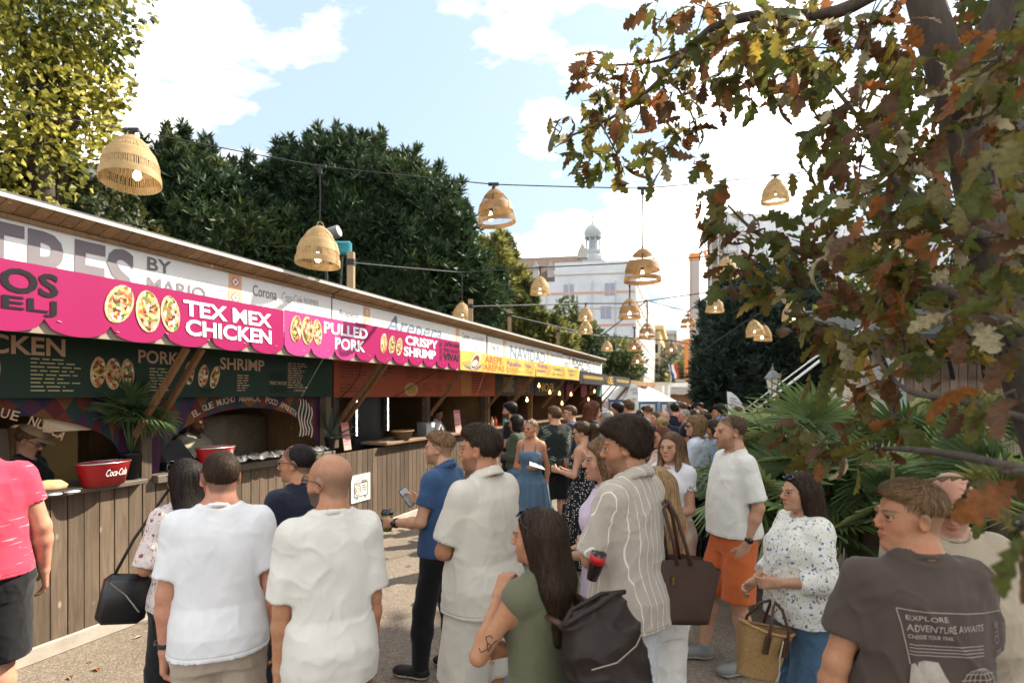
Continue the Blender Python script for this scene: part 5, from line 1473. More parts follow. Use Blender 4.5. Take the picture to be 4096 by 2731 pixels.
for i, (x, yb, w, kind, yt, lean, lb) in enumerate(LAMPS):
    Z = FPX * LR * 2 / w
    bot = P(x, yb - .04 * w, Z); top = bot + Vector((0, 0, LH)); att = P(x, yt, Z)
    if att.z < top.z + .06: att = top + Vector((0, 0, .06))
    r = empty('wicker_lamp', att); tag(r, lb, 'lamp', 'wicker lamps strung over the alley'); wire_nodes[i] = att
    L = (att - top).length
    rot = (0, R_(-lean), random.random() * 6)
    bands, ribs = LAMP[kind]
    piv = Matrix.Rotation(R_(lean), 3, 'Y')
    def off(v): return (0, 0, 0)
    sh_loc = Vector((0, 0, -L))
    for me in bands:
        b = share('band', me, sh_loc, rot, r)
    rb_ = share('ribs', ribs, sh_loc, rot, r); rb_['kind'] = 'stuff'
    d = Matrix.Rotation(R_(-lean), 3, 'Y') @ Vector((0, 0, -1))
    share('bulb', BULB_ME, sh_loc + d * .345, (0, 0, 0), r, (1.0,) * 3 if Z < 9 else (1.25,) * 3)
    share('socket', SOCK_ME, sh_loc + d * .30, (0, 0, 0), r)
    m = MB(); m.tube([(0, 0, 0), (.004, 0, -L * .5), sh_loc, sh_loc + d * .2], max(.0045, Z * .0013), 5); m.build('cord', M_CORD, r)
    m = MB(); m.box((-.07, -.015, -.018), (.07, .015, .02)); m.box((-.02, -.018, -.09), (.02, .018, -.018)); m.build('connector', M_CORD, r)
    for k in range(3):
        a = k * 2.09; m = MB(); m.tube([sh_loc + Vector((.05 * math.cos(a), .05 * math.sin(a), -.02)), sh_loc + Vector((.035 * math.cos(a), .035 * math.sin(a), .03)), sh_loc + Vector((0, 0, .06))], .004, 4); m.build('hanging_loop', M_STRAW, r)
def wire(pts, label, r=None, sag=.02):
    ps = []
    for a, b in zip(pts[:-1], pts[1:]):
        L = (b - a).length
        for k in range(8):
            t = k / 8; ps.append(a.lerp(b, t) - Vector((0, 0, sag * L * .25 * 4 * t * (1 - t) * .5)))
    ps.append(pts[-1])
    rr = [max(.0055, p.y * .0010) for p in ps]
    o = MB().tube(ps, rr, 4, False).build('wire', M_CORD, None, True); tag(o, label, 'wire', 'wires strung across the alley'); return o
W = wire_nodes
wire([P(-60, 96, 4.2), W[0], W[1], W[2], W[3], W[4], P(1000, 150, 9.6)], 'nearest black wire carrying the first five large lamps')
# posts rising behind the stall roofs carry the wires
posts = []
for x, yt, yb, z, lb in ((351, 252, 300, 9.6, 'wooden post behind the stall roof next to the spotlight'), (470.5, 299, 320, 14.0, 'wooden post above the roof right of a hanging lamp'), (509.5, 309, 340, 16.6, 'slim wooden post above the roof before the pale conifer'), (558, 326, 350, 21, 'slim wooden post above the roof before the upright street tree')):
    t = P(x, yt, z); r = empty('roof_post', (t.x, t.y, 0)); tag(r, lb, 'post', 'wooden posts behind the stalls')
    m = MB(); m.box((-.055, -.055, 0), (.055, .055, t.z)); m.build('post', plank_mat('post_wood', (.22, .15, .09), (.38, .27, .17), .1), r)
    m = MB(); m.box((-.065, -.065, t.z - .22), (.065, .065, t.z - .12)); m.build('strap', M_CORD, r); posts.append(Vector((t.x, t.y, t.z - .17)))
wire([posts[0], P(462, 272, 14.7), W[5], P(622, 263, 14.3), P(720, 255, 13)], 'second wire running from the nearest roof post', sag=.01)
wire([posts[1], W[6], P(629, 303, 18), P(720, 290, 16.3), P(860, 235, 13.5)], 'third wire running over the stalls towards the scaffolding', sag=.01)
wire([posts[2], P(600, 350 - 14, 24), W[9], W[14], W[16], P(860, 268, 14)], 'fourth wire passing the yellow house', sag=.01)
wire([posts[3], W[12], W[15], W[20], P(800, 330, 19)], 'farthest wire over the street end', sag=.01)
wire([P(705, 349, 16.4), W[18], W[21], P(920, 270, 11.5)], 'wire with the paired lamps before the right yew', sag=.01)
# small warm bulbs hanging in the dark stalls
bulbs = [(539, 385.3, 13.6, 'by the struts of the NAVIDAD stall'), (549.8, 392, 14.2, 'just right of the gold lettering'), (559.4, 393.2, 15, 'on the strut before the gold lettering'), (571, 394, 16, 'in front of the pink bunting'), (594.5, 391, 19, 'nearest the stall end wall'), (588.4, 399, 18.6, 'low beside the last strut'), (527, 399.5, 12.9, 'low above the bearded man'), (562, 403, 15.2, 'lowest, above the man in the leaf-print shirt')]
WB = BULB_ME.copy(); WB.materials[0] = M_BULBW
for x, y, z, lb in bulbs:
    c = P(x, y, z); r = empty('string_bulb', c); tag(r, 'small glowing bulb hanging in the dark stall ' + lb, 'bulb', 'string bulbs in the stalls')
    share('glass', WB, (0, 0, .02), (0, 0, 0), r, (.8,) * 3); m = MB(); m.tube([(0, 0, .07), (0, 0, .45)], .006, 4); m.build('cord', M_CORD, r)
for x, y, z, lb in ((777, 380, 15, 'upper bulb on the leaning pole'), (776.5, 385.5, 15, 'middle bulb on the leaning pole'), (774, 401.5, 15, 'lower bulb behind the white guy rods'), (836, 385.5, 14, 'bulb alone before the dark yew')):
    c = P(x, y, z); r = empty('string_bulb', c); tag(r, 'glowing garden ' + lb, 'bulb', 'garden bulbs before the right yew')
    o = share('glass', WB, (0, 0, .02), (0, 0, 0), r); m = MB(); m.tube([(0, 0, .06), (0, 0, .14)], .012, 5); m.build('socket', M_CORD, r)
# spotlight and teal speaker by the first post
r = empty('spotlight', P(331, 236, 9.5)); tag(r, 'grey cylindrical spotlight clamped above the stall roof', 'spotlight')
m = MB(); m.tube([(-.32, 0, -.05), (.16, -.1, .06)], [.085, .10], 12); m.build('housing', mat('grey_housing', (.12, .13, .14), .5), r, True)
m = MB(); m.tube([(.155, -.1, .058), (.17, -.103, .062)], .085, 12); m.build('lens', mat('spot_glass', (.5, .53, .58), .2), r)
m = MB(); m.bar((-.1, 0, -.08), (-.1, .1, -.9), .04); m.build('bracket', M_CORD, r)
r = empty('garden_light', P(342, 247, 9.7)); tag(r, 'small teal floodlight under the grey spotlight', 'floodlight')
m = MB(); m.box((-.16, -.05, -.12), (.16, .06, .10), .03); m.build('housing', mat('teal_plastic', (.02, .22, .26), .5), r)
m = MB(); m.bar((0, .02, -.1), (-.05, .05, -.8), .03); m.build('bracket', M_CORD, r)

# ------------------------------------------------------------------ things in the street behind the crowd
for x0, x1, y, z, lb in ((608.5, 624, 399, 22.5, 'short blue fence panel seen under the last stall strut'), (638, 658, 401, 23, 'blue fence panel with white banner behind the man in pale green'), (659.5, 680, 401.5, 23.5, 'blue fence panel with white banner further right along the fence')):
    a, b = P(x0, y, z), P(x1, y, z); w = b.x - a.x; r = empty('fence_panel', (a.x, z, 0)); tag(r, lb, 'fence panel', 'blue event fence panels')
    m = MB(); m.box((0, 0, .1), (w, .06, a.z)); m.build('sheet', mat('blue_sheet', (.03, .13, .30), .55, var=(2, (.05, .18, .38), .2)), r)
    m = MB(); m.box((w * .12, -.02, a.z - .50), (w * .85, -.004, a.z - .10)); bn = m.build('banner', M_SIGN, r)
    m = MB(); m.box((w * .42, -.03, a.z - .42), (w * .55, -.021, a.z - .2)); m.build('emblem', INK_NAVY, bn)
    for x in (0, w):
        m = MB(); m.box((x - .03, -.03, 0), (x + .03, .09, a.z + .04)); m.build('post', M_POLE, r)
M_CANVAS = mat('white_canvas', (.74, .73, .70), .8, bump=(4, .3, .05))
for x, y, w, z, lb in ((617, 379, 4.4, 27, 'white peaked tent roof behind the last stall'), (647, 385, 3.0, 29, 'low white tent canopy in front of the pale kiosk')):
    c = P(x, y, z); r = empty('market_tent', (c.x, z, 0)); tag(r, lb, 'tent', 'white market tents'); h = c.z; hw = w / 2
    m = MB(); m.add([(-hw, -hw, h - 1.0), (hw, -hw, h - 1.0), (hw, hw, h - 1.0), (-hw, hw, h - 1.0), (0, 0, h)], [[0, 1, 4], [1, 2, 4], [2, 3, 4], [3, 0, 4]]); m.build('canopy', M_CANVAS, r)
    m = MB()
    for a, b in (((-hw, -hw), (hw, -hw)), ((hw, -hw), (hw, hw))): m.add([(a[0], a[1], h - 1.0), (b[0], b[1], h - 1.0), (b[0], b[1], h - 1.28), (a[0], a[1], h - 1.28)], [[0, 1, 2, 3]])
    m.build('valance', mat('printed_valance', (.62, .57, .54), .8, var=(9, (.45, .25, .2), .12)), r)
    for sx in (-hw, hw):
        for sy in (-hw, hw): m = MB(); m.bar((sx, sy, 0), (sx, sy, h - 1.0), .07); m.build('leg', M_POLE, r)
# hand-lettered white drinks banner at the row's end
r = empty('drinks_banner', P(632, 415, 20)); r.location.z = 0; tag(r, 'leaning white banner with hand-drawn drinks lettering and fruit', 'banner')
m = MB(); vs = [(-.22, 0, .1), (.28, 0, .1), (.22, .0, 2.25), (-.02, 0, 2.4), (-.22, 0, 1.8)]; m.add(vs + [(x, .02, z) for x, y, z in vs], [[0, 1, 2, 3, 4], [9, 8, 7, 6, 5]] + [[i, 5 + i, 5 + (i + 1) % 5, (i + 1) % 5] for i in range(5)]); m.build('cloth', M_SIGN, r)
for tx_, x0, z0, w, h in (('ECLIPTIC', -.06, 2.08, .25, .09), ('DRINKS', .02, 1.96, .18, .09), ('APEROL', -.04, 1.74, .2, .08), ('TINY', 0, 1.62, .12, .08)):
    v, f = fit_text(tx_, w, h, bold=.01); mesh_obj('lettering', [(x0 + q[0], -.004, z0 + q[1]) for q in v], f, INK_GREY, r, False)
for x, z, c in ((-.08, 1.38, (.45, .55, .2)), (.06, 1.42, (.6, .55, .3)), (.0, 1.22, (.25, .12, .45)), (.12, 1.26, (.25, .12, .45)), (-.12, 1.2, (.25, .12, .45))):
    mesh_obj('fruit_print', [(x + .075 * math.cos(t), -.005, z + .04 * math.sin(t)) for t in [k * .63 for k in range(10)]], [list(range(10))], mat('fruit_%d' % int(c[0] * 99), c, .6), r, False)
# pale kiosk
c = P(653, 383, 31); d = P(669.5, 383, 31); r = empty('kiosk', (c.x, 31, 0)); tag(r, 'plain pale box kiosk beyond the blue fence', 'kiosk'); w = d.x - c.x
m = MB(); m.box((0, 0, 0), (w, 2.2, c.z)); m.build('wall', mat('pale_kiosk', (.58, .54, .47), .7, var=(1, (.52, .48, .42), .2)), r)
m = MB(); m.box((-.05, -.05, c.z), (w + .05, 2.25, c.z + .07)); m.build('roof', M_CREAM, r)
for x in (w * .55, w * .9): m = MB(); m.box((x, -.03, .2), (x + .12, -.005, c.z - .1)); m.build('trim', M_SIGN, r)
# white dome tent and low bar front
c = P(696, 397, 34); r = empty('white_dome', (c.x, 34, 0)); tag(r, 'small white domed canopy under the board hoarding', 'canopy')
m = MB(); m.lathe([(1.15, 0), (1.15, 1.2), (1.0, 1.6), (.6, 1.95), (0, 2.05)], 14); m.build('canopy', M_CANVAS, r, True)
# red white and blue flag
fp = P(669, 372, 30); r = empty('flag', (fp.x, 30, 0)); tag(r, 'red, white and blue striped flag hanging from a slanted pole', 'flag')
m = MB(); m.tube([(.0, 0, 1.2), (.12, 0, fp.z - .1), (-.02, 0, fp.z + .45)], .03, 5); m.build('pole', M_POLE, r)
for k, (c, nm) in enumerate((((.035, .07, .22), 'blue_cloth'), ((.7, .69, .67), 'white_cloth'), ((.50, .03, .03), 'red_cloth'))):
    vs = []
    for j in range(7):
        t = j / 6; z = fp.z + .35 - .72 * t; x0 = .02 + .13 * k + .2 * t + .03 * math.sin(t * 9 + k); vs += [(x0 - .05, .05 * math.sin(t * 7 + k), z + .04 * k), (x0 + .08, .05 * math.sin(t * 7 + k + 1), z + .04 * k + .04)]
    mesh_obj('stripe', vs, [[2 * j, 2 * j + 1, 2 * j + 3, 2 * j + 2] for j in range(6)], mat(nm, c, .7), r, True)
# wooden barrel bar and sign far down the street
c = P(683, 394, 33); r = empty('wooden_bar', (c.x, 33, 0)); tag(r, 'brown wooden bar hut far down the street', 'hut')
m = MB(); m.box((-.9, 0, 0), (.6, .8, 1.95)); m.build('front', M_BEAM, r); m = MB(); m.box((-1.2, -.2, 1.98), (.9, 1, 2.35)); m.build('roof', M_GREY, r); m = MB(); m.box((-.85, -.25, 2.38), (.2, -.2, 2.62)); m.build('sign', M_SIGN, r)
# feather flag
r = empty('feather_flag', P(731, 420, 12.5)); r.location.z = 0; tag(r, 'white feather flag with dark lettering above the far heads', 'flag')
b0 = P(729, 425, 12.5); pts = [(729, 424), (727, 391), (731, 391.5), (737, 396), (742, 403), (746, 412), (748, 420), (741, 425)]
vs = [P(x, y, 12.5) - r.location for x, y in pts]; n = len(vs)
mesh_obj('cloth', vs + [v + Vector((0, .015, 0)) for v in vs], [list(range(n)), list(range(2 * n - 1, n - 1, -1))] + [[i, n + i, n + (i + 1) % n, (i + 1) % n] for i in range(n)], M_SIGN, r, False)
for tx_, x, y, w, h in (('STREET', 729.6, 398.5, 7, 2.2), ('NON STOP', 729.8, 401.6, 9.5, 2.4), ('MENU', 730.2, 405, 8, 2.4), ('winery', 732.5, 409.5, 7, 2.2), ('bar', 733.5, 413, 5, 2.2)):
    v, f = fit_text(tx_, w / FPX * 12.5, h / FPX * 12.5, bold=.01); o_ = P(x, y, 12.49) - r.location; mesh_obj('lettering', [o_ + Vector((q[0], 0, q[1] + .0 - q[0] * .25)) for q in v], f, INK_GREY, r, False)
m = MB(); m.tube([P(729, 424, 12.52) - r.location, P(726.5, 391, 12.52) - r.location], .018, 5); m.tube([(-.04, .02, 0), P(729, 424, 12.52) - r.location], .02, 5); m.build('pole', M_CORD, r)
# lantern street lamp and leaning pole
c = P(772.5, 385, 15); r = empty('street_lamp', (c.x, 15, 0)); tag(r, 'old-fashioned glass lantern street lamp before the dark yew', 'street lamp')
z0 = c.z - .22
m = MB(); m.lathe([(.12, 0), (.10, .4), (.055, .5), (.05, z0 - .4), (.08, z0 - .3), (.04, z0 - .15), (.09, z0 - .02)], 10); m.build('post', mat('iron_grey', (.10, .115, .12), .5, .4), r, True)
m = MB(); m.lathe([(.10, z0), (.18, z0 + .40)], 6); m.build('glass', mat('milky_glass', (.62, .60, .52), .3), r)
m = MB(); m.lathe([(.22, z0 + .40), (.21, z0 + .43), (.10, z0 + .58), (.045, z0 + .62), (.045, z0 + .67), (.015, z0 + .7), (.01, z0 + .8)], 6); m.build('cap', mat('lantern_cap', (.17, .18, .18), .5), r)
for k in range(6):
    a = k * math.pi / 3; m = MB(); m.bar((.105 * math.cos(a), .105 * math.sin(a), z0), (.185 * math.cos(a), .185 * math.sin(a), z0 + .41), .02); m.build('glazing_bar', M_CORD, r)
o = MB().bar(P(775, 425, 15), P(779.5, 373, 15), .07).build('garden_pole', plank_mat('post_wood', (.22, .15, .09), (.38, .27, .17), .1), None); tag(o, 'leaning wooden pole carrying warm bulbs beside the lantern', 'pole')
# two white guy rods
for a, b, lb in (((733, 418, 7.2), (808, 362, 6.2), 'upper thin white guy rod slanting over the palms'), ((737, 424, 7.0), (820, 360, 6.0), 'lower thicker white guy rod slanting over the palms')):
    o = MB().tube([P(*a), P(*b)], .008 if 'upper' in lb else .014, 6).build('guy_rod', mat('white_rod', (.72, .72, .70), .4), None, True); tag(o, lb, 'guy rod', 'white guy rods')
    m = MB(); m.tube([P(*b), P(b[0] + 60, b[1] - 42, b[2] - .5)], .012, 5); q = m.build('extension', mat('white_rod', (.7, .7, .7), .4), o)
# closed parasols
for x, yt, yb, z, w, lb in ((847, 374, 412, 9.2, .62, 'closed cream parasol with folded cloth behind the palms'), (866, 382, 408, 10, .5, 'second closed cream parasol half behind the oak leaves')):
    t, b = P(x, yt, z), P(x, yb, z); r = empty('closed_parasol', (t.x, z, 0)); tag(r, lb, 'parasol', 'closed parasols'); n = 28; vs = []
    for j in range(9):
        q = j / 8; zz = t.z + (b.z - t.z) * q; rad = .05 + w * .5 * q ** .8
        for k in range(n): vs.append((rad * (1 + .22 * math.cos(k * math.pi)) * math.cos(2 * math.pi * k / n), rad * (1 + .22 * math.cos(k * math.pi)) * math.sin(2 * math.pi * k / n), zz))
    mesh_obj('folded_cloth', vs, [[j * n + k, j * n + (k + 1) % n, (j + 1) * n + (k + 1) % n, (j + 1) * n + k] for j in range(8) for k in range(n)], mat('cream_cloth', (.66, .58, .47), .85, var=(8, (.5, .38, .26), .2)), r, True)
    m = MB(); m.tube([(0, 0, 0), (0, 0, t.z + .08)], .025, 6); m.build('pole', M_POLE, r)
# striped awning beyond the hut
r = empty('striped_awning', P(886, 372, 11)); tag(r, 'orange and white striped awning beside the wooden hut', 'awning')
for k in range(9):
    x = -.75 + k * .17; m = MB(); m.add([(x, 0, -.35), (x + .17, 0, -.35), (x + .17, .5, .35), (x, .5, .35), (x, .02, -.36), (x + .17, .02, -.36), (x + .17, .52, .34), (x, .52, .34)], [[0, 1, 2, 3], [7, 6, 5, 4]]); m.build('stripe', mat('orange_stripe', (.55, .25, .07), .7) if k % 2 else M_SIGN, r)
# wooden hut on the right
hz = 9.0
h0 = P(864, 400, hz); r = empty('wooden_hut', (h0.x, hz, 0), R_(-6)); tag(r, 'brown plank hut with dark roof and round-logo sign at right', 'hut')
pm = MB().box((.004, -.02, 0), (.126, .02, 2.55), .004).build('plank', plank_mat('hut_plank', (.19, .13, .10), (.31, .225, .175), .14, False), r); pm.location = (.6, 0, 0)
for k in range(1, 34): share('plank', pm.data, (.6 + k * .13, random.uniform(-.003, .003), 0), (0, 0, 0), r)
m = MB(); m.box((.6, -.018, 2.555), (5.1, .02, 3.2)); m.build('fascia', mat('dark_fascia', (.035, .027, .022), .8), r)
m = MB(); m.add([(-.5, -1.1, 2.72), (5.3, -1.1, 2.72), (5.3, 2, 3.5), (-.5, 2, 3.5), (-.5, -1.1, 2.79), (5.3, -1.1, 2.79), (5.3, 2, 3.57), (-.5, 2, 3.57)], [[3, 2, 1, 0], [4, 5, 6, 7], [0, 1, 5, 4], [2, 3, 7, 6], [3, 0, 4, 7], [1, 2, 6, 5]]); m.build('roof', mat('black_roof', (.02, .02, .022), .7), r)
for k in range(4): m = MB(); m.bar((-.35 + k * .45, -1.05, 2.68), (.35 + k * .45, -.1, 2.2), .05); m.build('strut', M_CORD, r)
m = MB(); m.box((2.05, -.06, 2.25), (4.2, -.022, 3.05)); sg = m.build('sign', M_SIGN, r)
mesh_obj('logo_print', [(2.62 + .24 * math.cos(t), -.064, 2.65 + .24 * math.sin(t)) for t in [k * .2618 for k in range(24)]], [list(range(24))], mat('logo_taupe', (.30, .26, .22), .6), sg, False)
m = MB(); m.box((-.75, -.02, 1.2), (.55, .02, 1.95)); m.build('counter_panel', mat('pale_green_panel', (.36, .33, .26), .7), r); m = MB(); m.box((.52, -.05, .9), (.6, .03, 2.0)); m.build('post', mat('mint_post', (.26, .38, .32), .6), r)
# ------------------------------------------------------------------ trees and plants
def leaf_mat(name, c, tr=.35, rough=.55, spec=.3):
    if name in _M: return _M[name]
    q = Nodes(name); n = q.noise(3.5, None, 3)
    col = q.mix(q.ramp(n, [(.3, 0.0), (.7, 1.0)]), tuple(x * .72 for x in c), tuple(min(1, x * 1.25) for x in c))
    q.fin(col, rough, spec); q.translucent(col, tr); _M[name] = q.m; return q.m
M_BARK = mat('grey_brown_bark', (.04, .030, .024), .9, var=(14, (.085, .066, .052), .2), bump=(30, .9, .02), stretch=(1, 1, .25))

def rand_dirs(n): v = rng.normal(0, 1, (n, 3)); return v / np.linalg.norm(v, axis=1, keepdims=True)
def blob_points(blobs, n, inner=.55):
    vol = np.array([b[1][0] * b[1][1] + b[1][1] * b[1][2] + b[1][0] * b[1][2] for b in blobs]); cnt = rng.multinomial(n, vol / vol.sum()); P_, D_ = [], []
    for (c, r), k in zip(blobs, cnt):
        d = rand_dirs(k); rad = 1 - (1 - inner) * rng.random(k) ** 1.6
        rad *= .74 + .52 * vnoise(d * 2.6 + np.array(c) * 1.7)
        P_.append(np.array(c) + d * np.array(r) * rad[:, None]); D_.append(d)
    return np.concatenate(P_), np.concatenate(D_)
def frames(d):
    a = np.cross(d, np.array([0, 0, 1.0])); a /= np.linalg.norm(a, axis=1, keepdims=True) + 1e-6
    return a, np.cross(a, d)
def leaf_quads(p, d, size, asp=.55):
    """one folded four-sided leaf per point, growing along d"""
    n = len(p); a, b = frames(d); roll = rng.random(n) * 6.28; s = a * np.cos(roll)[:, None] + b * np.sin(roll)[:, None]; u = np.cross(s, d)
    L = (size * (.6 + .8 * rng.random(n)))[:, None]
    v = np.stack([p, p + d * L * .5 + s * L * asp * .5 + u * L * .12, p + d * L, p + d * L * .5 - s * L * asp * .5 + u * L * .12], 1)
    return v.reshape(-1, 3), np.arange(4 * n).reshape(-1, 4)
def spray_tris(p, d, size, k=6, wid=.105, spread=.55):
    """spiky needle spray: k thin blades fanned about d"""
    n = len(p); vs = []
    for j in range(k):
        e = d + rng.normal(0, spread, (n, 3)); e /= np.linalg.norm(e, axis=1, keepdims=True)
        a, b = frames(e); L = (size * (.5 + .9 * rng.random(n)))[:, None]; w = L * wid
        r = rng.random(n)[:, None] * 6.28; s = a * np.cos(r) + b * np.sin(r)
        vs.append(np.stack([p - s * w, p + e * L * .55 - s * w * .9 + 0, p + e * L, p + e * L * .5 + s * w], 1))
    v = np.concatenate(vs); return v.reshape(-1, 3), np.arange(len(v) * 4).reshape(-1, 4)
def tree(name, label, base, blobs, n, size, mats, trunk=(.2, None), kind='leaf', group=None, core=None, wts=None, up=.35, inner=.55, asp=.6):
    base = Vector(base); r = empty(name, base); tag(r, label, 'tree', group)
    p, d = blob_points(blobs, n, inner)
    if kind != 'leaf':
        tp, td = [p], [d]
        for c, rr in blobs:
            e = rand_dirs(16); e[:, 2] = np.abs(e[:, 2]) * .9 + .1; s_ = np.array(c) + e * np.array(rr) * .88; hgt = .2 + .5 * rng.random(16)
            u = rng.random((16, 42)); q = s_[:, None, :] + np.array([0, 0, 1.0]) * (u * hgt[:, None])[..., None] + e[:, None, :] * (u * .25)[..., None] + rng.normal(0, 1, (16, 42, 3)) * (.14 * (1 - u))[..., None]
            tp.append(q.reshape(-1, 3)); td.append((rng.normal(0, .5, (16 * 42, 3)) + np.array([0, 0, .9])))
        p = np.concatenate(tp); d = np.concatenate(td); d /= np.linalg.norm(d, axis=1, keepdims=True)
    if kind == 'leaf':
        dd = d + rng.normal(0, .8, d.shape) + np.array([0, 0, -.25]); dd /= np.linalg.norm(dd, axis=1, keepdims=True); v, f = leaf_quads(p, dd, size, asp)
        per = 1; order = len(p)
    else:
        dd = d + rng.normal(0, .35, d.shape) + np.array([0, 0, up]); dd /= np.linalg.norm(dd, axis=1, keepdims=True); v, f = spray_tris(p, dd, size); order = len(p) * 6
    nz = vnoise(np.repeat(p, 1, 0) * 1.1 + 9)
    w = np.array(wts if wts else [1] * len(mats), float); w /= w.sum(); cw = np.cumsum(w)
    q = np.clip(nz * .75 + rng.random(len(p)) * .5 - .12, 0, .999); mi = np.searchsorted(cw, q)
    mi = np.clip(mi, 0, len(mats) - 1)
    if kind != 'leaf': mi = np.tile(mi, 6)
    bx = np.array(base)
    cr = mesh_obj('crown', v - bx, f, mats, r, False, mi); cr['kind'] = 'stuff'
    if core:  # unseen solid cores added inside the crown to block light
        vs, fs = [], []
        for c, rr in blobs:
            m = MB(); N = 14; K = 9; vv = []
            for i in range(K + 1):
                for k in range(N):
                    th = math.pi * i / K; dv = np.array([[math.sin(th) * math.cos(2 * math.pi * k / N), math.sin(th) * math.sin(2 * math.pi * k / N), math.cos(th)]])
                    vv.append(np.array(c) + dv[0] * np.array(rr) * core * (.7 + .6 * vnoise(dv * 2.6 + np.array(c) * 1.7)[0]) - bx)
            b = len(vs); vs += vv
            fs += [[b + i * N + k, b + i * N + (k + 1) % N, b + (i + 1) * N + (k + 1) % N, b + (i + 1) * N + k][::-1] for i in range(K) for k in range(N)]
        o = mesh_obj('light_block_core', vs, np.array(fs), mats[0], r, True); o['kind'] = 'stuff'
    top = max(c[2] for c, rr in blobs)
    cc = np.mean([c for c, rr in blobs], axis=0)
    m = MB(); m.tube([(0, 0, -.05), (.05, 0, top * .25), ((cc[0] - base.x) * .6, (cc[1] - base.y) * .6, top * .6), (cc[0] - base.x, cc[1] - base.y, top * .95)], [trunk[0] * 1.25, trunk[0], trunk[0] * .7, trunk[0] * .2], 8); m.build('trunk', M_BARK, r, True)
    for i, (c, rr) in enumerate(blobs[:7]):
        m = MB(); m.tube([((cc[0] - base.x) * .5, (cc[1] - base.y) * .5, max(.6, top * .42)), Vector(c) * .6 + Vector(cc) * .4 - base, Vector(c) - base], [trunk[0] * .4, trunk[0] * .25, trunk[0] * .08], 6); m.build('limb', M_BARK, r, True)
    return r
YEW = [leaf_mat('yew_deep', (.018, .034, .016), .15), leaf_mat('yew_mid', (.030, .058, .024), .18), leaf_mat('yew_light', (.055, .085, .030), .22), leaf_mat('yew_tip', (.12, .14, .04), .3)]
def B(px, py, z, rx, ry, rz): return (tuple(P(px, py, z)), (rx, ry, rz))
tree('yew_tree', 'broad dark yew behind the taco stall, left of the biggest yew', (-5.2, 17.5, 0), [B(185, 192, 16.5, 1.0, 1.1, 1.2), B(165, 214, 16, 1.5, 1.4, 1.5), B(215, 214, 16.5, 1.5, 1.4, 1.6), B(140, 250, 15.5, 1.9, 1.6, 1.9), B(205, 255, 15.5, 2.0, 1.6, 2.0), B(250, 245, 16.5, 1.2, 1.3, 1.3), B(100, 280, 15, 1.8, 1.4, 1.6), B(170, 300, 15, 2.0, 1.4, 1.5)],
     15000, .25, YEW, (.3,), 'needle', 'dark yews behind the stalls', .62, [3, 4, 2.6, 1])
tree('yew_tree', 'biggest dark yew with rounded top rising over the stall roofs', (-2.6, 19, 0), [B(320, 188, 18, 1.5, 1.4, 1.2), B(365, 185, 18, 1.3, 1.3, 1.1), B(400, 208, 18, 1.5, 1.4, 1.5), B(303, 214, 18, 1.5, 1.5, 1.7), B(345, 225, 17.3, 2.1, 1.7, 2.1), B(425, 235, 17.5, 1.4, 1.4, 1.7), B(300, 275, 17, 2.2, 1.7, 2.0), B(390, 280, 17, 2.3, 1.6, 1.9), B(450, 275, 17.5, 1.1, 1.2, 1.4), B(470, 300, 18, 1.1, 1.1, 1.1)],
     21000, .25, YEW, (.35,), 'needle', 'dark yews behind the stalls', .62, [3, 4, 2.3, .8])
YG = [leaf_mat('olive_dark', (.055, .07, .018), .3), leaf_mat('yellow_green', (.20, .20, .035), .45), leaf_mat('gold_leaf', (.44, .40, .08), .55), leaf_mat('pale_gold_leaf', (.74, .66, .24), .55)]
tree('maple_tree', 'tall sunlit yellow-green tree at the upper left corner', (-9.4, 11.5, 0), [B(10, 20, 11, 1.5, 1.3, 1.4), B(60, 10, 11.5, 1.2, 1.2, 1.2), B(85, 15, 12, .8, 1, .9), B(20, 90, 11, 1.3, 1.2, 1.3), B(75, 85, 12, .9, 1, .8), B(108, 82, 12, .45, .6, .6), B(60, 60, 11.8, .9, 1, .8), B(15, 150, 11, 1.2, 1.1, 1.1), B(70, 130, 12, .9, .9, .9), B(-50, 60, 11, 1.8, 1.5, 2.2), B(85, 115, 12, .6, .8, .6), B(-30, 140, 11, 1.4, 1.3, 1.2), B(40, -40, 11, 2.0, 1.6, 1.4)],
     11000, .14, YG, (.28,), 'leaf', None, None, [2, 3, 2.4, 1.6], asp=.8)
tree('hedge_tree', 'shady green tree with few yellow leaves above the roof at left edge', (-8.6, 12.5, 0), [B(20, 185, 12.3, 1.2, 1, .9), B(70, 180, 12.6, 1.0, 1, .9), B(30, 225, 12.3, 1.4, 1, 1.0), B(85, 225, 12.6, 1.1, 1, 1.1), B(120, 245, 12.8, .9, .9, 1.1), B(50, 260, 12.3, 1.4, 1, 1.0), B(-30, 230, 12, 1.4, 1.2, 1.5), B(-20, 180, 12, 1.2, 1.2, 1.2)],
     7000, .14, [leaf_mat('shade_green', (.022, .036, .014), .25), leaf_mat('shade_olive', (.05, .058, .016), .3), leaf_mat('shade_gold', (.16, .125, .02), .4), leaf_mat('shade_rust', (.18, .06, .02), .3)], (.22,), 'leaf', None, .6, [4, 4, 1, .25], asp=.75)  # shade of the low crown is put into these dark leaf colours
PALEC = [leaf_mat('conifer_olive', (.055, .075, .025), .3), leaf_mat('conifer_gold', (.20, .20, .05), .4), leaf_mat('conifer_pale', (.32, .30, .10), .45)]
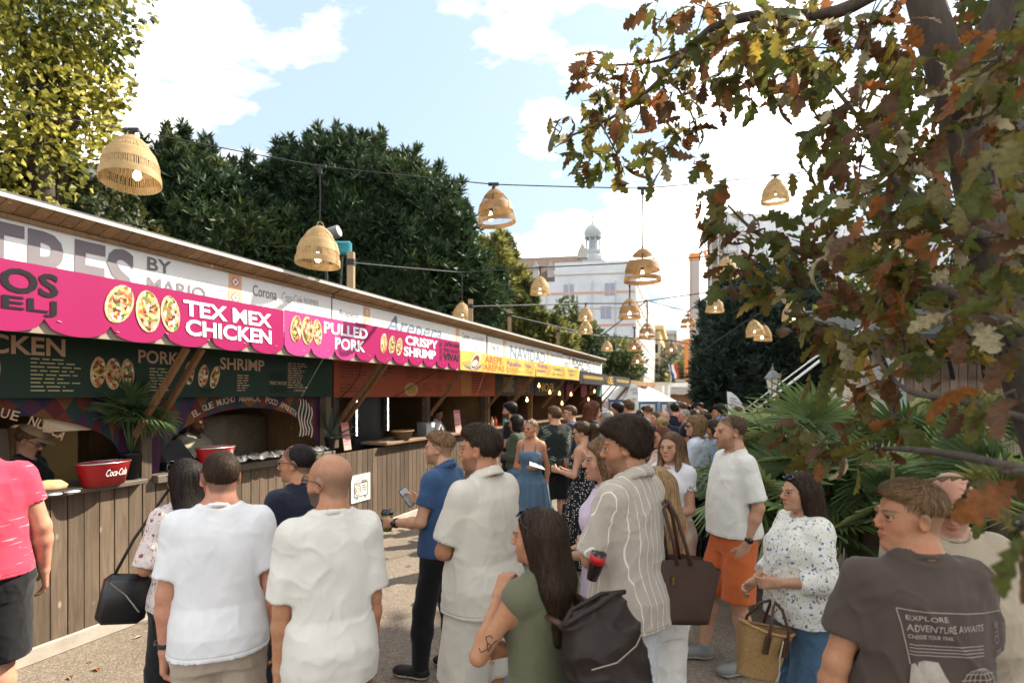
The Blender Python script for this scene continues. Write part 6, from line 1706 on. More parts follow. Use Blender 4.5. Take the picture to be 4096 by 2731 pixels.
tree('conifer', 'yellow-lit conifer beside the yew in front of the brown roof', P(512, 400, 27) * 1.0 - Vector((0, 0, 0)) , [B(497, 270, 27, .8, .9, 1.3), B(501, 292, 27, 1.1, 1.2, 1.4), B(508, 318, 27, 1.5, 1.4, 1.4), B(526, 338, 27, 1.5, 1.4, 1.1), B(488, 320, 26.5, 1.4, 1.3, 1.8), B(548, 350, 27, 1.3, 1.2, .9)], 6000, .34, PALEC + [YEW[2]], (.22,), 'needle', None, .5, [2.4, 2.2, 1.2, 1])
STG = [leaf_mat('street_green', (.055, .085, .035), .35), leaf_mat('street_olive', (.11, .13, .045), .4), leaf_mat('street_gold', (.30, .26, .08), .45)]
tree('street_tree', 'slender upright tree in front of the scaffold sheeting', P(575, 400, 32), [B(566, 318, 32, .7, .7, 1.1), B(572, 335, 32, 1.0, .9, 1.1), B(583, 330, 32, .7, .7, .9), B(562, 352, 32, 1.0, .9, 1.1), B(585, 352, 32, 1.3, 1, 1.2), B(595, 340, 32, .6, .6, .7)], 2600, .30, STG, (.16,), 'leaf', 'leafy street trees', None, [3, 2, .6], asp=.7)
tree('street_tree', 'small round sunlit tree over the black awning end', P(615, 400, 34), [B(614, 355, 34, 1.3, 1.1, 1.1), B(603, 365, 34, 1.0, 1, .9), B(626, 366, 34, 1.0, 1, .9), B(614, 378, 34, 1.5, 1.2, .8)], 2300, .30, STG, (.16,), 'leaf', 'leafy street trees', None, [2, 2, 1.4], asp=.7)
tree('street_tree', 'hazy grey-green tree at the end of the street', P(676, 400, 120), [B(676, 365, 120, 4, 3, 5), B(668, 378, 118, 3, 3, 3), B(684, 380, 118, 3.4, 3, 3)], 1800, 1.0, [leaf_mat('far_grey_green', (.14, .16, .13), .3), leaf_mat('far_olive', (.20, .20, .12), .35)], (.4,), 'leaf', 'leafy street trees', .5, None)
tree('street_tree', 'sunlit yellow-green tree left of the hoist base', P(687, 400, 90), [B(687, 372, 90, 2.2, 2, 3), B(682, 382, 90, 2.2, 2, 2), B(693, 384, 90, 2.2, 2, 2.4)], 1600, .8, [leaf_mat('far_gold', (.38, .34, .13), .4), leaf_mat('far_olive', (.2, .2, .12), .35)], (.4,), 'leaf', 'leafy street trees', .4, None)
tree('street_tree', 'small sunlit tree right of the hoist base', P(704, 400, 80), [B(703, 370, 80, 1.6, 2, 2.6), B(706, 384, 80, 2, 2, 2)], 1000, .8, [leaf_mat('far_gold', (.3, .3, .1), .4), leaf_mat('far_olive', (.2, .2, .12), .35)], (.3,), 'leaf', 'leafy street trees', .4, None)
BY = [leaf_mat('blue_yew_deep', (.018, .032, .024), .15), leaf_mat('blue_yew_mid', (.030, .052, .038), .18), leaf_mat('blue_yew_light', (.06, .085, .06), .22)]
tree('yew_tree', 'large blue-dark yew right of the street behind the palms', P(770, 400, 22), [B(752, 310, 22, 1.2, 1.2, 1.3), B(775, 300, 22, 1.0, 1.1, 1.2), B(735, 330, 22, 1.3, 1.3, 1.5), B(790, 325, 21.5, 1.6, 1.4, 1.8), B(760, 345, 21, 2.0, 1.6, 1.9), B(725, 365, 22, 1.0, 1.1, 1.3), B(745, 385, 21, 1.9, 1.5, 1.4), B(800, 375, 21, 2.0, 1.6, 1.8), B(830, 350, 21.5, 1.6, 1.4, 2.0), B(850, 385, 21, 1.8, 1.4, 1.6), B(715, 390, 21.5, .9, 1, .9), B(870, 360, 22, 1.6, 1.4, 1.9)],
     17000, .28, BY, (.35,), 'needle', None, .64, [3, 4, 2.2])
GRN = [leaf_mat('lime_dark', (.04, .065, .02), .35), leaf_mat('lime_mid', (.09, .12, .03), .4), leaf_mat('lime_light', (.2, .2, .05), .4)]
tree('linden_tree', 'green linden seen through the oak leaves above the hut', P(905, 400, 16), [B(900, 300, 16, 1.8, 1.5, 1.3), B(950, 320, 16, 1.8, 1.5, 1.3), B(870, 320, 16.5, 1.3, 1.2, 1.1)], 2600, .22, GRN, (.22,), 'leaf', None, .45, None, asp=.75)
# lindens added out of view right of the alley to block the sun
for i, (x, y, h, rr) in enumerate(((12.5, 8.5, 12.5, 3.8), (17, 14, 14.5, 4.2), (16, 7, 15.5, 4.2))):
    tree('linden_tree', ('full-crowned shade linden added out of view beyond the hut', 'tallest added shade linden, farthest back on the right', 'added shade linden in the second row behind the hut')[i], (x, y, 0), [((x, y, h * .62), (rr, rr, h * .26)), ((x - 1.2, y + .8, h * .82), (rr * .7, rr * .7, h * .2)), ((x + 1.2, y - .6, h * .80), (rr * .75, rr * .75, h * .2))], 2400, .45, GRN, (.3,), 'leaf', 'added shade lindens right of the alley', .95, None, asp=.8)

# ------------------------------------------------------------------ the oak leaning over the right foreground
def oak_outline(curl, fold):
    """lobed leaf along +x, length 1; returns verts and faces"""
    st = [(0, .0), (.10, .035), (.20, .15), (.28, .08), (.40, .23), (.48, .12), (.60, .27), (.68, .14), (.80, .22), (.87, .12), (.96, .10), (1.0, .0)]
    vs, fs = [], []
    for x, w in st:
        zc = -curl * (x - .35) ** 2 * 1.4
        vs += [(x, 0, zc), (x + (.03 if w > .13 else -.01), w, zc + fold * w * 1.3 - curl * .5 * w * w * 3), (x + (.03 if w > .13 else -.01), -w, zc + fold * w * 1.3 - curl * .5 * w * w * 3)]
    for i in range(len(st) - 1):
        a, b = i * 3, i * 3 + 3
        fs += [[a, b, b + 1, a + 1], [a, a + 2, b + 2, b]]
    k = len(vs); vs += [(0, .012, 0), (0, -.012, 0), (-.16, -.008, .03), (-.16, .008, .03)]; fs.append([k, k + 1, k + 2, k + 3])
    return np.array(vs), np.array(fs)
OAKM = []
for nm, c, tr in (('oak_green', (.080, .095, .020), .52), ('oak_olive', (.125, .105, .023), .5), ('oak_brown', (.105, .050, .021), .45), ('oak_rust', (.22, .080, .022), .5), ('oak_yellow', (.26, .19, .032), .52), ('oak_pale', (.38, .33, .20), .45)):
    q = Nodes(nm); n = q.noise(26, None, 4, .6); n2 = q.noise(7, None, 3)
    col = q.mix(q.ramp(n2, [(.35, 0.0), (.65, 1.0)]), tuple(x * .65 for x in c), tuple(min(1, x * 1.3) for x in c)); col = q.mix(q.ramp(n, [(.56, 0.0), (.66, .75)]), col, (.10, .045, .016))
    q.fin(col, .5, .3); q.translucent(col, tr); q.bump(n, .25, .004); OAKM.append(q.m)
OAKW = np.array([4.0, 4.0, 2.8, 1.1, .6, .5]); OAKW /= OAKW.sum()
oak = empty('oak_tree', P(1100, 900, 2.7)); oak.location = (2.95, 2.9, 0); tag(oak, 'oak with browning lobed leaves leaning over the right side', 'tree')
OB = Vector(oak.location)
def obar(name, pts, rad, n=8):
    ps = [P(*p) for p in pts]; sm = []
    for i in range(len(ps) - 1):
        p0, p1, p2, p3 = ps[max(i - 1, 0)], ps[i], ps[i + 1], ps[min(i + 2, len(ps) - 1)]
        for k in range(5):
            t = k / 5; sm.append(.5 * ((2 * p1) + (p2 - p0) * t + (2 * p0 - 5 * p1 + 4 * p2 - p3) * t * t + (3 * p1 - p0 - 3 * p2 + p3) * t ** 3))
    sm.append(ps[-1]); rr = [np.interp(i / (len(sm) - 1), np.linspace(0, 1, len(rad)), rad) * (1 + .08 * math.sin(i * 1.7)) for i in range(len(sm))]
    m = MB(); m.tube([p - OB for p in sm], rr, n); m.build(name, M_BARK, oak, True); return sm
ps = [OB + Vector((.1, 0, 0))]
m = MB(); tr_ = [Vector((.12, 0, -.05)), Vector((.05, -.02, .8)), P(1040, 420, 2.65) - OB, P(1012, 330, 2.6) - OB, P(985, 230, 2.6) - OB, P(958, 110, 2.6) - OB, P(925, 0, 2.65) - OB, P(890, -120, 2.7) - OB, P(860, -260, 2.8) - OB]
m.tube(tr_, [.12, .11, .10, .09, .083, .078, .072, .06, .045], 14); m.build('trunk', M_BARK, oak, True)
m = MB(); m.tube([P(962, 130, 2.6) - OB, P(985, 50, 2.45) - OB, P(1020, -30, 2.4) - OB, P(1060, -120, 2.4) - OB], [.08, .07, .055, .04], 10); m.build('fork', M_BARK, oak, True)
BR = [([(915, -30, 2.65), (836, 12, 2.7), (764, 14, 2.8), (716, 26, 2.9), (692, 45, 2.95), (668, 72, 3.0), (621, 112, 3.1), (565, 138, 3.15)], [.035, .022, .013, .005]),
      ([(1020, 330, 2.4), (932, 285, 2.2), (836, 263, 2.35), (764, 237, 2.55), (728, 205, 2.7)], [.032, .02, .012, .004]),
      ([(990, 240, 2.5), (905, 190, 2.3), (860, 120, 2.4), (820, 70, 2.5)], [.03, .018, .010, .004]),
      ([(1010, 320, 2.4), (940, 320, 2.1), (880, 350, 2.1), (840, 345, 2.3)], [.02, .014, .008, .003]),
      ([(1030, 420, 1.5), (960, 400, 1.5), (900, 385, 1.7), (860, 330, 2.0)], [.012, .010, .007, .003]),
      ([(1024, 470, 1.0), (960, 455, 1.3), (893, 448, 1.7), (850, 452, 1.95), (800, 430, 2.25)], [.010, .009, .006, .002]),
      ([(700, 40, 2.95), (660, 60, 3.0), (610, 65, 3.15), (580, 62, 3.2)], [.010, .007, .005, .002]),
      ([(668, 72, 3.0), (690, 110, 2.95), (700, 145, 2.9)], [.007, .005, .002]), ([(600, 122, 3.1), (615, 150, 3.1), (625, 175, 3.1)], [.006, .004, .002]),
      ([(884, 300, 2.0), (905, 345, 1.9), (895, 400, 1.8)], [.006, .004, .002])]
for pts, rad in BR: obar('branch', pts, rad)
DISC = [(560, 132, 3.1, 20), (585, 150, 3.1, 22), (615, 168, 3.1, 17), (600, 100, 3.1, 25), (640, 112, 3.0, 30), (585, 68, 3.2, 17), (605, 75, 3.1, 16), (640, 65, 3.0, 22), (672, 92, 2.9, 30), (662, 20, 3, 24), (700, 60, 2.9, 34), (705, 8, 2.9, 30), (742, 40, 2.8, 36), (735, 95, 2.8, 30), (690, 128, 2.9, 22), (655, 150, 3.0, 20), (785, 18, 2.7, 36), (788, 78, 2.6, 32), (832, 48, 2.5, 42), (872, 15, 2.4, 40), (880, 90, 2.3, 46), (835, 110, 2.4, 36), (860, 165, 2.2, 38), (905, 160, 2.0, 48), (985, 100, 1.8, 52), (1010, 35, 2.2, 46), (965, 200, 1.7, 52), (1005, 235, 1.5, 54), (905, 230, 1.8, 48), (855, 228, 2.1, 40), (805, 245, 2.3, 36), (765, 228, 2.5, 30), (722, 228, 2.7, 24), (718, 192, 2.7, 17), (742, 270, 2.6, 28), (792, 288, 2.4, 36), (842, 285, 2.1, 40), (892, 285, 1.9, 44), (950, 280, 1.7, 50), (1005, 300, 1.4, 52), (812, 325, 2.3, 22), (850, 335, 2.1, 30), (900, 340, 1.9, 34), (945, 335, 1.7, 30), (838, 370, 2.2, 22), (865, 385, 1.9, 20), (1010, 345, 1.5, 26), (700, 165, 2.8, 14),
        (795, 425, 2.3, 15), (815, 440, 2.2, 19), (840, 442, 2.0, 18), (868, 450, 1.8, 22), (858, 425, 1.95, 16), (895, 418, 1.75, 16), (935, 402, 1.7, 20), (978, 405, 1.5, 22), (1020, 470, 1.0, 16), (1022, 525, .8, 12), (968, 484, 1.6, 17), (1015, 400, 1.2, 22), (760, 30, 2.0, 30), (990, 160, 1.2, 40), (905, 60, 2.9, 48), (965, 55, 3.0, 56), (1005, 150, 2.9, 56), (885, 185, 2.9, 46), (945, 130, 3.0, 46), (1000, 60, 1.6, 40), (830, 150, 2.9, 34), (800, 45, 3.0, 40), (900, 270, 2.8, 40), (980, 250, 2.8, 46)]
LP, LS, LR3 = [], [], []
for (x, y, z, r) in DISC:
    lp = (.115 if z > 1.85 else .10) * FPX / z; cnt = int((r / (lp * .5)) ** 2 * 2.7) + 4
    c = np.array(P(x, y, z)); rad = r * z / FPX
    d = rand_dirs(cnt); q = c + d * (rad * rng.random(cnt)[:, None] ** .45) * np.array([1, 1.5, 1])
    LP.append(q); LS.append((.128 if z > 1.85 else .104) * (.65 + .6 * rng.random(cnt)))
    for k in range(3):
        e = q[rng.integers(cnt)]; MBt = MB(); MBt.tube([Vector(c) - OB, (Vector(c) * .5 + Vector(e) * .5 + Vector(rng.normal(0, .02, 3))) - OB, Vector(e) - OB], [.004, .003, .0015], 4); LR3.append(MBt)
tw = MB()
for t in LR3: tw.add(t.v, t.f)
t_ = tw.build('twigs', M_BARK, oak, True); t_['kind'] = 'stuff'
LP = np.concatenate(LP); LS = np.concatenate(LS); nl = len(LP)
shapes = [oak_outline(c, f) for c, f in ((.15, .25), (.5, .1), (-.35, .4), (.9, .5), (.3, -.3), (1.3, .2))]
sh_i = rng.integers(0, 6, nl); mt_i = rng.choice(6, nl, p=OAKW)
kx = np.abs(LP[:, 0] / LP[:, 1] * FPX) < 560
size_px = LS * FPX / LP[:, 1] * kx
near_i = np.argsort(-size_px)[:300]; nearset = set(near_i.tolist())
oak_me = {}
far_v, far_f, far_m, nb_ = [], [], [], 0
for i in range(nl):
    yaw_, pitch_, roll_ = rng.random() * 6.28, rng.uniform(-.2, 1.3), rng.normal(0, .9)
    Rm = Matrix.Rotation(yaw_, 3, 'Z') @ Matrix.Rotation(pitch_, 3, 'Y') @ Matrix.Rotation(roll_, 3, 'X')
    v, f = shapes[sh_i[i]]
    if i in nearset:
        key = (int(sh_i[i]), int(mt_i[i]))
        if key not in oak_me:
            o = mesh_obj('leaf', v, f, OAKM[key[1]], None, True); oak_me[key] = o.data; bpy.data.objects.remove(o)
        o = share('leaf', oak_me[key], Vector(LP[i]) - OB, Rm.to_euler(), oak, (float(LS[i]),) * 3)
    else:
        far_v.append((v * LS[i]) @ np.array(Rm).T + LP[i] - np.array(OB)); far_f.append(f + nb_); far_m.append(np.full(len(f), mt_i[i])); nb_ += len(v)
fo = mesh_obj('leaves', np.concatenate(far_v), np.concatenate(far_f), OAKM, oak, True, np.concatenate(far_m)); fo['kind'] = 'stuff'

# ------------------------------------------------------------------ fan palms
PALMG = [leaf_mat('palm_green', (.17, .24, .085), .3, .42, .45), leaf_mat('palm_dark', (.10, .155, .06), .25, .42, .45), leaf_mat('palm_yellow', (.25, .28, .10), .35, .45, .4)]
def fan_mesh(nb, L, span, droop, seed, material):
    r = random.Random(seed); vs, fs = [], []
    for k in range(nb):
        a = -span / 2 + span * k / (nb - 1) + r.uniform(-.02, .02); ln = L * (.72 + .28 * math.cos(a * .6)) * r.uniform(.9, 1.05); w = .021
        pts = []
        for j, t in enumerate((.0, .35, .7, 1.0)):
            rr = ln * t; dz = -droop * t ** 2.4 * ln * (1 + .4 * r.random()); ww = w * (.35, 1.0, .75, .08)[j]
            cx, cy = rr * math.cos(a), rr * math.sin(a); nx, ny = -math.sin(a), math.cos(a)
            pts += [(cx - nx * ww, cy - ny * ww, dz + (.006 if k % 2 else 0)), (cx, cy, dz - ww * .55), (cx + nx * ww, cy + ny * ww, dz + (0 if k % 2 else .006))]
        b = len(vs); vs += pts
        for j in range(3):
            for u in (0, 1): fs.append([b + j * 3 + u, b + j * 3 + u + 1, b + j * 3 + 4 + u, b + j * 3 + 3 + u])
    me = bpy.data.meshes.new('frond'); me.from_pydata(vs, [], fs); me.materials.append(material); return me
FANS = [fan_mesh(34, .52, 4.3, d, i, PALMG[i % 3]) for i, d in enumerate((.12, .3, .05, .5, .2, .35))]
PALMS = [(768, 474, 5.9, 'leftmost fan palm behind the man in orange shorts'), (800, 464, 5.6, 'fan palm directly above the woman in the floral blouse'), (855, 466, 6.0, 'fan palm in the middle of the clump under the parasol'), (915, 462, 5.6, 'fan palm in front of the wooden hut counter'), (985, 455, 5.8, 'rightmost fan palm with long pale fronds before the hut planks'), (790, 510, 4.9, 'low fan palm behind the woman in the floral blouse'), (870, 520, 4.7, 'low fan palm between the floral blouse and the beige shirt'), (1000, 520, 4.3, 'low fan palm behind the bald man in beige')]
for i, (x, y, z, lb) in enumerate(PALMS):
    c = P(x, y, z); r = empty('fan_palm', (c.x, z, 0)); tag(r, lb, 'palm', 'fan palms along the right side')
    m = MB(); m.lathe([(.09, 0), (.10, c.z * .4), (.075, c.z)], 8); m.build('trunk', mat('palm_fibre', (.10, .07, .045), .95, bump=(40, .8, .02)), r, True)
    rd = random.Random(i * 7 + 3)
    for k in range(15):
        az = k * 2.4 + rd.uniform(-.3, .3); el = rd.uniform(-.45, 1.15); pl = rd.uniform(.28, .5)
        d = Vector((math.cos(az) * math.cos(el), math.sin(az) * math.cos(el), math.sin(el)))
        st = Vector((0, 0, c.z)); e = st + d * pl
        m = MB(); m.tube([st, st + d * pl * .5 + Vector((0, 0, .03)), e], .008, 4); pt = m.build('stalk', PALMG[2], r, True)
        up_ = Vector((0, 0, 1)); xax = d; yax = up_.cross(d).normalized(); zax = xax.cross(yax)
        M3 = Matrix((xax, yax, zax)).transposed() @ Matrix.Rotation(rd.uniform(-.7, .7), 3, 'X')
        share('frond', FANS[(i + k) % 6], e, M3.to_euler(), r, (rd.uniform(.85, 1.2),) * 3)
# broad banana-like leaf and long grass by the parasol
r = empty('grass_clump', P(850, 430, 6.6)); r.location.z = 0; tag(r, 'clump of long grassy blades around the closed parasol', 'plant')
vs, fs = [], []
for k in range(420):
    a = random.random() * 6.28; b0 = Vector((random.uniform(-1.0, 2.2), random.uniform(-.5, .5), .7)); h = random.uniform(.7, 1.25); ln = random.uniform(.1, .45); w = .007; b = len(vs); dx, dy = math.cos(a), math.sin(a)
    for t in (0, .5, .85, 1.0): q = b0 + Vector((dx * ln * t * t, dy * ln * t * t, h * t - .35 * ln * t ** 3)); vs += [q + Vector((-dy * w * (1 - t * .9), dx * w * (1 - t * .9), 0)), q - Vector((-dy * w * (1 - t * .9), dx * w * (1 - t * .9), 0))]
    for j in range(3): fs.append([b + 2 * j, b + 2 * j + 1, b + 2 * j + 3, b + 2 * j + 2])
o = mesh_obj('blades', vs, np.array(fs), PALMG[0], r, False); o['kind'] = 'stuff'
r = empty('ornamental_grass', P(630, 425, 20)); r.location.z = 0; tag(r, 'pale ornamental grass in front of the blue fence', 'plant'); vs, fs = [], []
for k in range(420):
    a = random.random() * 6.28; b0 = Vector((random.uniform(-.2, 1.5), random.uniform(-.3, .3), .2)); h = random.uniform(.6, 1.3); ln = random.uniform(.1, .5); w = .014; b = len(vs); dx, dy = math.cos(a), math.sin(a)
    for t in (0, .6, 1.0): q = b0 + Vector((dx * ln * t * t, dy * ln * t * t, h * t)); vs += [q + Vector((-dy * w * (1 - t * .8), dx * w, 0)), q - Vector((-dy * w * (1 - t * .8), dx * w, 0))]
    for j in range(2): fs.append([b + 2 * j, b + 2 * j + 1, b + 2 * j + 3, b + 2 * j + 2])
o = mesh_obj('blades', vs, np.array(fs), leaf_mat('pale_grass', (.27, .29, .15), .35), r, False); o['kind'] = 'stuff'
# potted plants on the counters
def potted(label, loc, ph, pr, fronds, blade=False):
    r = empty('potted_plant', loc); tag(r, label, 'potted plant', 'plants on the stall counters')
    m = MB(); m.lathe([(pr * .78, 0), (pr, ph), (pr * 1.06, ph), (pr * 1.06, ph + .02), (pr * .9, ph + .02), (pr * .9, ph - .02)], 14); m.build('pot', mat('black_pot', (.012, .012, .013), .5), r, True)
    rd = random.Random(int(ph * 100))
    for k in range(fronds):
        az = k * 2.4; el = rd.uniform(.0, 1.3); d = Vector((math.cos(az) * math.cos(el), math.sin(az) * math.cos(el), math.sin(el)))
        st = Vector((0, 0, ph))
        if blade:
            vs, fs = [], []; sd = d.cross(Vector((0, 0, 1))).normalized(); ln = rd.uniform(.3, .42)
            for j, t in enumerate((0, .3, .6, .85, 1)): w = .032 * (.6, 1, .85, .5, .05)[j]; q = st + d * ln * t + Vector((0, 0, .06 * t)); vs += [q - sd * w, q + Vector((0, 0, -.015)), q + sd * w]
            fs = [[j * 3 + u, j * 3 + u + 1, j * 3 + 4 + u, j * 3 + 3 + u] for j in range(4) for u in (0, 1)]; mesh_obj('leaf', vs, fs, leaf_mat('agave_green', (.045, .06, .05), .1, .5), r, True)
        else:
            e = st + Vector((0, 0, .32)) + d * rd.uniform(.05, .16)
            m = MB(); m.tube([st, e], .006, 4); m.build('stalk', PALMG[1], r, True)
            yax = Vector((0, 0, 1)).cross(d).normalized(); zax = d.cross(yax); M3 = Matrix((d, yax, zax)).transposed() @ Matrix.Rotation(rd.uniform(-.6, .6), 3, 'X')
            share('frond', FANS[1 if k % 2 else 4], e, M3.to_euler(), r, (.55,) * 3)
    return r
potted('dark fan palm in a black pot on the taco stall counter', S(5.20, -.02, 1.235), .20, .075, 16)
potted('spiky agave in a black pot at the end of the taco counter', S(7.72, .02, 1.265), .13, .07, 13, True)
# ------------------------------------------------------------------ cloth patterns
def pat_floral(base, c1, c2, sc_=34):
    def fn(q):
        v = q.new('ShaderNodeTexVoronoi', i_Scale=sc_); q.l.new(q.noise_vec(12, .05), v.inputs['Vector'])
        sp = q.new('ShaderNodeSeparateColor'); q.l.new(v.outputs['Color'], sp.inputs[0])
        m = q.math('MULTIPLY', q.math('LESS_THAN', v.outputs['Distance'], .30), q.math('GREATER_THAN', sp.outputs[0], .55))
        n = q.noise(48, q.vec((1, 1, .55)), 3, .7, 1.5); c = q.mix(m, base, c1); return q.mix(q.ramp(n, [(.585, 0.0), (.615, 1.0)]), c, c2)
    return fn
def _nv(s, scale, amt):
    q = s.new('ShaderNodeTexNoise'); q.inputs['Scale'].default_value = scale; s.l.new(s.tc.outputs['Object'], q.inputs['Vector'])
    a = s.new('ShaderNodeVectorMath', operation='SCALE'); s.l.new(q.outputs['Color'], a.inputs[0]); a.inputs['Scale'].default_value = amt
    b = s.new('ShaderNodeVectorMath', operation='ADD'); s.l.new(a.outputs[0], b.inputs[0]); s.l.new(s.tc.outputs['Object'], b.inputs[1]); return b.outputs[0]
Nodes.noise_vec = _nv
def pat_stripes(base, c1, freq=18):
    def fn(q):
        sx = q.new('ShaderNodeSeparateXYZ'); q.l.new(q.noise_vec(5, .008), sx.inputs[0])
        fr = q.math('FRACT', q.math('MULTIPLY', q.math('ADD', sx.outputs[0], q.math('MULTIPLY', sx.outputs[1], .35)), freq * 1.55)); m = q.math('LESS_THAN', fr, .085)
        n = q.noise(160, q.vec((3, 3, .25)), 3); b = q.mix(q.ramp(n, [(.35, 0.0), (.65, 1.0)]), tuple(x * .86 for x in base), base); return q.mix(m, b, c1)
    return fn
def pat_dots(base, c1, sc_=40, r=.26):
    def fn(q):
        v = q.new('ShaderNodeTexVoronoi', i_Scale=sc_); v.inputs['Randomness'].default_value = .45; q.l.new(q.tc.outputs['Object'], v.inputs['Vector'])
        return q.mix(q.math('LESS_THAN', v.outputs['Distance'], r), base, c1)
    return fn
def pat_palm(base, c1):
    def fn(q):
        v = q.new('ShaderNodeTexVoronoi', i_Scale=7.5); q.l.new(q.noise_vec(9, .06), v.inputs['Vector'])
        w = q.new('ShaderNodeTexWave', i_Scale=9.0); w.wave_type = 'RINGS'; q.l.new(q.vec((1.6, 1.6, 1), (.3, .2, .1)), w.inputs['Vector']); w.inputs['Distortion'].default_value = 9; w.inputs['Detail'].default_value = 2
        m = q.math('MULTIPLY', q.ramp(v.outputs['Distance'], [(.28, 1.0), (.42, 0.0)]), q.ramp(w.outputs[0], [(.55, 0.0), (.72, 1.0)])); return q.mix(m, base, c1)
    return fn
def pat_denim(c1, c2):
    def fn(q):
        n = q.noise(5, q.vec((1, 1, .5)), 4); n2 = q.noise(320, q.vec((1, 1, .15)), 2); c = q.mix(q.ramp(n, [(.3, 0.0), (.7, 1.0)]), c1, c2); return q.mix(q.ramp(n2, [(.4, 0.0), (.7, .35)]), c, tuple(min(1, x * 1.9) for x in c2))
    return fn
def pat_flecks(base, c1):
    def fn(q):
        n = q.noise(26, q.vec((.35, .35, 3.2)), 2, .4); return q.mix(q.ramp(n, [(.66, 0.0), (.68, .7)]), base, c1)
    return fn
C_WHITE = cloth('white_cotton', (.66, .66, .68)); C_CREAM = cloth('cream_cotton', (.62, .595, .545)); C_OFFW = cloth('off_white_terry', (.56, .52, .455), weave=420); C_TEEY = cloth('soft_white_tee', (.64, .63, .58))
C_PINK = cloth('pink_tee', None, pattern=pat_flecks((.52, .045, .085), (.72, .30, .30))); C_NAVY = cloth('navy_cotton', (.012, .015, .028)); C_BLACK = cloth('black_cotton', (.010, .010, .012)); C_BLUE = cloth('blue_polo', (.036, .08, .17)); C_BEIGE = cloth('beige_chino', (.40, .33, .26)); C_BEIGE2 = cloth('beige_cargo', (.50, .40, .31))
C_OLIVE = cloth('olive_top', (.115, .115, .07)); C_LINEN = cloth('striped_linen', None, pattern=pat_stripes((.42, .365, .31), (.68, .64, .58))); C_LJEAN = cloth('pale_jeans', None, pattern=pat_denim((.42, .46, .50), (.56, .585, .60))); C_JEAN = cloth('blue_jeans', None, pattern=pat_denim((.045, .09, .16), (.09, .16, .25))); C_DRESS = cloth('denim_dress', None, pattern=pat_denim((.045, .085, .135), (.085, .14, .20)), fold=.3)
C_LILAC = cloth('lilac_tee', (.60, .50, .62)); C_WPANT = cloth('white_trousers', (.74, .72, .69)); C_ORANGE = cloth('orange_shorts', (.53, .125, .035)); C_FLOR = cloth('white_floral', None, pattern=pat_floral((.72, .71, .66), (.14, .19, .42), (.22, .24, .13))); C_FLOR2 = cloth('mauve_floral', None, pattern=pat_floral((.58, .50, .48), (.22, .08, .11), (.13, .11, .14), 26)); C_TAUPE = cloth('taupe_tee', (.33, .275, .20)); C_CHAR = cloth('charcoal_tee', (.068, .049, .041)); C_DOT = cloth('dotted_black', None, pattern=pat_dots((.010, .010, .012), (.62, .60, .56))); C_PALM = cloth('leaf_print_shirt', None, pattern=pat_palm((.012, .016, .014), (.17, .21, .15)))
C_GREEN = cloth('dark_green_shirt', (.05, .062, .04)); C_SAGE = cloth('pale_sage_tee', (.50, .52, .42)); C_LBLUE = cloth('pale_blue_shirt', (.50, .54, .62)); C_DENIMS = cloth('denim_shirt', (.17, .26, .42)); C_GREY = cloth('grey_shirt', (.14, .16, .18)); C_TROP = cloth('tropical_shirt', None, pattern=pat_palm((.42, .37, .28), (.04, .06, .06))); C_RUST = cloth('rust_trousers', (.25, .09, .03)); C_RED = cloth('red_patterned', None, pattern=pat_floral((.16, .02, .03), (.4, .1, .1), (.05, .02, .02)))
def wpt(i, v): return i['loc'] + Matrix.Rotation(i['yaw'], 3, 'Z') @ (Vector([float(q) for q in v]) * i['sc'])
def hand(i, k, a=.085, n=.02): r = i['arm'][k]; return wpt(i, r['w'] + r['d'] * a + r['n'] * n)
def local_print(i, body, w, h, x, z, material, back=True, lift=.006, **kw):
    """print on a shirt: lettering snapped to the cloth surface"""
    sh = i['shirt']; v, f = fit_text(body, w, h, **kw) if isinstance(body, str) else body
    me = sh.data; bv = BVHTree.FromPolygons([q.co for q in me.vertices], [list(p.vertices) for p in me.polygons]); out = []
    for q in v:
        xx, zz_ = (x + q[0], z + q[1]) if back else (x - q[0], z + q[1])
        hit = bv.ray_cast(Vector((xx, -1 if back else 1, zz_)), Vector((0, 1 if back else -1, 0)))
        y = hit[0].y if hit[0] is not None else (-.15 if back else .15); out.append((xx, y + (-lift if back else lift), zz_))
    return mesh_obj('print', out, f, material, sh, False)
def cap_on(i, c, label='cap', visor_only=False):
    hp = i['hp']; m = MB(); vs, fs = [], []; n = 16
    for r_, k in enumerate((.0, .5, 1.0)):
        for j in range(n): a = 2 * math.pi * j / n; t = k * 1.25; vs.append(hp(.087 * math.sin(t + .15) * math.cos(a), -.012 + .108 * math.sin(t + .15) * math.sin(a), .04 + .098 * math.cos(t)))
    for r_ in range(2):
        for j in range(n): fs.append([r_ * n + j, r_ * n + (j + 1) % n, (r_ + 1) * n + (j + 1) % n, (r_ + 1) * n + j])
    fs.append(list(range(n)))
    k = len(vs)
    for j in range(9): a = math.pi * (j / 8) ; vs += [hp(.078 * math.cos(a), .07 + .03 * math.sin(a), .062), hp(.080 * math.cos(a), .085 + .095 * math.sin(a), .052)]
    for j in range(8): fs.append([k + 2 * j, k + 2 * j + 2, k + 2 * j + 3, k + 2 * j + 1])
    return mesh_obj(label, vs, fs if not visor_only else fs, mat('cap_%d' % int(sum(c) * 1000), c, .8), i['o'], True)
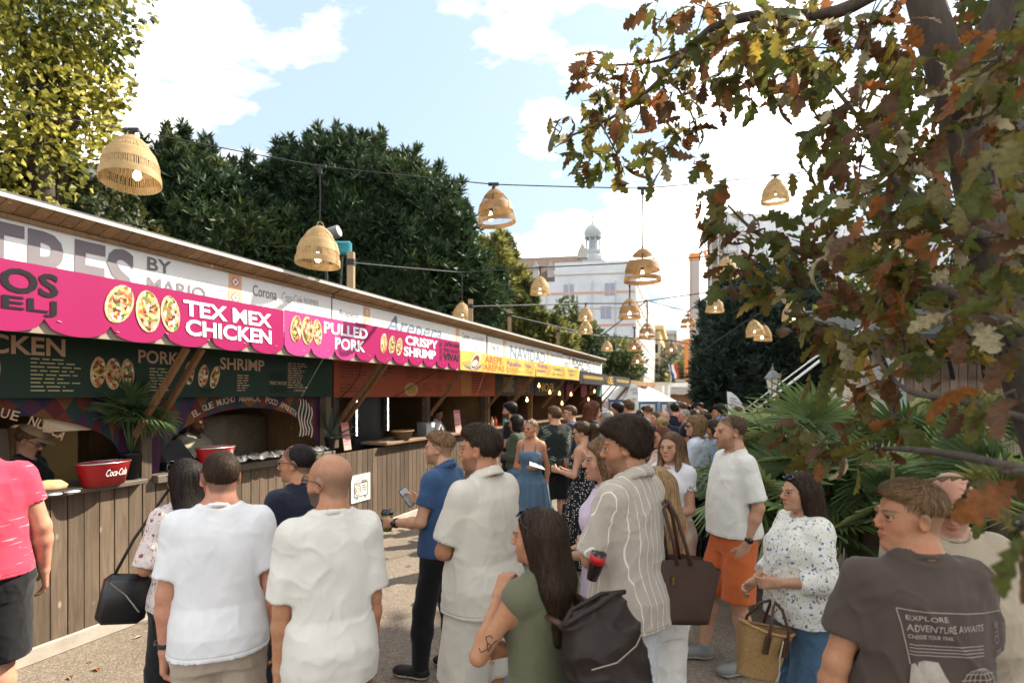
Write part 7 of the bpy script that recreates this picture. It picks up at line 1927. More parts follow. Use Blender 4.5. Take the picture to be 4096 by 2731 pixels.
def watch(i, k, c=(.01, .01, .012)):
    a = i['arm'][k]; m = MB(); w = Vector([float(x) for x in a['w'] - a['d'] * .03]); d = Vector([float(x) for x in a['d']]); s_ = Vector([float(x) for x in a['t']]); n = d.cross(s_)
    ring = [w + (s_ * math.cos(t) + n * math.sin(t)) * .031 for t in [2 * math.pi * j / 14 for j in range(15)]]
    for off in (-.006, .0, .006): m.tube([q + d * off for q in ring], .0045, 5, False)
    ob = Vector([float(x) for x in -a['n']]); m.tube([w + ob * .028, w + ob * .042], .019, 12); m.build('watch', mat('watch_black', c, .3, .5), i['o'], True)

# ------------------------------------------------------------------ the people
pp = {}
pp['pink'] = person(-26, 0, 3.05, 42, 'man in pink flecked T-shirt and black shorts cut off by the left edge', h=1.86, build=1.24, belly=.03, skin='pink', hair='buzz', hcol='dark', shirt=C_PINK, pants=C_BLACK, pant_len='short', pleg=.035, arms=('down', ((.30, -.05, -1), (.05, .22, -1), .45)), hem=.92, loose=.018, shoes='shoe_grey')
pp['blouse'] = person(186, 458, 3.15, 58, 'woman with long black hair, floral blouse and sunglasses on her head at the taco counter', 'f', hair='long', hcol='black', look=10, shirt=C_FLOR2, pants=C_BLACK, pleg=.035, sleeve=.95, loose=.03, arms=(((.34, -.02, -1), (-.35, .8, .1), .6), 'hold'), skin='tan', glasses='dark', glass_up=True, strands=2600, hem=.90, shoes='shoe_black')
pp['buzz'] = person(220, 448, 2.5, 22, 'broad man with buzz cut in plain white T-shirt and beige trousers seen from behind', build=1.02, skin='pink', hair='buzz', hcol='dark', look=18, beard=.5, shirt=C_WHITE, pants=C_BEIGE, sleeve=.74, loose=.024, hem=.87, arms=(((.15, -.06, -1), (.04, .14, -1), .5), 'wide'), foldamp=.005, strands=2600, neck=.08)
pp['bald'] = person(330, 451.5, 2.36, 28, 'bald bearded man with glasses in oversized cream T-shirt seen from behind', build=.92, skin='tan', hair='bald', hcol='dark', look=38, beard=.95, glasses='clear', shirt=C_CREAM, pants=C_RUST, sleeve=.88, loose=.030, hem=.80, arms=(((.12, -.02, -1), (.05, .10, -1), .5), 'down'), foldamp=.005, neck=.082)
pp['navy'] = person(299, 442, 3.3, 62, 'man with thinning hair and glasses in a dark navy T-shirt near the counter', build=1.12, skin='tan', hair='buzz', hcol='black', look=28, glasses='clear', shirt=C_NAVY, pants=C_BLACK, sleeve=.7, loose=.03, strands=1500)
pp['polo'] = person(442, 430, 3.95, 66, 'man in blue polo shirt and black trousers holding a phone and a green cup', skin='light', hair='fade', hcol='light', look=18, beard=.6, collar=True, glasses='dark', glass_up=True, shirt=C_BLUE, pants=C_BLACK, sleeve=.62, arms=(((.22, .16, -1), (-.12, 1.0, -.12), .9), ((.12, .2, -1), (-.1, .95, .25), .8)), shoes='shoe_black', strands=1800, hem=.90, feet=((-.10, .12), (.10, -.06)), pleg=.008)
pp['cream'] = person(483, 424.5, 2.98, 52, 'man in matching cream polo and shorts with folded arms', build=1.1, skin='tan', hair='quiff', hcol='dark', look=22, beard=.5, collar=True, shirt=C_OFFW, pants=C_OFFW, pant_len='short', pleg=.045, sleeve=.80, loose=.030, hem=.83, arms=('cross', 'cross'), strands=3600, foldamp=.004)
pp['backpack'] = person(541, 507, 2.08, 44, 'woman with long dark brown hair in olive top, hand at her chin, tattooed arm', 'f', skin='tan', hair='long', hcol='dark', look=22, shirt=C_OLIVE, pants=C_JEAN, sleeve=.13, loose=.005, hem=.95, arms=(((.36, .42, -.85), (-.6, .15, .8), 1.1), ((.2, .2, -1), (-.95, .4, -.02), .8)), strands=6000, glasses='dark', glass_up=True)
pp['linen'] = person(629, 419, 2.72, 46, 'tall dark-haired man in striped grey linen shirt and pale jeans, arms folded', build=.94, skin='tan', hair='mop', hcol='dark', look=30, nod=6, beard=.5, collar=True, shirt=C_LINEN, pants=C_LJEAN, sleeve=.92, loose=.032, hem=.84, arms=('cross', 'cross'), strands=6500, foldamp=.006)
pp['lilac'] = person(606, 438, 3.2, 82, 'woman with curly hair in lilac T-shirt and white trousers looking at the stalls', 'f', skin='light', hair='curly_long', hcol='light', look=8, shirt=C_LILAC, pants=C_WPANT, sleeve=.6, loose=.012, arms=('clasp', 'clasp'), strands=2200, pleg=.03, shoes='shoe_white')
pp['blonde'] = person(656, 466, 2.95, 22, 'woman with long straight blonde hair and white trousers behind the linen shirt', 'f', skin='tan', hair='long', hcol='blonde', look=10, shirt=cloth('brown_top', (.075, .035, .022)), pants=C_WPANT, sleeve=.15, loose=.005, tank=True, hem=1.0, arms=('down', 'down'), strands=4200, pleg=.03)
pp['ocean'] = person(672, 431, 4.45, 132, 'blonde woman in white lettered T-shirt and beige cargo trousers, arms clasped', 'f', skin='light', hair='long_front', hcol='light', look=8, shirt=C_WHITE, pants=C_BEIGE2, sleeve=.5, loose=.008, hem=1.03, arms=('clasp', 'belly'), strands=2600, pleg=.03, shoes='shoe_beige', foldamp=.005)
pp['orange'] = person(733, 413, 4.1, 96, 'man in white T-shirt and orange shorts with blue sunglasses on his head', build=.97, belly=.02, skin='light', hair='buzz', hcol='brown', look=-2, beard=.45, glasses='blue', glass_up=True, shirt=C_TEEY, pants=C_ORANGE, pant_len='short', pleg=.025, sleeve=.86, loose=.032, hem=.92, arms=('pocket', 'pocket'), shoes='shoe_grey', strands=1500, feet=((-.12, -.02), (.12, .16)))
pp['floral'] = person(802, 471, 3.08, 98, 'woman in white blouse with blue flowers and jeans holding a straw bag', 'f', build=1.14, belly=.03, skin='light', hair='long', hcol='dark', look=-4, collar=True, shirt=C_FLOR, pants=C_JEAN, sleeve=1.5, loose=.035, hem=.86, arms=(((.30, .10, -1), (-.45, .85, -.10), .9), ((.15, .25, -1), (-.35, .8, -.35), .9)), strands=3200, foldamp=.008, glasses='dark', glass_up=True)
pp['beige'] = person(948, 470, 2.25, 172, 'bald sunburnt man in beige T-shirt behind the young man at right', build=1.22, belly=.05, skin='pink', hair='bald', hcol='grey', look=-24, nod=26, beard=.3, glasses='dark', shirt=C_TAUPE, pants=C_BLACK, sleeve=.75, loose=.03, arms=('down', 'down'))
pp['young'] = person(914, 479, 1.83, -2, 'young man in charcoal T-shirt with printed back, turning his head to the left', build=1.10, skin='tan', hair='fade', hcol='light', look=84, shirt=C_CHAR, pants=C_BLACK, sleeve=.66, loose=.035, hem=.84, strands=6000, arms=(((.30, .05, -1), (.1, .2, -1), .4), 'down'), eyes=True, foldamp=.008)
pp['denim'] = person(531, 418, 6.8, 163, 'woman in tiered denim strap dress holding a white paper, looking aside', 'f', build=.94, skin='tan', hair='slick', hcol='light', look=-22, glasses='grey', glass_up=True, shirt=C_DRESS, sleeve=.1, tank=True, strap=True, loose=.007, hem=1.0, arms=('down_back', ((.22, -.02, -1), (-.88, .5, .08), .7)), skirt=([(1.06, .137, .112, .02), (.95, .20, .17, .05), (.66, .245, .22, .05), (.655, .265, .24, .07), (.36, .315, .29, .06), (.355, .335, .31, .07), (.10, .38, .35, .06)], C_DRESS, 'dress_skirt', 17), shoes='shoe_white', eyes=True)
pp['palm'] = person(555, 406, 8.0, 18, 'man in dark leaf-print shirt and black shorts seen from behind', build=1.1, skin='light', hair='quiff', hcol='brown', look=18, shirt=C_PALM, pants=C_BLACK, pant_len='short', sleeve=.8, loose=.04, arms=('cross', 'cross'), shoes='shoe_black', strands=700)
pp['dotted'] = person(583, 421, 6.3, 62, 'woman in black dotted strap dress with curly blonde ponytail and sunglasses', 'f', skin='light', hair='curly_pony', hcol='brown', look=22, nod=12, glasses='dark', shirt=C_DOT, sleeve=.1, tank=True, strap=True, loose=.006, hem=1.0, arms=(((.30, .12, -1), (-.3, .9, .15), .8), 'hold'), skirt=([(1.06, .145, .125, .01), (.95, .20, .165, .03), (.80, .23, .20, .04), (.795, .25, .22, .05), (.45, .28, .26, .05), (.12, .30, .28, .05)], C_DOT, 'dress_skirt', 13), strands=1800, shoes='shoe_black')
G_FAR = 'crowd farther down the alley'
def far(key, px, top, z, yaw, label, *a, **k):
    k.setdefault('arms', random.choice((('hold', 'down'), ('cross', 'cross'), ('down', 'phone'), ('down', 'pocket'), ('cup', 'down'), ('clasp', 'clasp'), ('down', 'down')))); k.setdefault('nod', random.uniform(-5, 12)); k.setdefault('tilt', random.uniform(-5, 5))
    pp[key] = person(px, top, z, yaw, label, *a, group=G_FAR, **k)
far('beard', 511, 402, 8.9, 74, 'tall bearded man in black at the NAVIDAD counter', skin='light', hair='short', hcol='black', beard=.9, shirt=C_BLACK, pants=C_BLACK, sleeve=.7, arms=('hold', 'cup'))
far('green', 517, 414.5, 8.2, 70, 'dark-haired woman in dark green shirt and wide blue trousers at the counter', 'f', skin='tan', hair='bob', hcol='black', shirt=C_GREEN, pants=C_JEAN, pleg=.06, sleeve=1.7, loose=.03, hem=.95, arms=('hold', 'cup'))
far('maneR', 592, 401, 8.4, -72, 'man with long wavy auburn hair in navy shirt facing right', skin='light', hair='curly_long', hcol='red', shirt=C_NAVY, pants=C_BLACK, sleeve=.9, loose=.03, glasses='grey', glass_up=True, strands=900, arms=('cross', 'cross'))
far('shades', 571, 405, 9.1, 84, 'young man with sunglasses and brushed-up brown hair in navy shirt', skin='light', hair='quiff', hcol='brown', glasses='dark', shirt=cloth('ink_blue_shirt', (.03, .04, .08)), pants=C_BLACK, arms=('hold', 'hold'))
far('cap', 607, 411, 8.9, 72, 'grey-haired person in pale cap looking up at the menus', 'f', skin='light', hair='curly', hcol='grey', nod=-8, shirt=cloth('emerald_top', (.02, .16, .07)), pants=C_JEAN, sleeve=1.6)
far('slick', 618, 402, 9.5, 76, 'man with slicked dark hair in grey shirt among the crowd', skin='tan', hair='short', hcol='black', beard=.3, shirt=C_GREY, pants=C_JEAN)
far('mop', 629, 400, 10.2, 52, 'brown mop-haired person in white shirt with dark strap seen from behind', skin='light', hair='mop', hcol='brown', shirt=C_WHITE, pants=C_JEAN)
far('squint', 612, 414, 7.7, 168, 'balding man facing the camera with hand raised to his chin', skin='pink', hair='buzz', hcol='grey', shirt=C_GREY, pants=C_BLACK, arms=('down', 'chin'), beard=.2, eyes=True, nod=8, tilt=-8)
far('tail', 640, 409, 12, 10, 'dark-haired woman in black top before the drinks banner', 'f', skin='tan', hair='pony', hcol='dark', shirt=C_BLACK, pants=C_JEAN)
far('sage', 649, 404, 10.6, 4, 'man in pale sage T-shirt seen from behind before the blue fence', build=1.12, skin='light', hair='buzz', hcol='brown', shirt=C_SAGE, pants=C_JEAN, loose=.035, sleeve=.8)
far('baldnavy', 665, 410, 9.4, -14, 'bald man in navy polo seen from behind', build=1.15, skin='pink', hair='bald', hcol='grey', shirt=C_NAVY, pants=C_BLACK, collar=True)
far('bun', 662, 416, 7.9, 12, 'woman with messy blonde bun and black top seen from behind', 'f', build=1.08, skin='pink', hair='bun', hcol='blonde', shirt=C_BLACK, pants=C_RED, sleeve=.3, strands=900, arms=('cross', 'down'))
far('auburn', 663, 426, 5.8, 104, 'auburn-haired woman half hidden behind the lettered T-shirt', 'f', skin='tan', hair='long', hcol='red', shirt=cloth('orange_floral', None, pattern=pat_floral((.5, .42, .34), (.5, .14, .03), (.3, .05, .03), 20)), pants=C_BLACK, strands=1200)
far('sunman', 697, 415.5, 6.5, 58, 'man with wavy light brown hair and sunglasses in pale blue crumpled shirt', skin='light', hair='curly', hcol='light', look=26, glasses='dark', shirt=C_LBLUE, pants=C_BLACK, sleeve=1.9, loose=.035, hem=.84, collar=True, strands=1600, shoes='shoe_grey', arms=('cross_low', 'cross_low'), foldamp=.012, pleg=.03)
far('phone', 714, 419.5, 7.2, 84, 'brown-haired woman in denim shirt looking at her phone', 'f', skin='tan', hair='bob', hcol='dark', nod=14, shirt=C_DENIMS, pants=C_BLACK, sleeve=1.8, loose=.03, arms=('phone', 'hold'), glasses='dark', glass_up=True)
far('curlynavy', 720, 404.5, 9.2, 78, 'man with thick dark curls in navy T-shirt beyond the orange-shorts man', skin='tan', hair='mop', hcol='black', shirt=C_NAVY, pants=C_BLACK)
far('earring', 708, 412.5, 9.8, 92, 'woman with dark ponytail and sunglasses on her head in white top', 'f', skin='tan', hair='pony', hcol='black', glasses='dark', glass_up=True, shirt=C_WHITE, pants=C_BLACK)
far('greytop', 685, 408, 9.9, 74, 'older man with thin grey hair in dark shirt facing left', build=1.1, skin='pink', hair='buzz', hcol='grey', shirt=C_NAVY, pants=C_BLACK)
far('navyback', 675, 403.5, 12.4, 6, 'dark curly-haired man in navy T-shirt with back turned', skin='light', hair='mop', hcol='black', shirt=C_NAVY, pants=C_JEAN)
far('navyside', 683, 402.5, 12.8, 74, 'brown-haired man in navy shirt leaning in beside another navy shirt', skin='light', hair='short', hcol='brown', shirt=C_NAVY, pants=C_JEAN)
far('greyfar', 670, 401, 18, 20, 'grey-haired person far back before the second blue fence panel', 'f', skin='light', hair='bob', hcol='grey', shirt=C_GREY, pants=C_JEAN)
far('whitefar', 700.5, 402.5, 17, 96, 'man in white shirt with dark bag strap standing alone far down the street', skin='tan', hair='short', hcol='black', shirt=C_WHITE, pants=C_BLACK)
far('darkfar', 692, 405, 21, 0, 'distant person in black below the white domed canopy', skin='light', hair='short', hcol='black', shirt=C_BLACK, pants=C_BLACK)
far('women', 695, 409.5, 11.2, 62, 'woman with dark brown hair in red top between two groups', 'f', skin='tan', hair='bob', hcol='dark', shirt=C_RED, pants=C_BLACK)
far('peek', 656, 411, 9.9, 118, 'woman with brown hair peeking out behind the bald navy-shirted man', 'f', skin='light', hair='long', hcol='brown', shirt=C_PINK, pants=C_JEAN)
far('flagman', 738, 406.5, 11.2, 88, 'dark-haired person in black just right of the feather flag', skin='pink', hair='short', hcol='brown', shirt=C_BLACK, pants=C_BLACK)
far('flagwoman', 726, 404.5, 15.5, 110, 'fair-haired person just left of the feather flag pole', 'f', skin='pink', hair='bob', hcol='blonde', shirt=C_RED, pants=C_BLACK)
far('back1', 645, 406, 15, 40, 'dark-haired person in grey shirt by the ornamental grass', skin='light', hair='short', hcol='dark', shirt=C_GREY, pants=C_JEAN)
far('back2', 703, 408.5, 13, 30, 'fair-haired woman in pale top behind the older grey-haired man', 'f', skin='light', hair='bun', hcol='light', shirt=C_SAGE, pants=C_JEAN)
far('back3', 688, 404.5, 15.5, 88, 'man in black T-shirt and glasses at the back of the crowd', skin='tan', hair='short', hcol='black', shirt=C_BLACK, pants=C_BLACK)
G_STAFF = 'stall staff'
def staff(key, at, h, yaw, label, *a, **k): pp[key] = person(100, 400, 5.5, yaw, label, *a, at=at, h=h, group=G_STAFF, shoes=None, **k)
staff('girl', S(4.76, -.62, 0), 1.70, -78, 'young stall worker in black T-shirt and beige visor cap bending over the counter', 'f', skin='light', hair='pony', hcol='light', nod=30, shirt=C_BLACK, pants=C_BLACK, arms=('work', 'work'), glasses='clear')
staff('cook', S(6.62, -1.0, 0), 1.76, -104, 'bearded cook in tropical shirt working inside the taco stall', skin='olive', hair='short', hcol='black', beard=.9, nod=18, shirt=C_TROP, pants=C_BLACK, sleeve=.8, loose=.035, arms=('work', 'work'))
staff('server', S(12.0, -.8, 0), 1.68, -100, 'dark-haired server in white top inside the arepa stall', 'f', skin='tan', hair='bun', hcol='black', nod=16, shirt=C_WHITE, pants=C_BLACK, arms=('work', 'work'))
c = cap_on(pp['girl'], (.44, .32, .20), 'visor_cap'); cap_on(pp['cap'], (.50, .48, .45))
for k_, a_ in (('buzz', 0), ('orange', 0), ('polo', 0), ('lilac', 0)): watch(pp[k_], a_, (.60, .58, .54) if k_ == 'lilac' else (.01, .01, .012))
# shirt prints
pr = mat('faded_white_print', (.33, .28, .25), .85); pr2 = mat('stone_print', (.40, .355, .31), .9, var=(22, (.20, .165, .14), .22), stretch=(1, 1, .4)); gp = mat('dark_green_print', (.03, .075, .05), .85)
y = pp['young']
local_print(y, 'EXPLORE', .115, .014, -.115, 1.335, pr); local_print(y, 'ADVENTURE AWAITS', .235, .021, -.115, 1.302, pr, bold=.004); local_print(y, 'CHOOSE YOUR TRAIL', .125, .012, -.112, 1.280, pr, bold=.012)
def strip(x0, z0, x1, z1, w=.0022, n=14):
    v, f = [], []
    d = np.array([x1 - x0, z1 - z0]); L = np.linalg.norm(d); nn = np.array([-d[1], d[0]]) / L * w / 2
    for k in range(n + 1): p = np.array([x0, z0]) + d * k / n; v += [tuple(p + nn), tuple(p - nn)]
    return v, [[2 * k, 2 * k + 1, 2 * k + 3, 2 * k + 2] for k in range(n)]
for a in ((-.135, 1.365, .20, 1.352), (-.135, 1.365, -.108, 1.20), (-.11, 1.262, .12, 1.256), (-.11, 1.252, .12, 1.246), (-.11, 1.242, .12, 1.236), (-.11, 1.232, .12, 1.226)): local_print(y, strip(*a), 0, 0, 0, 0, pr)
def patch(poly, cx, cz, n=6):
    v = [(cx, cz)]; f = []; m = len(poly)
    for r in range(1, n + 1): v += [(cx + (x - cx) * r / n, cz + (z - cz) * r / n) for x, z in poly]
    for k in range(m): f.append([0, 1 + k, 1 + (k + 1) % m])
    for r in range(n - 1):
        for k in range(m): f.append([1 + r * m + k, 1 + (r + 1) * m + k, 1 + (r + 1) * m + (k + 1) % m, 1 + r * m + (k + 1) % m])
    return v, f
local_print(y, patch([(-.10, 1.00), (-.115, 1.10), (-.105, 1.20), (-.07, 1.215), (-.03, 1.21), (-.01, 1.17), (.02, 1.12), (.05, 1.06), (.11, 1.085), (.15, 1.06), (.16, 1.00), (.16, .90), (-.10, .90)], .0, 1.02), 0, 0, 0, 0, pr2, lift=.005)
cx, cz, rr = .10, 1.12, .072
for k in range(-3, 4):
    t = k / 3.5; pts = [(cx + rr * t * math.cos(u), cz + rr * math.sin(u) * 1.0) for u in np.linspace(-.4, 1.57, 9)]
    for p, q_ in zip(pts[:-1], pts[1:]): local_print(y, strip(p[0], p[1], q_[0], q_[1], .002, 1), 0, 0, 0, 0, pr, lift=.0075)
    if k >= -1:
        hh = cz + rr * k / 4; w_ = rr * math.sqrt(max(.05, 1 - (k / 4) ** 2)); local_print(y, strip(cx - w_, hh, cx + w_, hh, .002, 8), 0, 0, 0, 0, pr, lift=.0075)
v, f = fit_text('TRAIL CLUB', .15, .016); local_print(y, ([(q[1] * -1 + .19, q[0] + 1.17) for q in v], f), 0, 0, 0, 0, mat('ghost_print', (.17, .135, .12), .9))
o_ = pp['ocean']
word = 'OCEANSIDE'
for i_, ch in enumerate(word):
    t = (i_ - 4) / 4; v, f = fit_text(ch, .018, .024, bold=.012); a = -t * .45
    v = [(q[0] * math.cos(a) - q[1] * math.sin(a), q[0] * math.sin(a) + q[1] * math.cos(a)) for q in v]; local_print(o_, (v, f), 0, 0, .105 * -t * -1 * -1 + .008, 1.285 - .045 * t * t, gp, back=False)
local_print(o_, '1866', .062, .022, .031, 1.235, gp, back=False, bold=.01); local_print(o_, 'SAN DIEGO', .15, .024, .075, 1.17, gp, back=False, bold=.02)
local_print(pp['beige'], 'OPI', .05, .016, -.02, 1.30, mat('pale_tee_print', (.5, .45, .36), .9), back=False)
# line tattoo on the upper arm of the woman with the backpack
tb = pp['backpack']; bv = BVHTree.FromPolygons([q.co for q in tb['o'].data.vertices], [list(p.vertices) for p in tb['o'].data.polygons]); a = tb['arm'][0]
m = MB()
for seg in (((.62, -.5), (.70, -.1), (.80, .25)), ((.70, -.1), (.74, .35), (.66, .5)), ((.80, .25), (.86, -.1), (.80, -.45)), ((.74, .35), (.84, .4)), ((.62, -.5), (.58, -.2), (.63, .1))):
    pts = []
    for t, s_ in seg:
        c_ = Vector([float(q) for q in a['s'] + (a['e'] - a['s']) * t]); d = Vector((-1.0, -.75, 0)).normalized(); sd = Vector((-d.y, d.x, 0)); org = c_ + sd * s_ * .05 + d * .3
        h_ = bv.ray_cast(org, -d); pts.append((h_[0] if h_[0] is not None else c_) + d * .0015)
    m.tube(pts, .0022, 4)
m.build('tattoo', mat('tattoo_ink', (.02, .02, .025), .7), tb['o'])
# ------------------------------------------------------------------ things people carry
def at_hand(name, label, cat, i, k, a=.085, n=.02): r = empty(name, hand(i, k, a, n), i['yaw']); tag(r, label, cat); return r
M_PHONE = mat('phone_black', (.012, .012, .014), .25, .5); M_SCREEN = mat('phone_screen', (.22, .25, .28), .15, .5, var=(30, (.32, .35, .38), .2))
r = at_hand('phone', 'black phone held up by the man in the blue polo', 'phone', pp['polo'], 1, .11, .015)
m = MB(); m.box((-.037, -.005, -.075), (.037, .004, .075), .003); m.build('case', M_PHONE, r); m = MB(); m.box((-.034, -.0075, -.070), (.034, -.0055, .070)); m.build('screen', M_SCREEN, r); r.rotation_euler = (R_(-28), R_(-22), R_(55))
r = at_hand('coffee_cup', 'green paper cup with dark lid held by the man in blue polo', 'cup', pp['polo'], 0, .09, .035); r.rotation_euler = (0, 0, 0)
m = MB(); m.lathe([(.031, -.06), (.041, .06)], 20); m.build('cup', mat('lime_print', (.20, .30, .03), .5, var=(26, (.03, .035, .02), .1)), r, True); m = MB(); m.lathe([(.044, .058), (.044, .07), (.038, .072), (.036, .085), (.0, .085)], 20); m.build('lid', M_PHONE, r, True)
m = MB(); m.lathe([(.022, -.028), (.022, .028)], 12, (-.02, -.024, 0), 1, .9); m.build('logo', M_PHONE, r, True)
r = at_hand('paper_tray', 'small white paper sleeve under the green cup', 'paper', pp['polo'], 0, .13, .05); r.rotation_euler = (R_(20), R_(25), R_(40))
m = MB(); m.lathe([(.0, -.012), (.032, -.012), (.045, .012), (.040, .012), (.028, -.008), (0, -.008)], 16, (-.02, 0, -.07)); m.build('tray', M_SIGN, r, True)
r = at_hand('paper_menu', 'white paper slip held by the woman in the denim dress', 'paper', pp['denim'], 1, .15, .0); r.rotation_euler = (R_(15), R_(10), R_(20))
m = MB(); m.add([(-.13, -.03, .02), (.06, -.05, 0), (.07, .06, .0), (-.10, .07, .035), (-.13, -.03, .024), (.06, -.05, .004), (.07, .06, .004), (-.10, .07, .039)], [[3, 2, 1, 0], [4, 5, 6, 7], [0, 1, 5, 4], [1, 2, 6, 5], [2, 3, 7, 6], [3, 0, 4, 7]]); m.build('sheet', M_SIGN, r)
r = at_hand('phone', 'dark phone in the hands of the woman in the denim shirt', 'phone', pp['phone'], 0, .11, .015); m = MB(); m.box((-.04, -.005, -.08), (.04, .005, .08), .003); m.build('case', M_PHONE, r); r.rotation_euler = (R_(-40), 0, R_(80))
r = at_hand('drink_bottle', 'amber bottle held low by the man in the leaf-print shirt', 'bottle', pp['palm'], 1, .05, .0); q_ = P(564.5, 467, 7.85); r.location = q_
m = MB(); m.lathe([(.034, -.10), (.036, .03), (.014, .09), (.014, .13)], 12); m.build('glass', mat('amber_glass', (.16, .05, .015), .15, .5), r, True)
# dark bottle with red band tucked under the folded arms
r = empty('wine_bottle', P(597, 560, 2.52)); tag(r, 'dark bottle with red band tucked under the folded arms', 'bottle'); r.rotation_euler = (R_(8), R_(14), 0); r.scale = (.8,) * 3
m = MB(); m.lathe([(.0, -.115), (.030, -.112), (.038, -.06), (.042, -.02), (.042, .05)], 20); m.build('glass', mat('dark_glass', (.012, .008, .007), .2, .5), r, True); m = MB(); m.lathe([(.0435, -.012), (.0435, .035)], 20); m.build('band', mat('red_band', (.45, .012, .015), .4), r, True)
# straw basket bag
M_STRAWBAG = straw_mat('basket_straw', (.36, .20, .075), (.56, .37, .17), .05); M_LEATH = mat('brown_leather', (.06, .026, .016), .45, .4)
r = empty('straw_bag', P(762, 648, 2.92)); tag(r, 'woven straw basket bag with brown leather handles', 'bag'); r.rotation_euler = (0, R_(16), R_(18))
N, rows = 56, 26; vs = []
for j in range(rows + 1):
    t = j / rows; a_, b_ = .115 + .045 * t, .05 + .03 * t; z = -.14 + .24 * t
    for k in range(N):
        th = 2 * math.pi * k / N; w = 1 + .03 * (1 if (k + j) % 2 else -1); vs.append((a_ * w * math.cos(th), b_ * w * math.sin(th), z + .018 * math.cos(th) ** 2 * t))
fs = [[j * N + k, j * N + (k + 1) % N, (j + 1) * N + (k + 1) % N, (j + 1) * N + k] for j in range(rows) for k in range(N)] + [list(range(N))[::-1]]
mesh_obj('basket', vs, fs, M_STRAWBAG, r, True)
m = MB(); ring = [(.162 * math.cos(t), .082 * math.sin(t), .10 + .018 * math.cos(t) ** 2) for t in [2 * math.pi * k / 30 for k in range(31)]]; m.tube(ring, .008, 6, False); m.build('rim', M_STRAWBAG, r, True)
for sy in (-.085, .085):
    m = MB(); m.tube([(-.06, sy, .03), (-.058, sy, .13), (-.03, sy * .5, .22), (0, sy * .2, .245), (.03, sy * .5, .22), (.058, sy, .13), (.06, sy, .03)], .008, 6); m.build('handle', M_LEATH, r, True)
    for sx in (-.06, .06): m = MB(); m.box((sx - .018, sy - .006, -.0), (sx + .018, sy + .006, .09), .003); m.build('tab', M_LEATH, r)
m = MB(); m.tube([(.03, -.09, .08), (.02, -.10, 0), (.04, -.10, -.08), (.02, -.10, -.15), (.05, -.09, -.17), (.04, -.10, -.07)], .004, 5); m.build('tie', mat('cream_rope', (.5, .42, .33), .8), r, True)
# brown tote on the blonde woman's shoulder
r = empty('tote_bag', P(683, 585, 2.72)); tag(r, 'large dark brown leather tote bag hanging beside the white trousers', 'bag'); r.rotation_euler = (0, R_(6), R_(14))
vs = []
for x, z in ((-.155, -.15), (.115, -.15), (.175, .10), (-.165, .12)):
    for y_ in (-.055, .055): vs.append((x, y_ * (1.0 if z < 0 else .75), z))
m = MB(); n_ = 10; vs, fs = [], []
for j in range(n_ + 1):
    t = j / n_
    for k in range(24):
        th = 2 * math.pi * k / 24; ax = .135 + .045 * t; p_ = .35
        cxx = math.copysign(abs(math.cos(th)) ** p_, math.cos(th)) * ax; syy = math.copysign(abs(math.sin(th)) ** .6, math.sin(th)) * (.07 - .025 * t)
        vs.append((cxx, syy + .012 * math.sin(cxx * 30) * t, -.16 + .29 * t + .012 * math.cos(cxx * 14) * t - (.05 * t if cxx > .12 else 0) * .6))
fs = [[j * 24 + k, j * 24 + (k + 1) % 24, (j + 1) * 24 + (k + 1) % 24, (j + 1) * 24 + k] for j in range(n_) for k in range(24)] + [list(range(24))[::-1]]
mesh_obj('body', vs, fs, mat('dark_brown_leather', (.042, .022, .016), .5, .35, var=(5, (.065, .036, .026), .2), bump=(160, .2, .002)), r, True)
for y_ in (-.05, .05): m = MB(); m.tube([(-.07, y_, .11), (-.10, y_ * .8, .22), (-.15, y_ * .4, .36), (-.13, y_ * .3, .40), (-.08, y_ * .4, .33), (-.03, y_ * .8, .2), (.0, y_, .11)], .009, 6); m.build('handle', M_LEATH, r, True)
m = MB(); m.box((-.10, -.062, .02), (-.085, -.052, .06)); m.build('buckle', mat('brass', (.45, .30, .10), .35, .5, 1.0), r)
# dark backpack
r = empty('backpack', P(606, 668, 1.9)); tag(r, 'dark brown leather backpack with rolled top worn by the long-haired woman', 'backpack'); r.rotation_euler = (R_(-4), R_(-10), R_(38)); r.scale = (.9,) * 3
G = SDF((-.22, -.2, -.34), (.22, .2, .30), .0085)
G.loft([(-.30, .13, .085, 0), (-.22, .165, .105, 0), (0, .17, .11, 0), (.12, .165, .10, 0), (.19, .15, .06, .01), (.235, .155, .035, .02)], .03, 2.8)
G.ell((0, -.115, -.12), (.12, .045, .10), None, .03)
v, f = G.mesh(); g_ = G.grad(v); a = np.abs(vnoise(np.stack([v[:, 0] * 14 + v[:, 2] * 8, v[:, 1] * 14, v[:, 2] * 12], 1)) - .5) * 2; v = v + g_ * (.014 * (1 - a) ** 4 - .003)[:, None]
mesh_obj('body', v, f, mat('backpack_leather', (.014, .009, .008), .58, .25, var=(4, (.026, .017, .014), .2), bump=(60, .25, .004)), r, True)
m = MB(); m.tube([(-.158, .0, .235), (-.08, -.02, .252), (.0, -.012, .243), (.08, -.02, .255), (.165, .0, .23), (.08, .045, .245), (-.08, .045, .245), (-.158, .0, .235)], .010, 6); m.build('rolled_top', mat('backpack_leather2', (.022, .014, .012), .55, .25), r, True)
m = MB(); m.tube([(-.15, -.095, .10), (-.05, -.118, .085), (.06, -.115, .095), (.155, -.085, .12)], .0025, 4); m.build('seam', mat('pale_stitch', (.30, .24, .20), .7), r, True)
for sx in (-.09, .09): m = MB(); m.tube([(sx, .10, .18), (sx, .19, .20), (sx * 1.1, .24, .05), (sx * 1.1, .20, -.18), (sx, .10, -.26)], .014, 6); m.build('strap', M_LEATH, r, True)
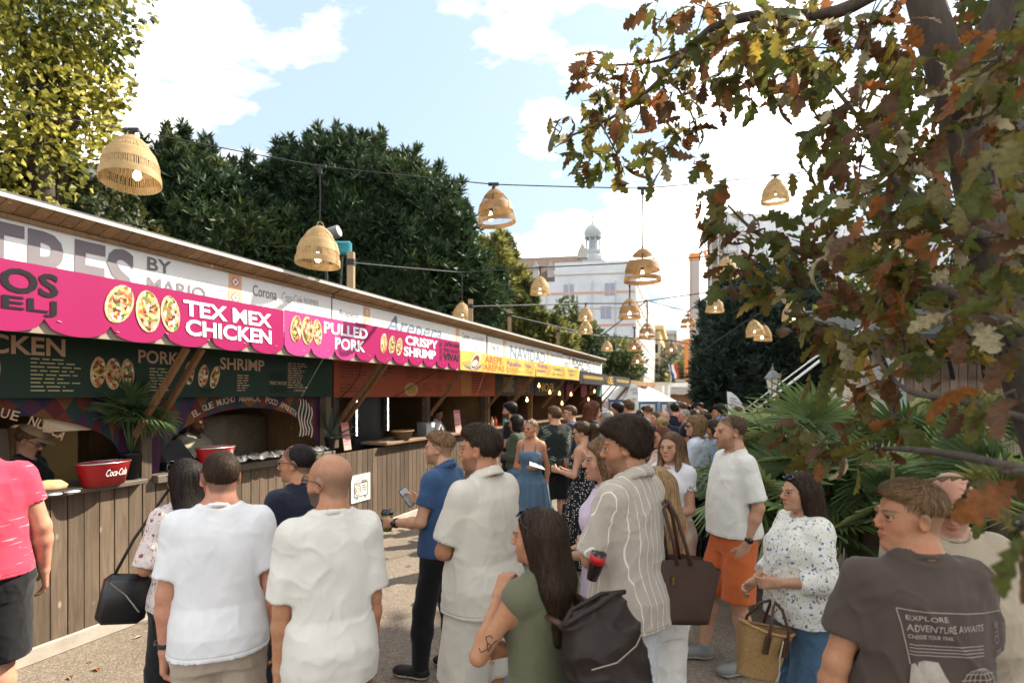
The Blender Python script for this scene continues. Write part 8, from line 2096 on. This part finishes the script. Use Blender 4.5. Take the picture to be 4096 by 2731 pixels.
# small black handbag of the woman in the floral blouse
r = empty('handbag', P(127, 597, 3.0)); tag(r, 'small black handbag with silver zip at the hip of the floral blouse', 'bag'); r.rotation_euler = (0, R_(12), R_(40))
m = MB(); m.box((-.12, -.05, -.13), (.10, .05, .12), .03); m.build('body', mat('black_leather', (.012, .012, .013), .35, .45), r, True); m = MB(); m.tube([(-.10, -.055, .09), (-.02, -.062, .03), (.06, -.055, -.06)], .004, 5); m.build('zip', mat('silver_zip', (.6, .6, .6), .3, .5, 1.0), r)
m = MB(); m.tube([(-.08, 0, .12), (-.03, .02, .3), (.10, .05, .62)], .008, 5); m.build('strap', M_CORD, r, True)

# ------------------------------------------------------------------ things on the stall counters
M_RED = mat('red_enamel', (.42, .010, .018), .35, .45, var=(2, (.36, .008, .014), .2)); M_TIN = mat('tin', (.55, .56, .57), .3, .5, .9)
def tub(label, s, o, h, text=True):
    r = empty('ice_tub', S(s, o, h), STALL_ROT); tag(r, label, 'tub', 'red drink tubs on the taco counter')
    m = MB(); m.lathe([(.0, 0), (.155, 0), (.20, .17), (.207, .175), (.20, .18), (.193, .172), (.15, .015), (0, .015)], 28, (0, 0, 0), 1.0, .62); m.mi = 0; m.build('tub', M_RED, r, True)
    m = MB(); m.lathe([(.191, .168), (.149, .018), (0, .017)], 28, (0, 0, 0), .985, .60); m.build('lining', M_TIN, r, True); m = MB(); m.tube([(.203 * math.cos(t), .203 * .62 * math.sin(t), .177) for t in [2 * math.pi * k / 30 for k in range(31)]], .005, 5, False); m.build('rim', M_TIN, r, True)
    if text:
        v, f = fit_text('Coca-Cola', .17, .055, shear=.3, bold=.006)
        mesh_obj('lettering', [(-.06 + q[0], -.62 * (.168 + .045 * ((.075 + q[1]) / .18)) * math.sqrt(max(.05, 1 - ((-.06 + q[0]) / .19) ** 2)) - .006, .075 + q[1]) for q in v], f, INK_W, r, False)
tub('red oval drink tub with white script lettering on the taco counter', 4.90, .10, 1.235); tub('second red drink tub behind the buzz-cut man on the counter', 5.95, .10, 1.265)
r = empty('food_tray', S(4.55, .10, 1.232), STALL_ROT); tag(r, 'tray of prepared food and utensils on the left counter end', 'tray'); m = MB(); m.box((-.22, -.12, 0), (.12, .12, .02), .005); m.build('tray', M_CORD, r)
m = MB(); m.lathe([(.11, .02), (.12, .05), (.08, .085), (.0, .095)], 14, (-.05, 0, 0), 1.1, .7); m.build('bread', mat('flour_bread', (.50, .36, .20), .8, var=(20, (.36, .22, .1), .2)), r, True)
for x in (-.1, .02): m = MB(); m.lathe([(.0, .022), (.045, .024), (.05, .032), (0, .03)], 12, (x, -.16, -.02)); m.build('lid', M_SIGN, r, True)
r = empty('foil_tray', S(6.75, .02, 1.265), STALL_ROT); tag(r, 'row of crumpled foil covering the taco work counter', 'foil tray'); vs, fs = [], []
for i in range(41):
    for j in range(9): vs.append((-.75 + 1.5 * i / 40, -.18 + .36 * j / 8, .012 + .035 * random.random() ** 2 + (.02 if 0 < j < 8 else 0)))
fs = [[i * 9 + j, i * 9 + 9 + j, i * 9 + 10 + j, i * 9 + 1 + j] for i in range(40) for j in range(8)]; mesh_obj('foil', vs, fs, mat('foil', (.72, .73, .75), .28, .5, .9), r, False)
r = empty('cash_register', S(5.78, -.35, 1.2), STALL_ROT + .2); tag(r, 'black cash register under the taco arch', 'cash register'); m = MB(); m.box((-.22, -.2, 0), (.22, .2, .12), .01); m.build('drawer', M_PHONE, r); m = MB(); m.add([(-.18, -.16, .12), (.18, -.16, .12), (.18, .12, .12), (-.18, .12, .12), (-.16, -.02, .30), (.16, -.02, .30), (.16, .06, .30), (-.16, .06, .30)], [[0, 1, 5, 4], [1, 2, 6, 5], [2, 3, 7, 6], [3, 0, 4, 7], [4, 5, 6, 7]]); m.build('display', mat('grey_plastic', (.06, .06, .065), .4), r)
r = empty('covered_rack', S(7.2, -1.2, 1.15), STALL_ROT); tag(r, 'rack covered with a dull plastic sheet inside the taco stall', 'rack'); m = MB(); m.box((-.5, -.25, 0), (.5, .25, .55), .05); m.build('cover', mat('dusty_sheet', (.13, .095, .06), .5, .4, var=(6, (.22, .17, .11), .25), bump=(7, .8, .05)), r, True)
M_PCARD = mat('pink_card', (.62, .30, .27), .6); M_PBAND = mat('rose_card_band', (.60, .12, .14), .6)
def menu_card(label, s, o, h, w, ht, lean):
    r = empty('menu_card', S(s, o, h), STALL_ROT + lean); tag(r, label, 'menu card', 'pink menu cards'); m = MB(); m.add([(-w / 2, 0, 0), (w / 2, 0, 0), (w / 2, .05, ht), (-w / 2, .05, ht), (-w / 2, .008, 0), (w / 2, .008, 0), (w / 2, .058, ht), (-w / 2, .058, ht)], [[0, 1, 2, 3], [7, 6, 5, 4], [0, 4, 5, 1], [3, 2, 6, 7], [1, 5, 6, 2], [0, 3, 7, 4]]); m.build('card', M_PCARD, r)
    for z0, z1, c in ((.86, .97, M_PBAND), (.56, .60, M_PBAND), (.46, .52, mat('teal_print', (.1, .35, .42), .6)), (.30, .36, M_PBAND), (.2, .23, M_PBAND)): mesh_obj('print', [(-w * .42, .05 * z0 - .003, ht * z0), (w * (.42 if z0 > .8 else .25), .05 * z0 - .003, ht * z0), (w * (.42 if z0 > .8 else .25), .05 * z1 - .003, ht * z1), (-w * .42, .05 * z1 - .003, ht * z1)], [[0, 1, 2, 3]], c, r, False)
menu_card('pink menu card standing beside the agave pot', 8.07, .03, 1.22, .17, .36, .1); menu_card('pink menu card above the blue polo man', 11.3, .04, 1.26, .2, .40, -.1)
r = empty('wire_basket', S(9.35, .06, 1.26), STALL_ROT); tag(r, 'dark woven bowl basket on the arepa counter', 'basket'); m = MB(); m.lathe([(0, 0), (.12, 0), (.20, .13), (.205, .135), (.195, .135), (.11, .012), (0, .012)], 24, (0, 0, 0), 1.1, .7); m.build('bowl', straw_mat('dark_wicker', (.10, .055, .02), (.20, .12, .05), .05), r, True); m = MB(); m.tube([(.225 * math.cos(t), .143 * math.sin(t), .135) for t in [2 * math.pi * k / 24 for k in range(25)]], .01, 5, False); m.build('rim', M_STRAWB, r, True)
r = empty('card_terminal', S(10.15, .02, 1.26), STALL_ROT); tag(r, 'grey clear-fronted counter box beside the napkin holder', 'display box'); m = MB(); m.box((-.15, -.08, 0), (.12, .10, .24), .01); m.build('box', mat('smoked_plastic', (.10, .105, .11), .2, .5), r); m = MB(); m.box((.02, -.085, .15), (.12, -.081, .23)); m.build('label', M_SIGN, r)
r = empty('napkin_holder', S(10.55, .05, 1.26), STALL_ROT); tag(r, 'triangular napkin holder with white napkins', 'napkin holder'); m = MB(); m.prism([(-.11, 0), (.11, 0), (0, .16)], -.03, .03); m.build('holder', M_LEATH, r); m = MB(); m.prism([(-.13, .04), (-.10, .02), (0, .15), (.10, .02), (.13, .04), (0, .19)], -.022, .022); m.build('napkins', M_SIGN, r)
for k, (s_, c, nm) in enumerate(((12.9, (.60, .42, .22), 'pale orange'), (13.08, (.50, .05, .04), 'red'))):
    r = empty('sauce_bottle', S(s_, .02, 1.26), 0); tag(r, nm + ' squeeze sauce bottle on the counter before the dark menus', 'bottle', 'sauce bottles'); m = MB(); m.lathe([(.035, 0), (.036, .15), (.02, .175), (.008, .23)], 12); m.build('bottle', mat('sauce_%d' % k, c, .4), r, True)
r = empty('counter_menu', S(13.6, .05, 1.26), STALL_ROT); tag(r, 'dark teal menu board standing on the counter', 'menu board'); m = MB(); m.box((-.16, 0, 0), (.16, .02, .50)); m.build('board', mat('dark_teal', (.02, .045, .05), .5), r)
for k in range(6): m = MB(); m.box((-.1, -.004, .1 + k * .055), (.06 + .04 * (k % 2), -.002, .115 + k * .055)); m.build('print', mat('teal_pale_print', (.2, .3, .3), .6), r)
# radio poster on the counter front and oval blue sign
r = empty('radio_poster', S(8.34, .026, .68), STALL_ROT); tag(r, 'white poster with a drawn radio on the arepa counter front', 'poster')
m = MB(); m.box((-.21, -.012, -.185), (.21, -.002, .185)); m.build('sheet', mat('poster_paper', (.62, .62, .56), .6), r)
def lines(pts, w=.006): m = MB(); [m.bar((a[0], -.0145, a[1]), (b[0], -.0145, b[1]), w, .003, (0, 1, 0)) for a, b in zip(pts[:-1], pts[1:])]; return m
m = lines([(-.15, -.11), (.15, -.11), (.15, .07), (-.15, .07), (-.15, -.11)], .008); m.build('line_print', INK_DK, r)
m = lines([(-.07 + .062 * math.cos(t), -.02 + .07 * math.sin(t)) for t in [2 * math.pi * k / 20 for k in range(21)]]); m.build('line_print', INK_DK, r); m = lines([(-.07 + .03 * math.cos(t), -.02 + .034 * math.sin(t)) for t in [2 * math.pi * k / 14 for k in range(15)]], .008); m.build('line_print', mat('orange_print', (.55, .2, .06), .6), r)
for z in (.03, .0, -.03): m = lines([(.02, z), (.12, z)], .008); m.build('line_print', INK_DK, r)
for pts in ([(-.12, .085), (.06, .155)], [(.02, .08), (.12, .08), (.12, .10), (.02, .10), (.02, .08)], [(-.11, -.115), (-.11, -.14), (-.08, -.14), (-.08, -.115)], [(.08, -.115), (.08, -.14), (.11, -.14), (.11, -.115)]): m = lines(pts, .007); m.build('line_print', INK_DK, r)
r = empty('oval_sign', S(12.95, .03, .93), STALL_ROT); tag(r, 'blue oval sign with white script leaning on the counter front', 'sign'); N = 28; vs = [(.20 * math.cos(t), y_, .36 * math.sin(t)) for y_ in (-.02, 0) for t in [2 * math.pi * k / N for k in range(N)]]
mesh_obj('plate', vs, [list(range(N)), list(range(2 * N - 1, N - 1, -1))] + [[k, N + k, N + (k + 1) % N, (k + 1) % N] for k in range(N)], mat('petrol_blue', (.035, .10, .17), .5), r, False)
v, f = fit_text('Fritule', .28, .10, shear=.25, bold=.01); mesh_obj('lettering', [(-.14 + q[0], -.023, .03 + q[1]) for q in v], f, INK_W, r, False)
for z, w in ((-.03, .26), (-.06, .24), (-.1, .14)): m = MB(); m.box((-w / 2, -.024, z), (w / 2, -.021, z + .015)); m.build('print', INK_PALE, r)
# cables drooping over the orange menu
for pts, lb in (([(8.3, .07, 2.4), (8.25, .07, 2.2), (8.05, .07, 2.02), (7.82, .06, 1.88)], 'thin black cable drooping over the left of the orange menu board'), ([(9.9, .6, 2.42), (9.6, .3, 2.2), (9.3, .08, 1.98), (9.1, .05, 1.9)], 'thin black cable hanging across the plate picture')):
    tag(MB().tube([S(*p) for p in pts], .006, 5).build('cable', M_CORD, None, True), lb, 'cable')
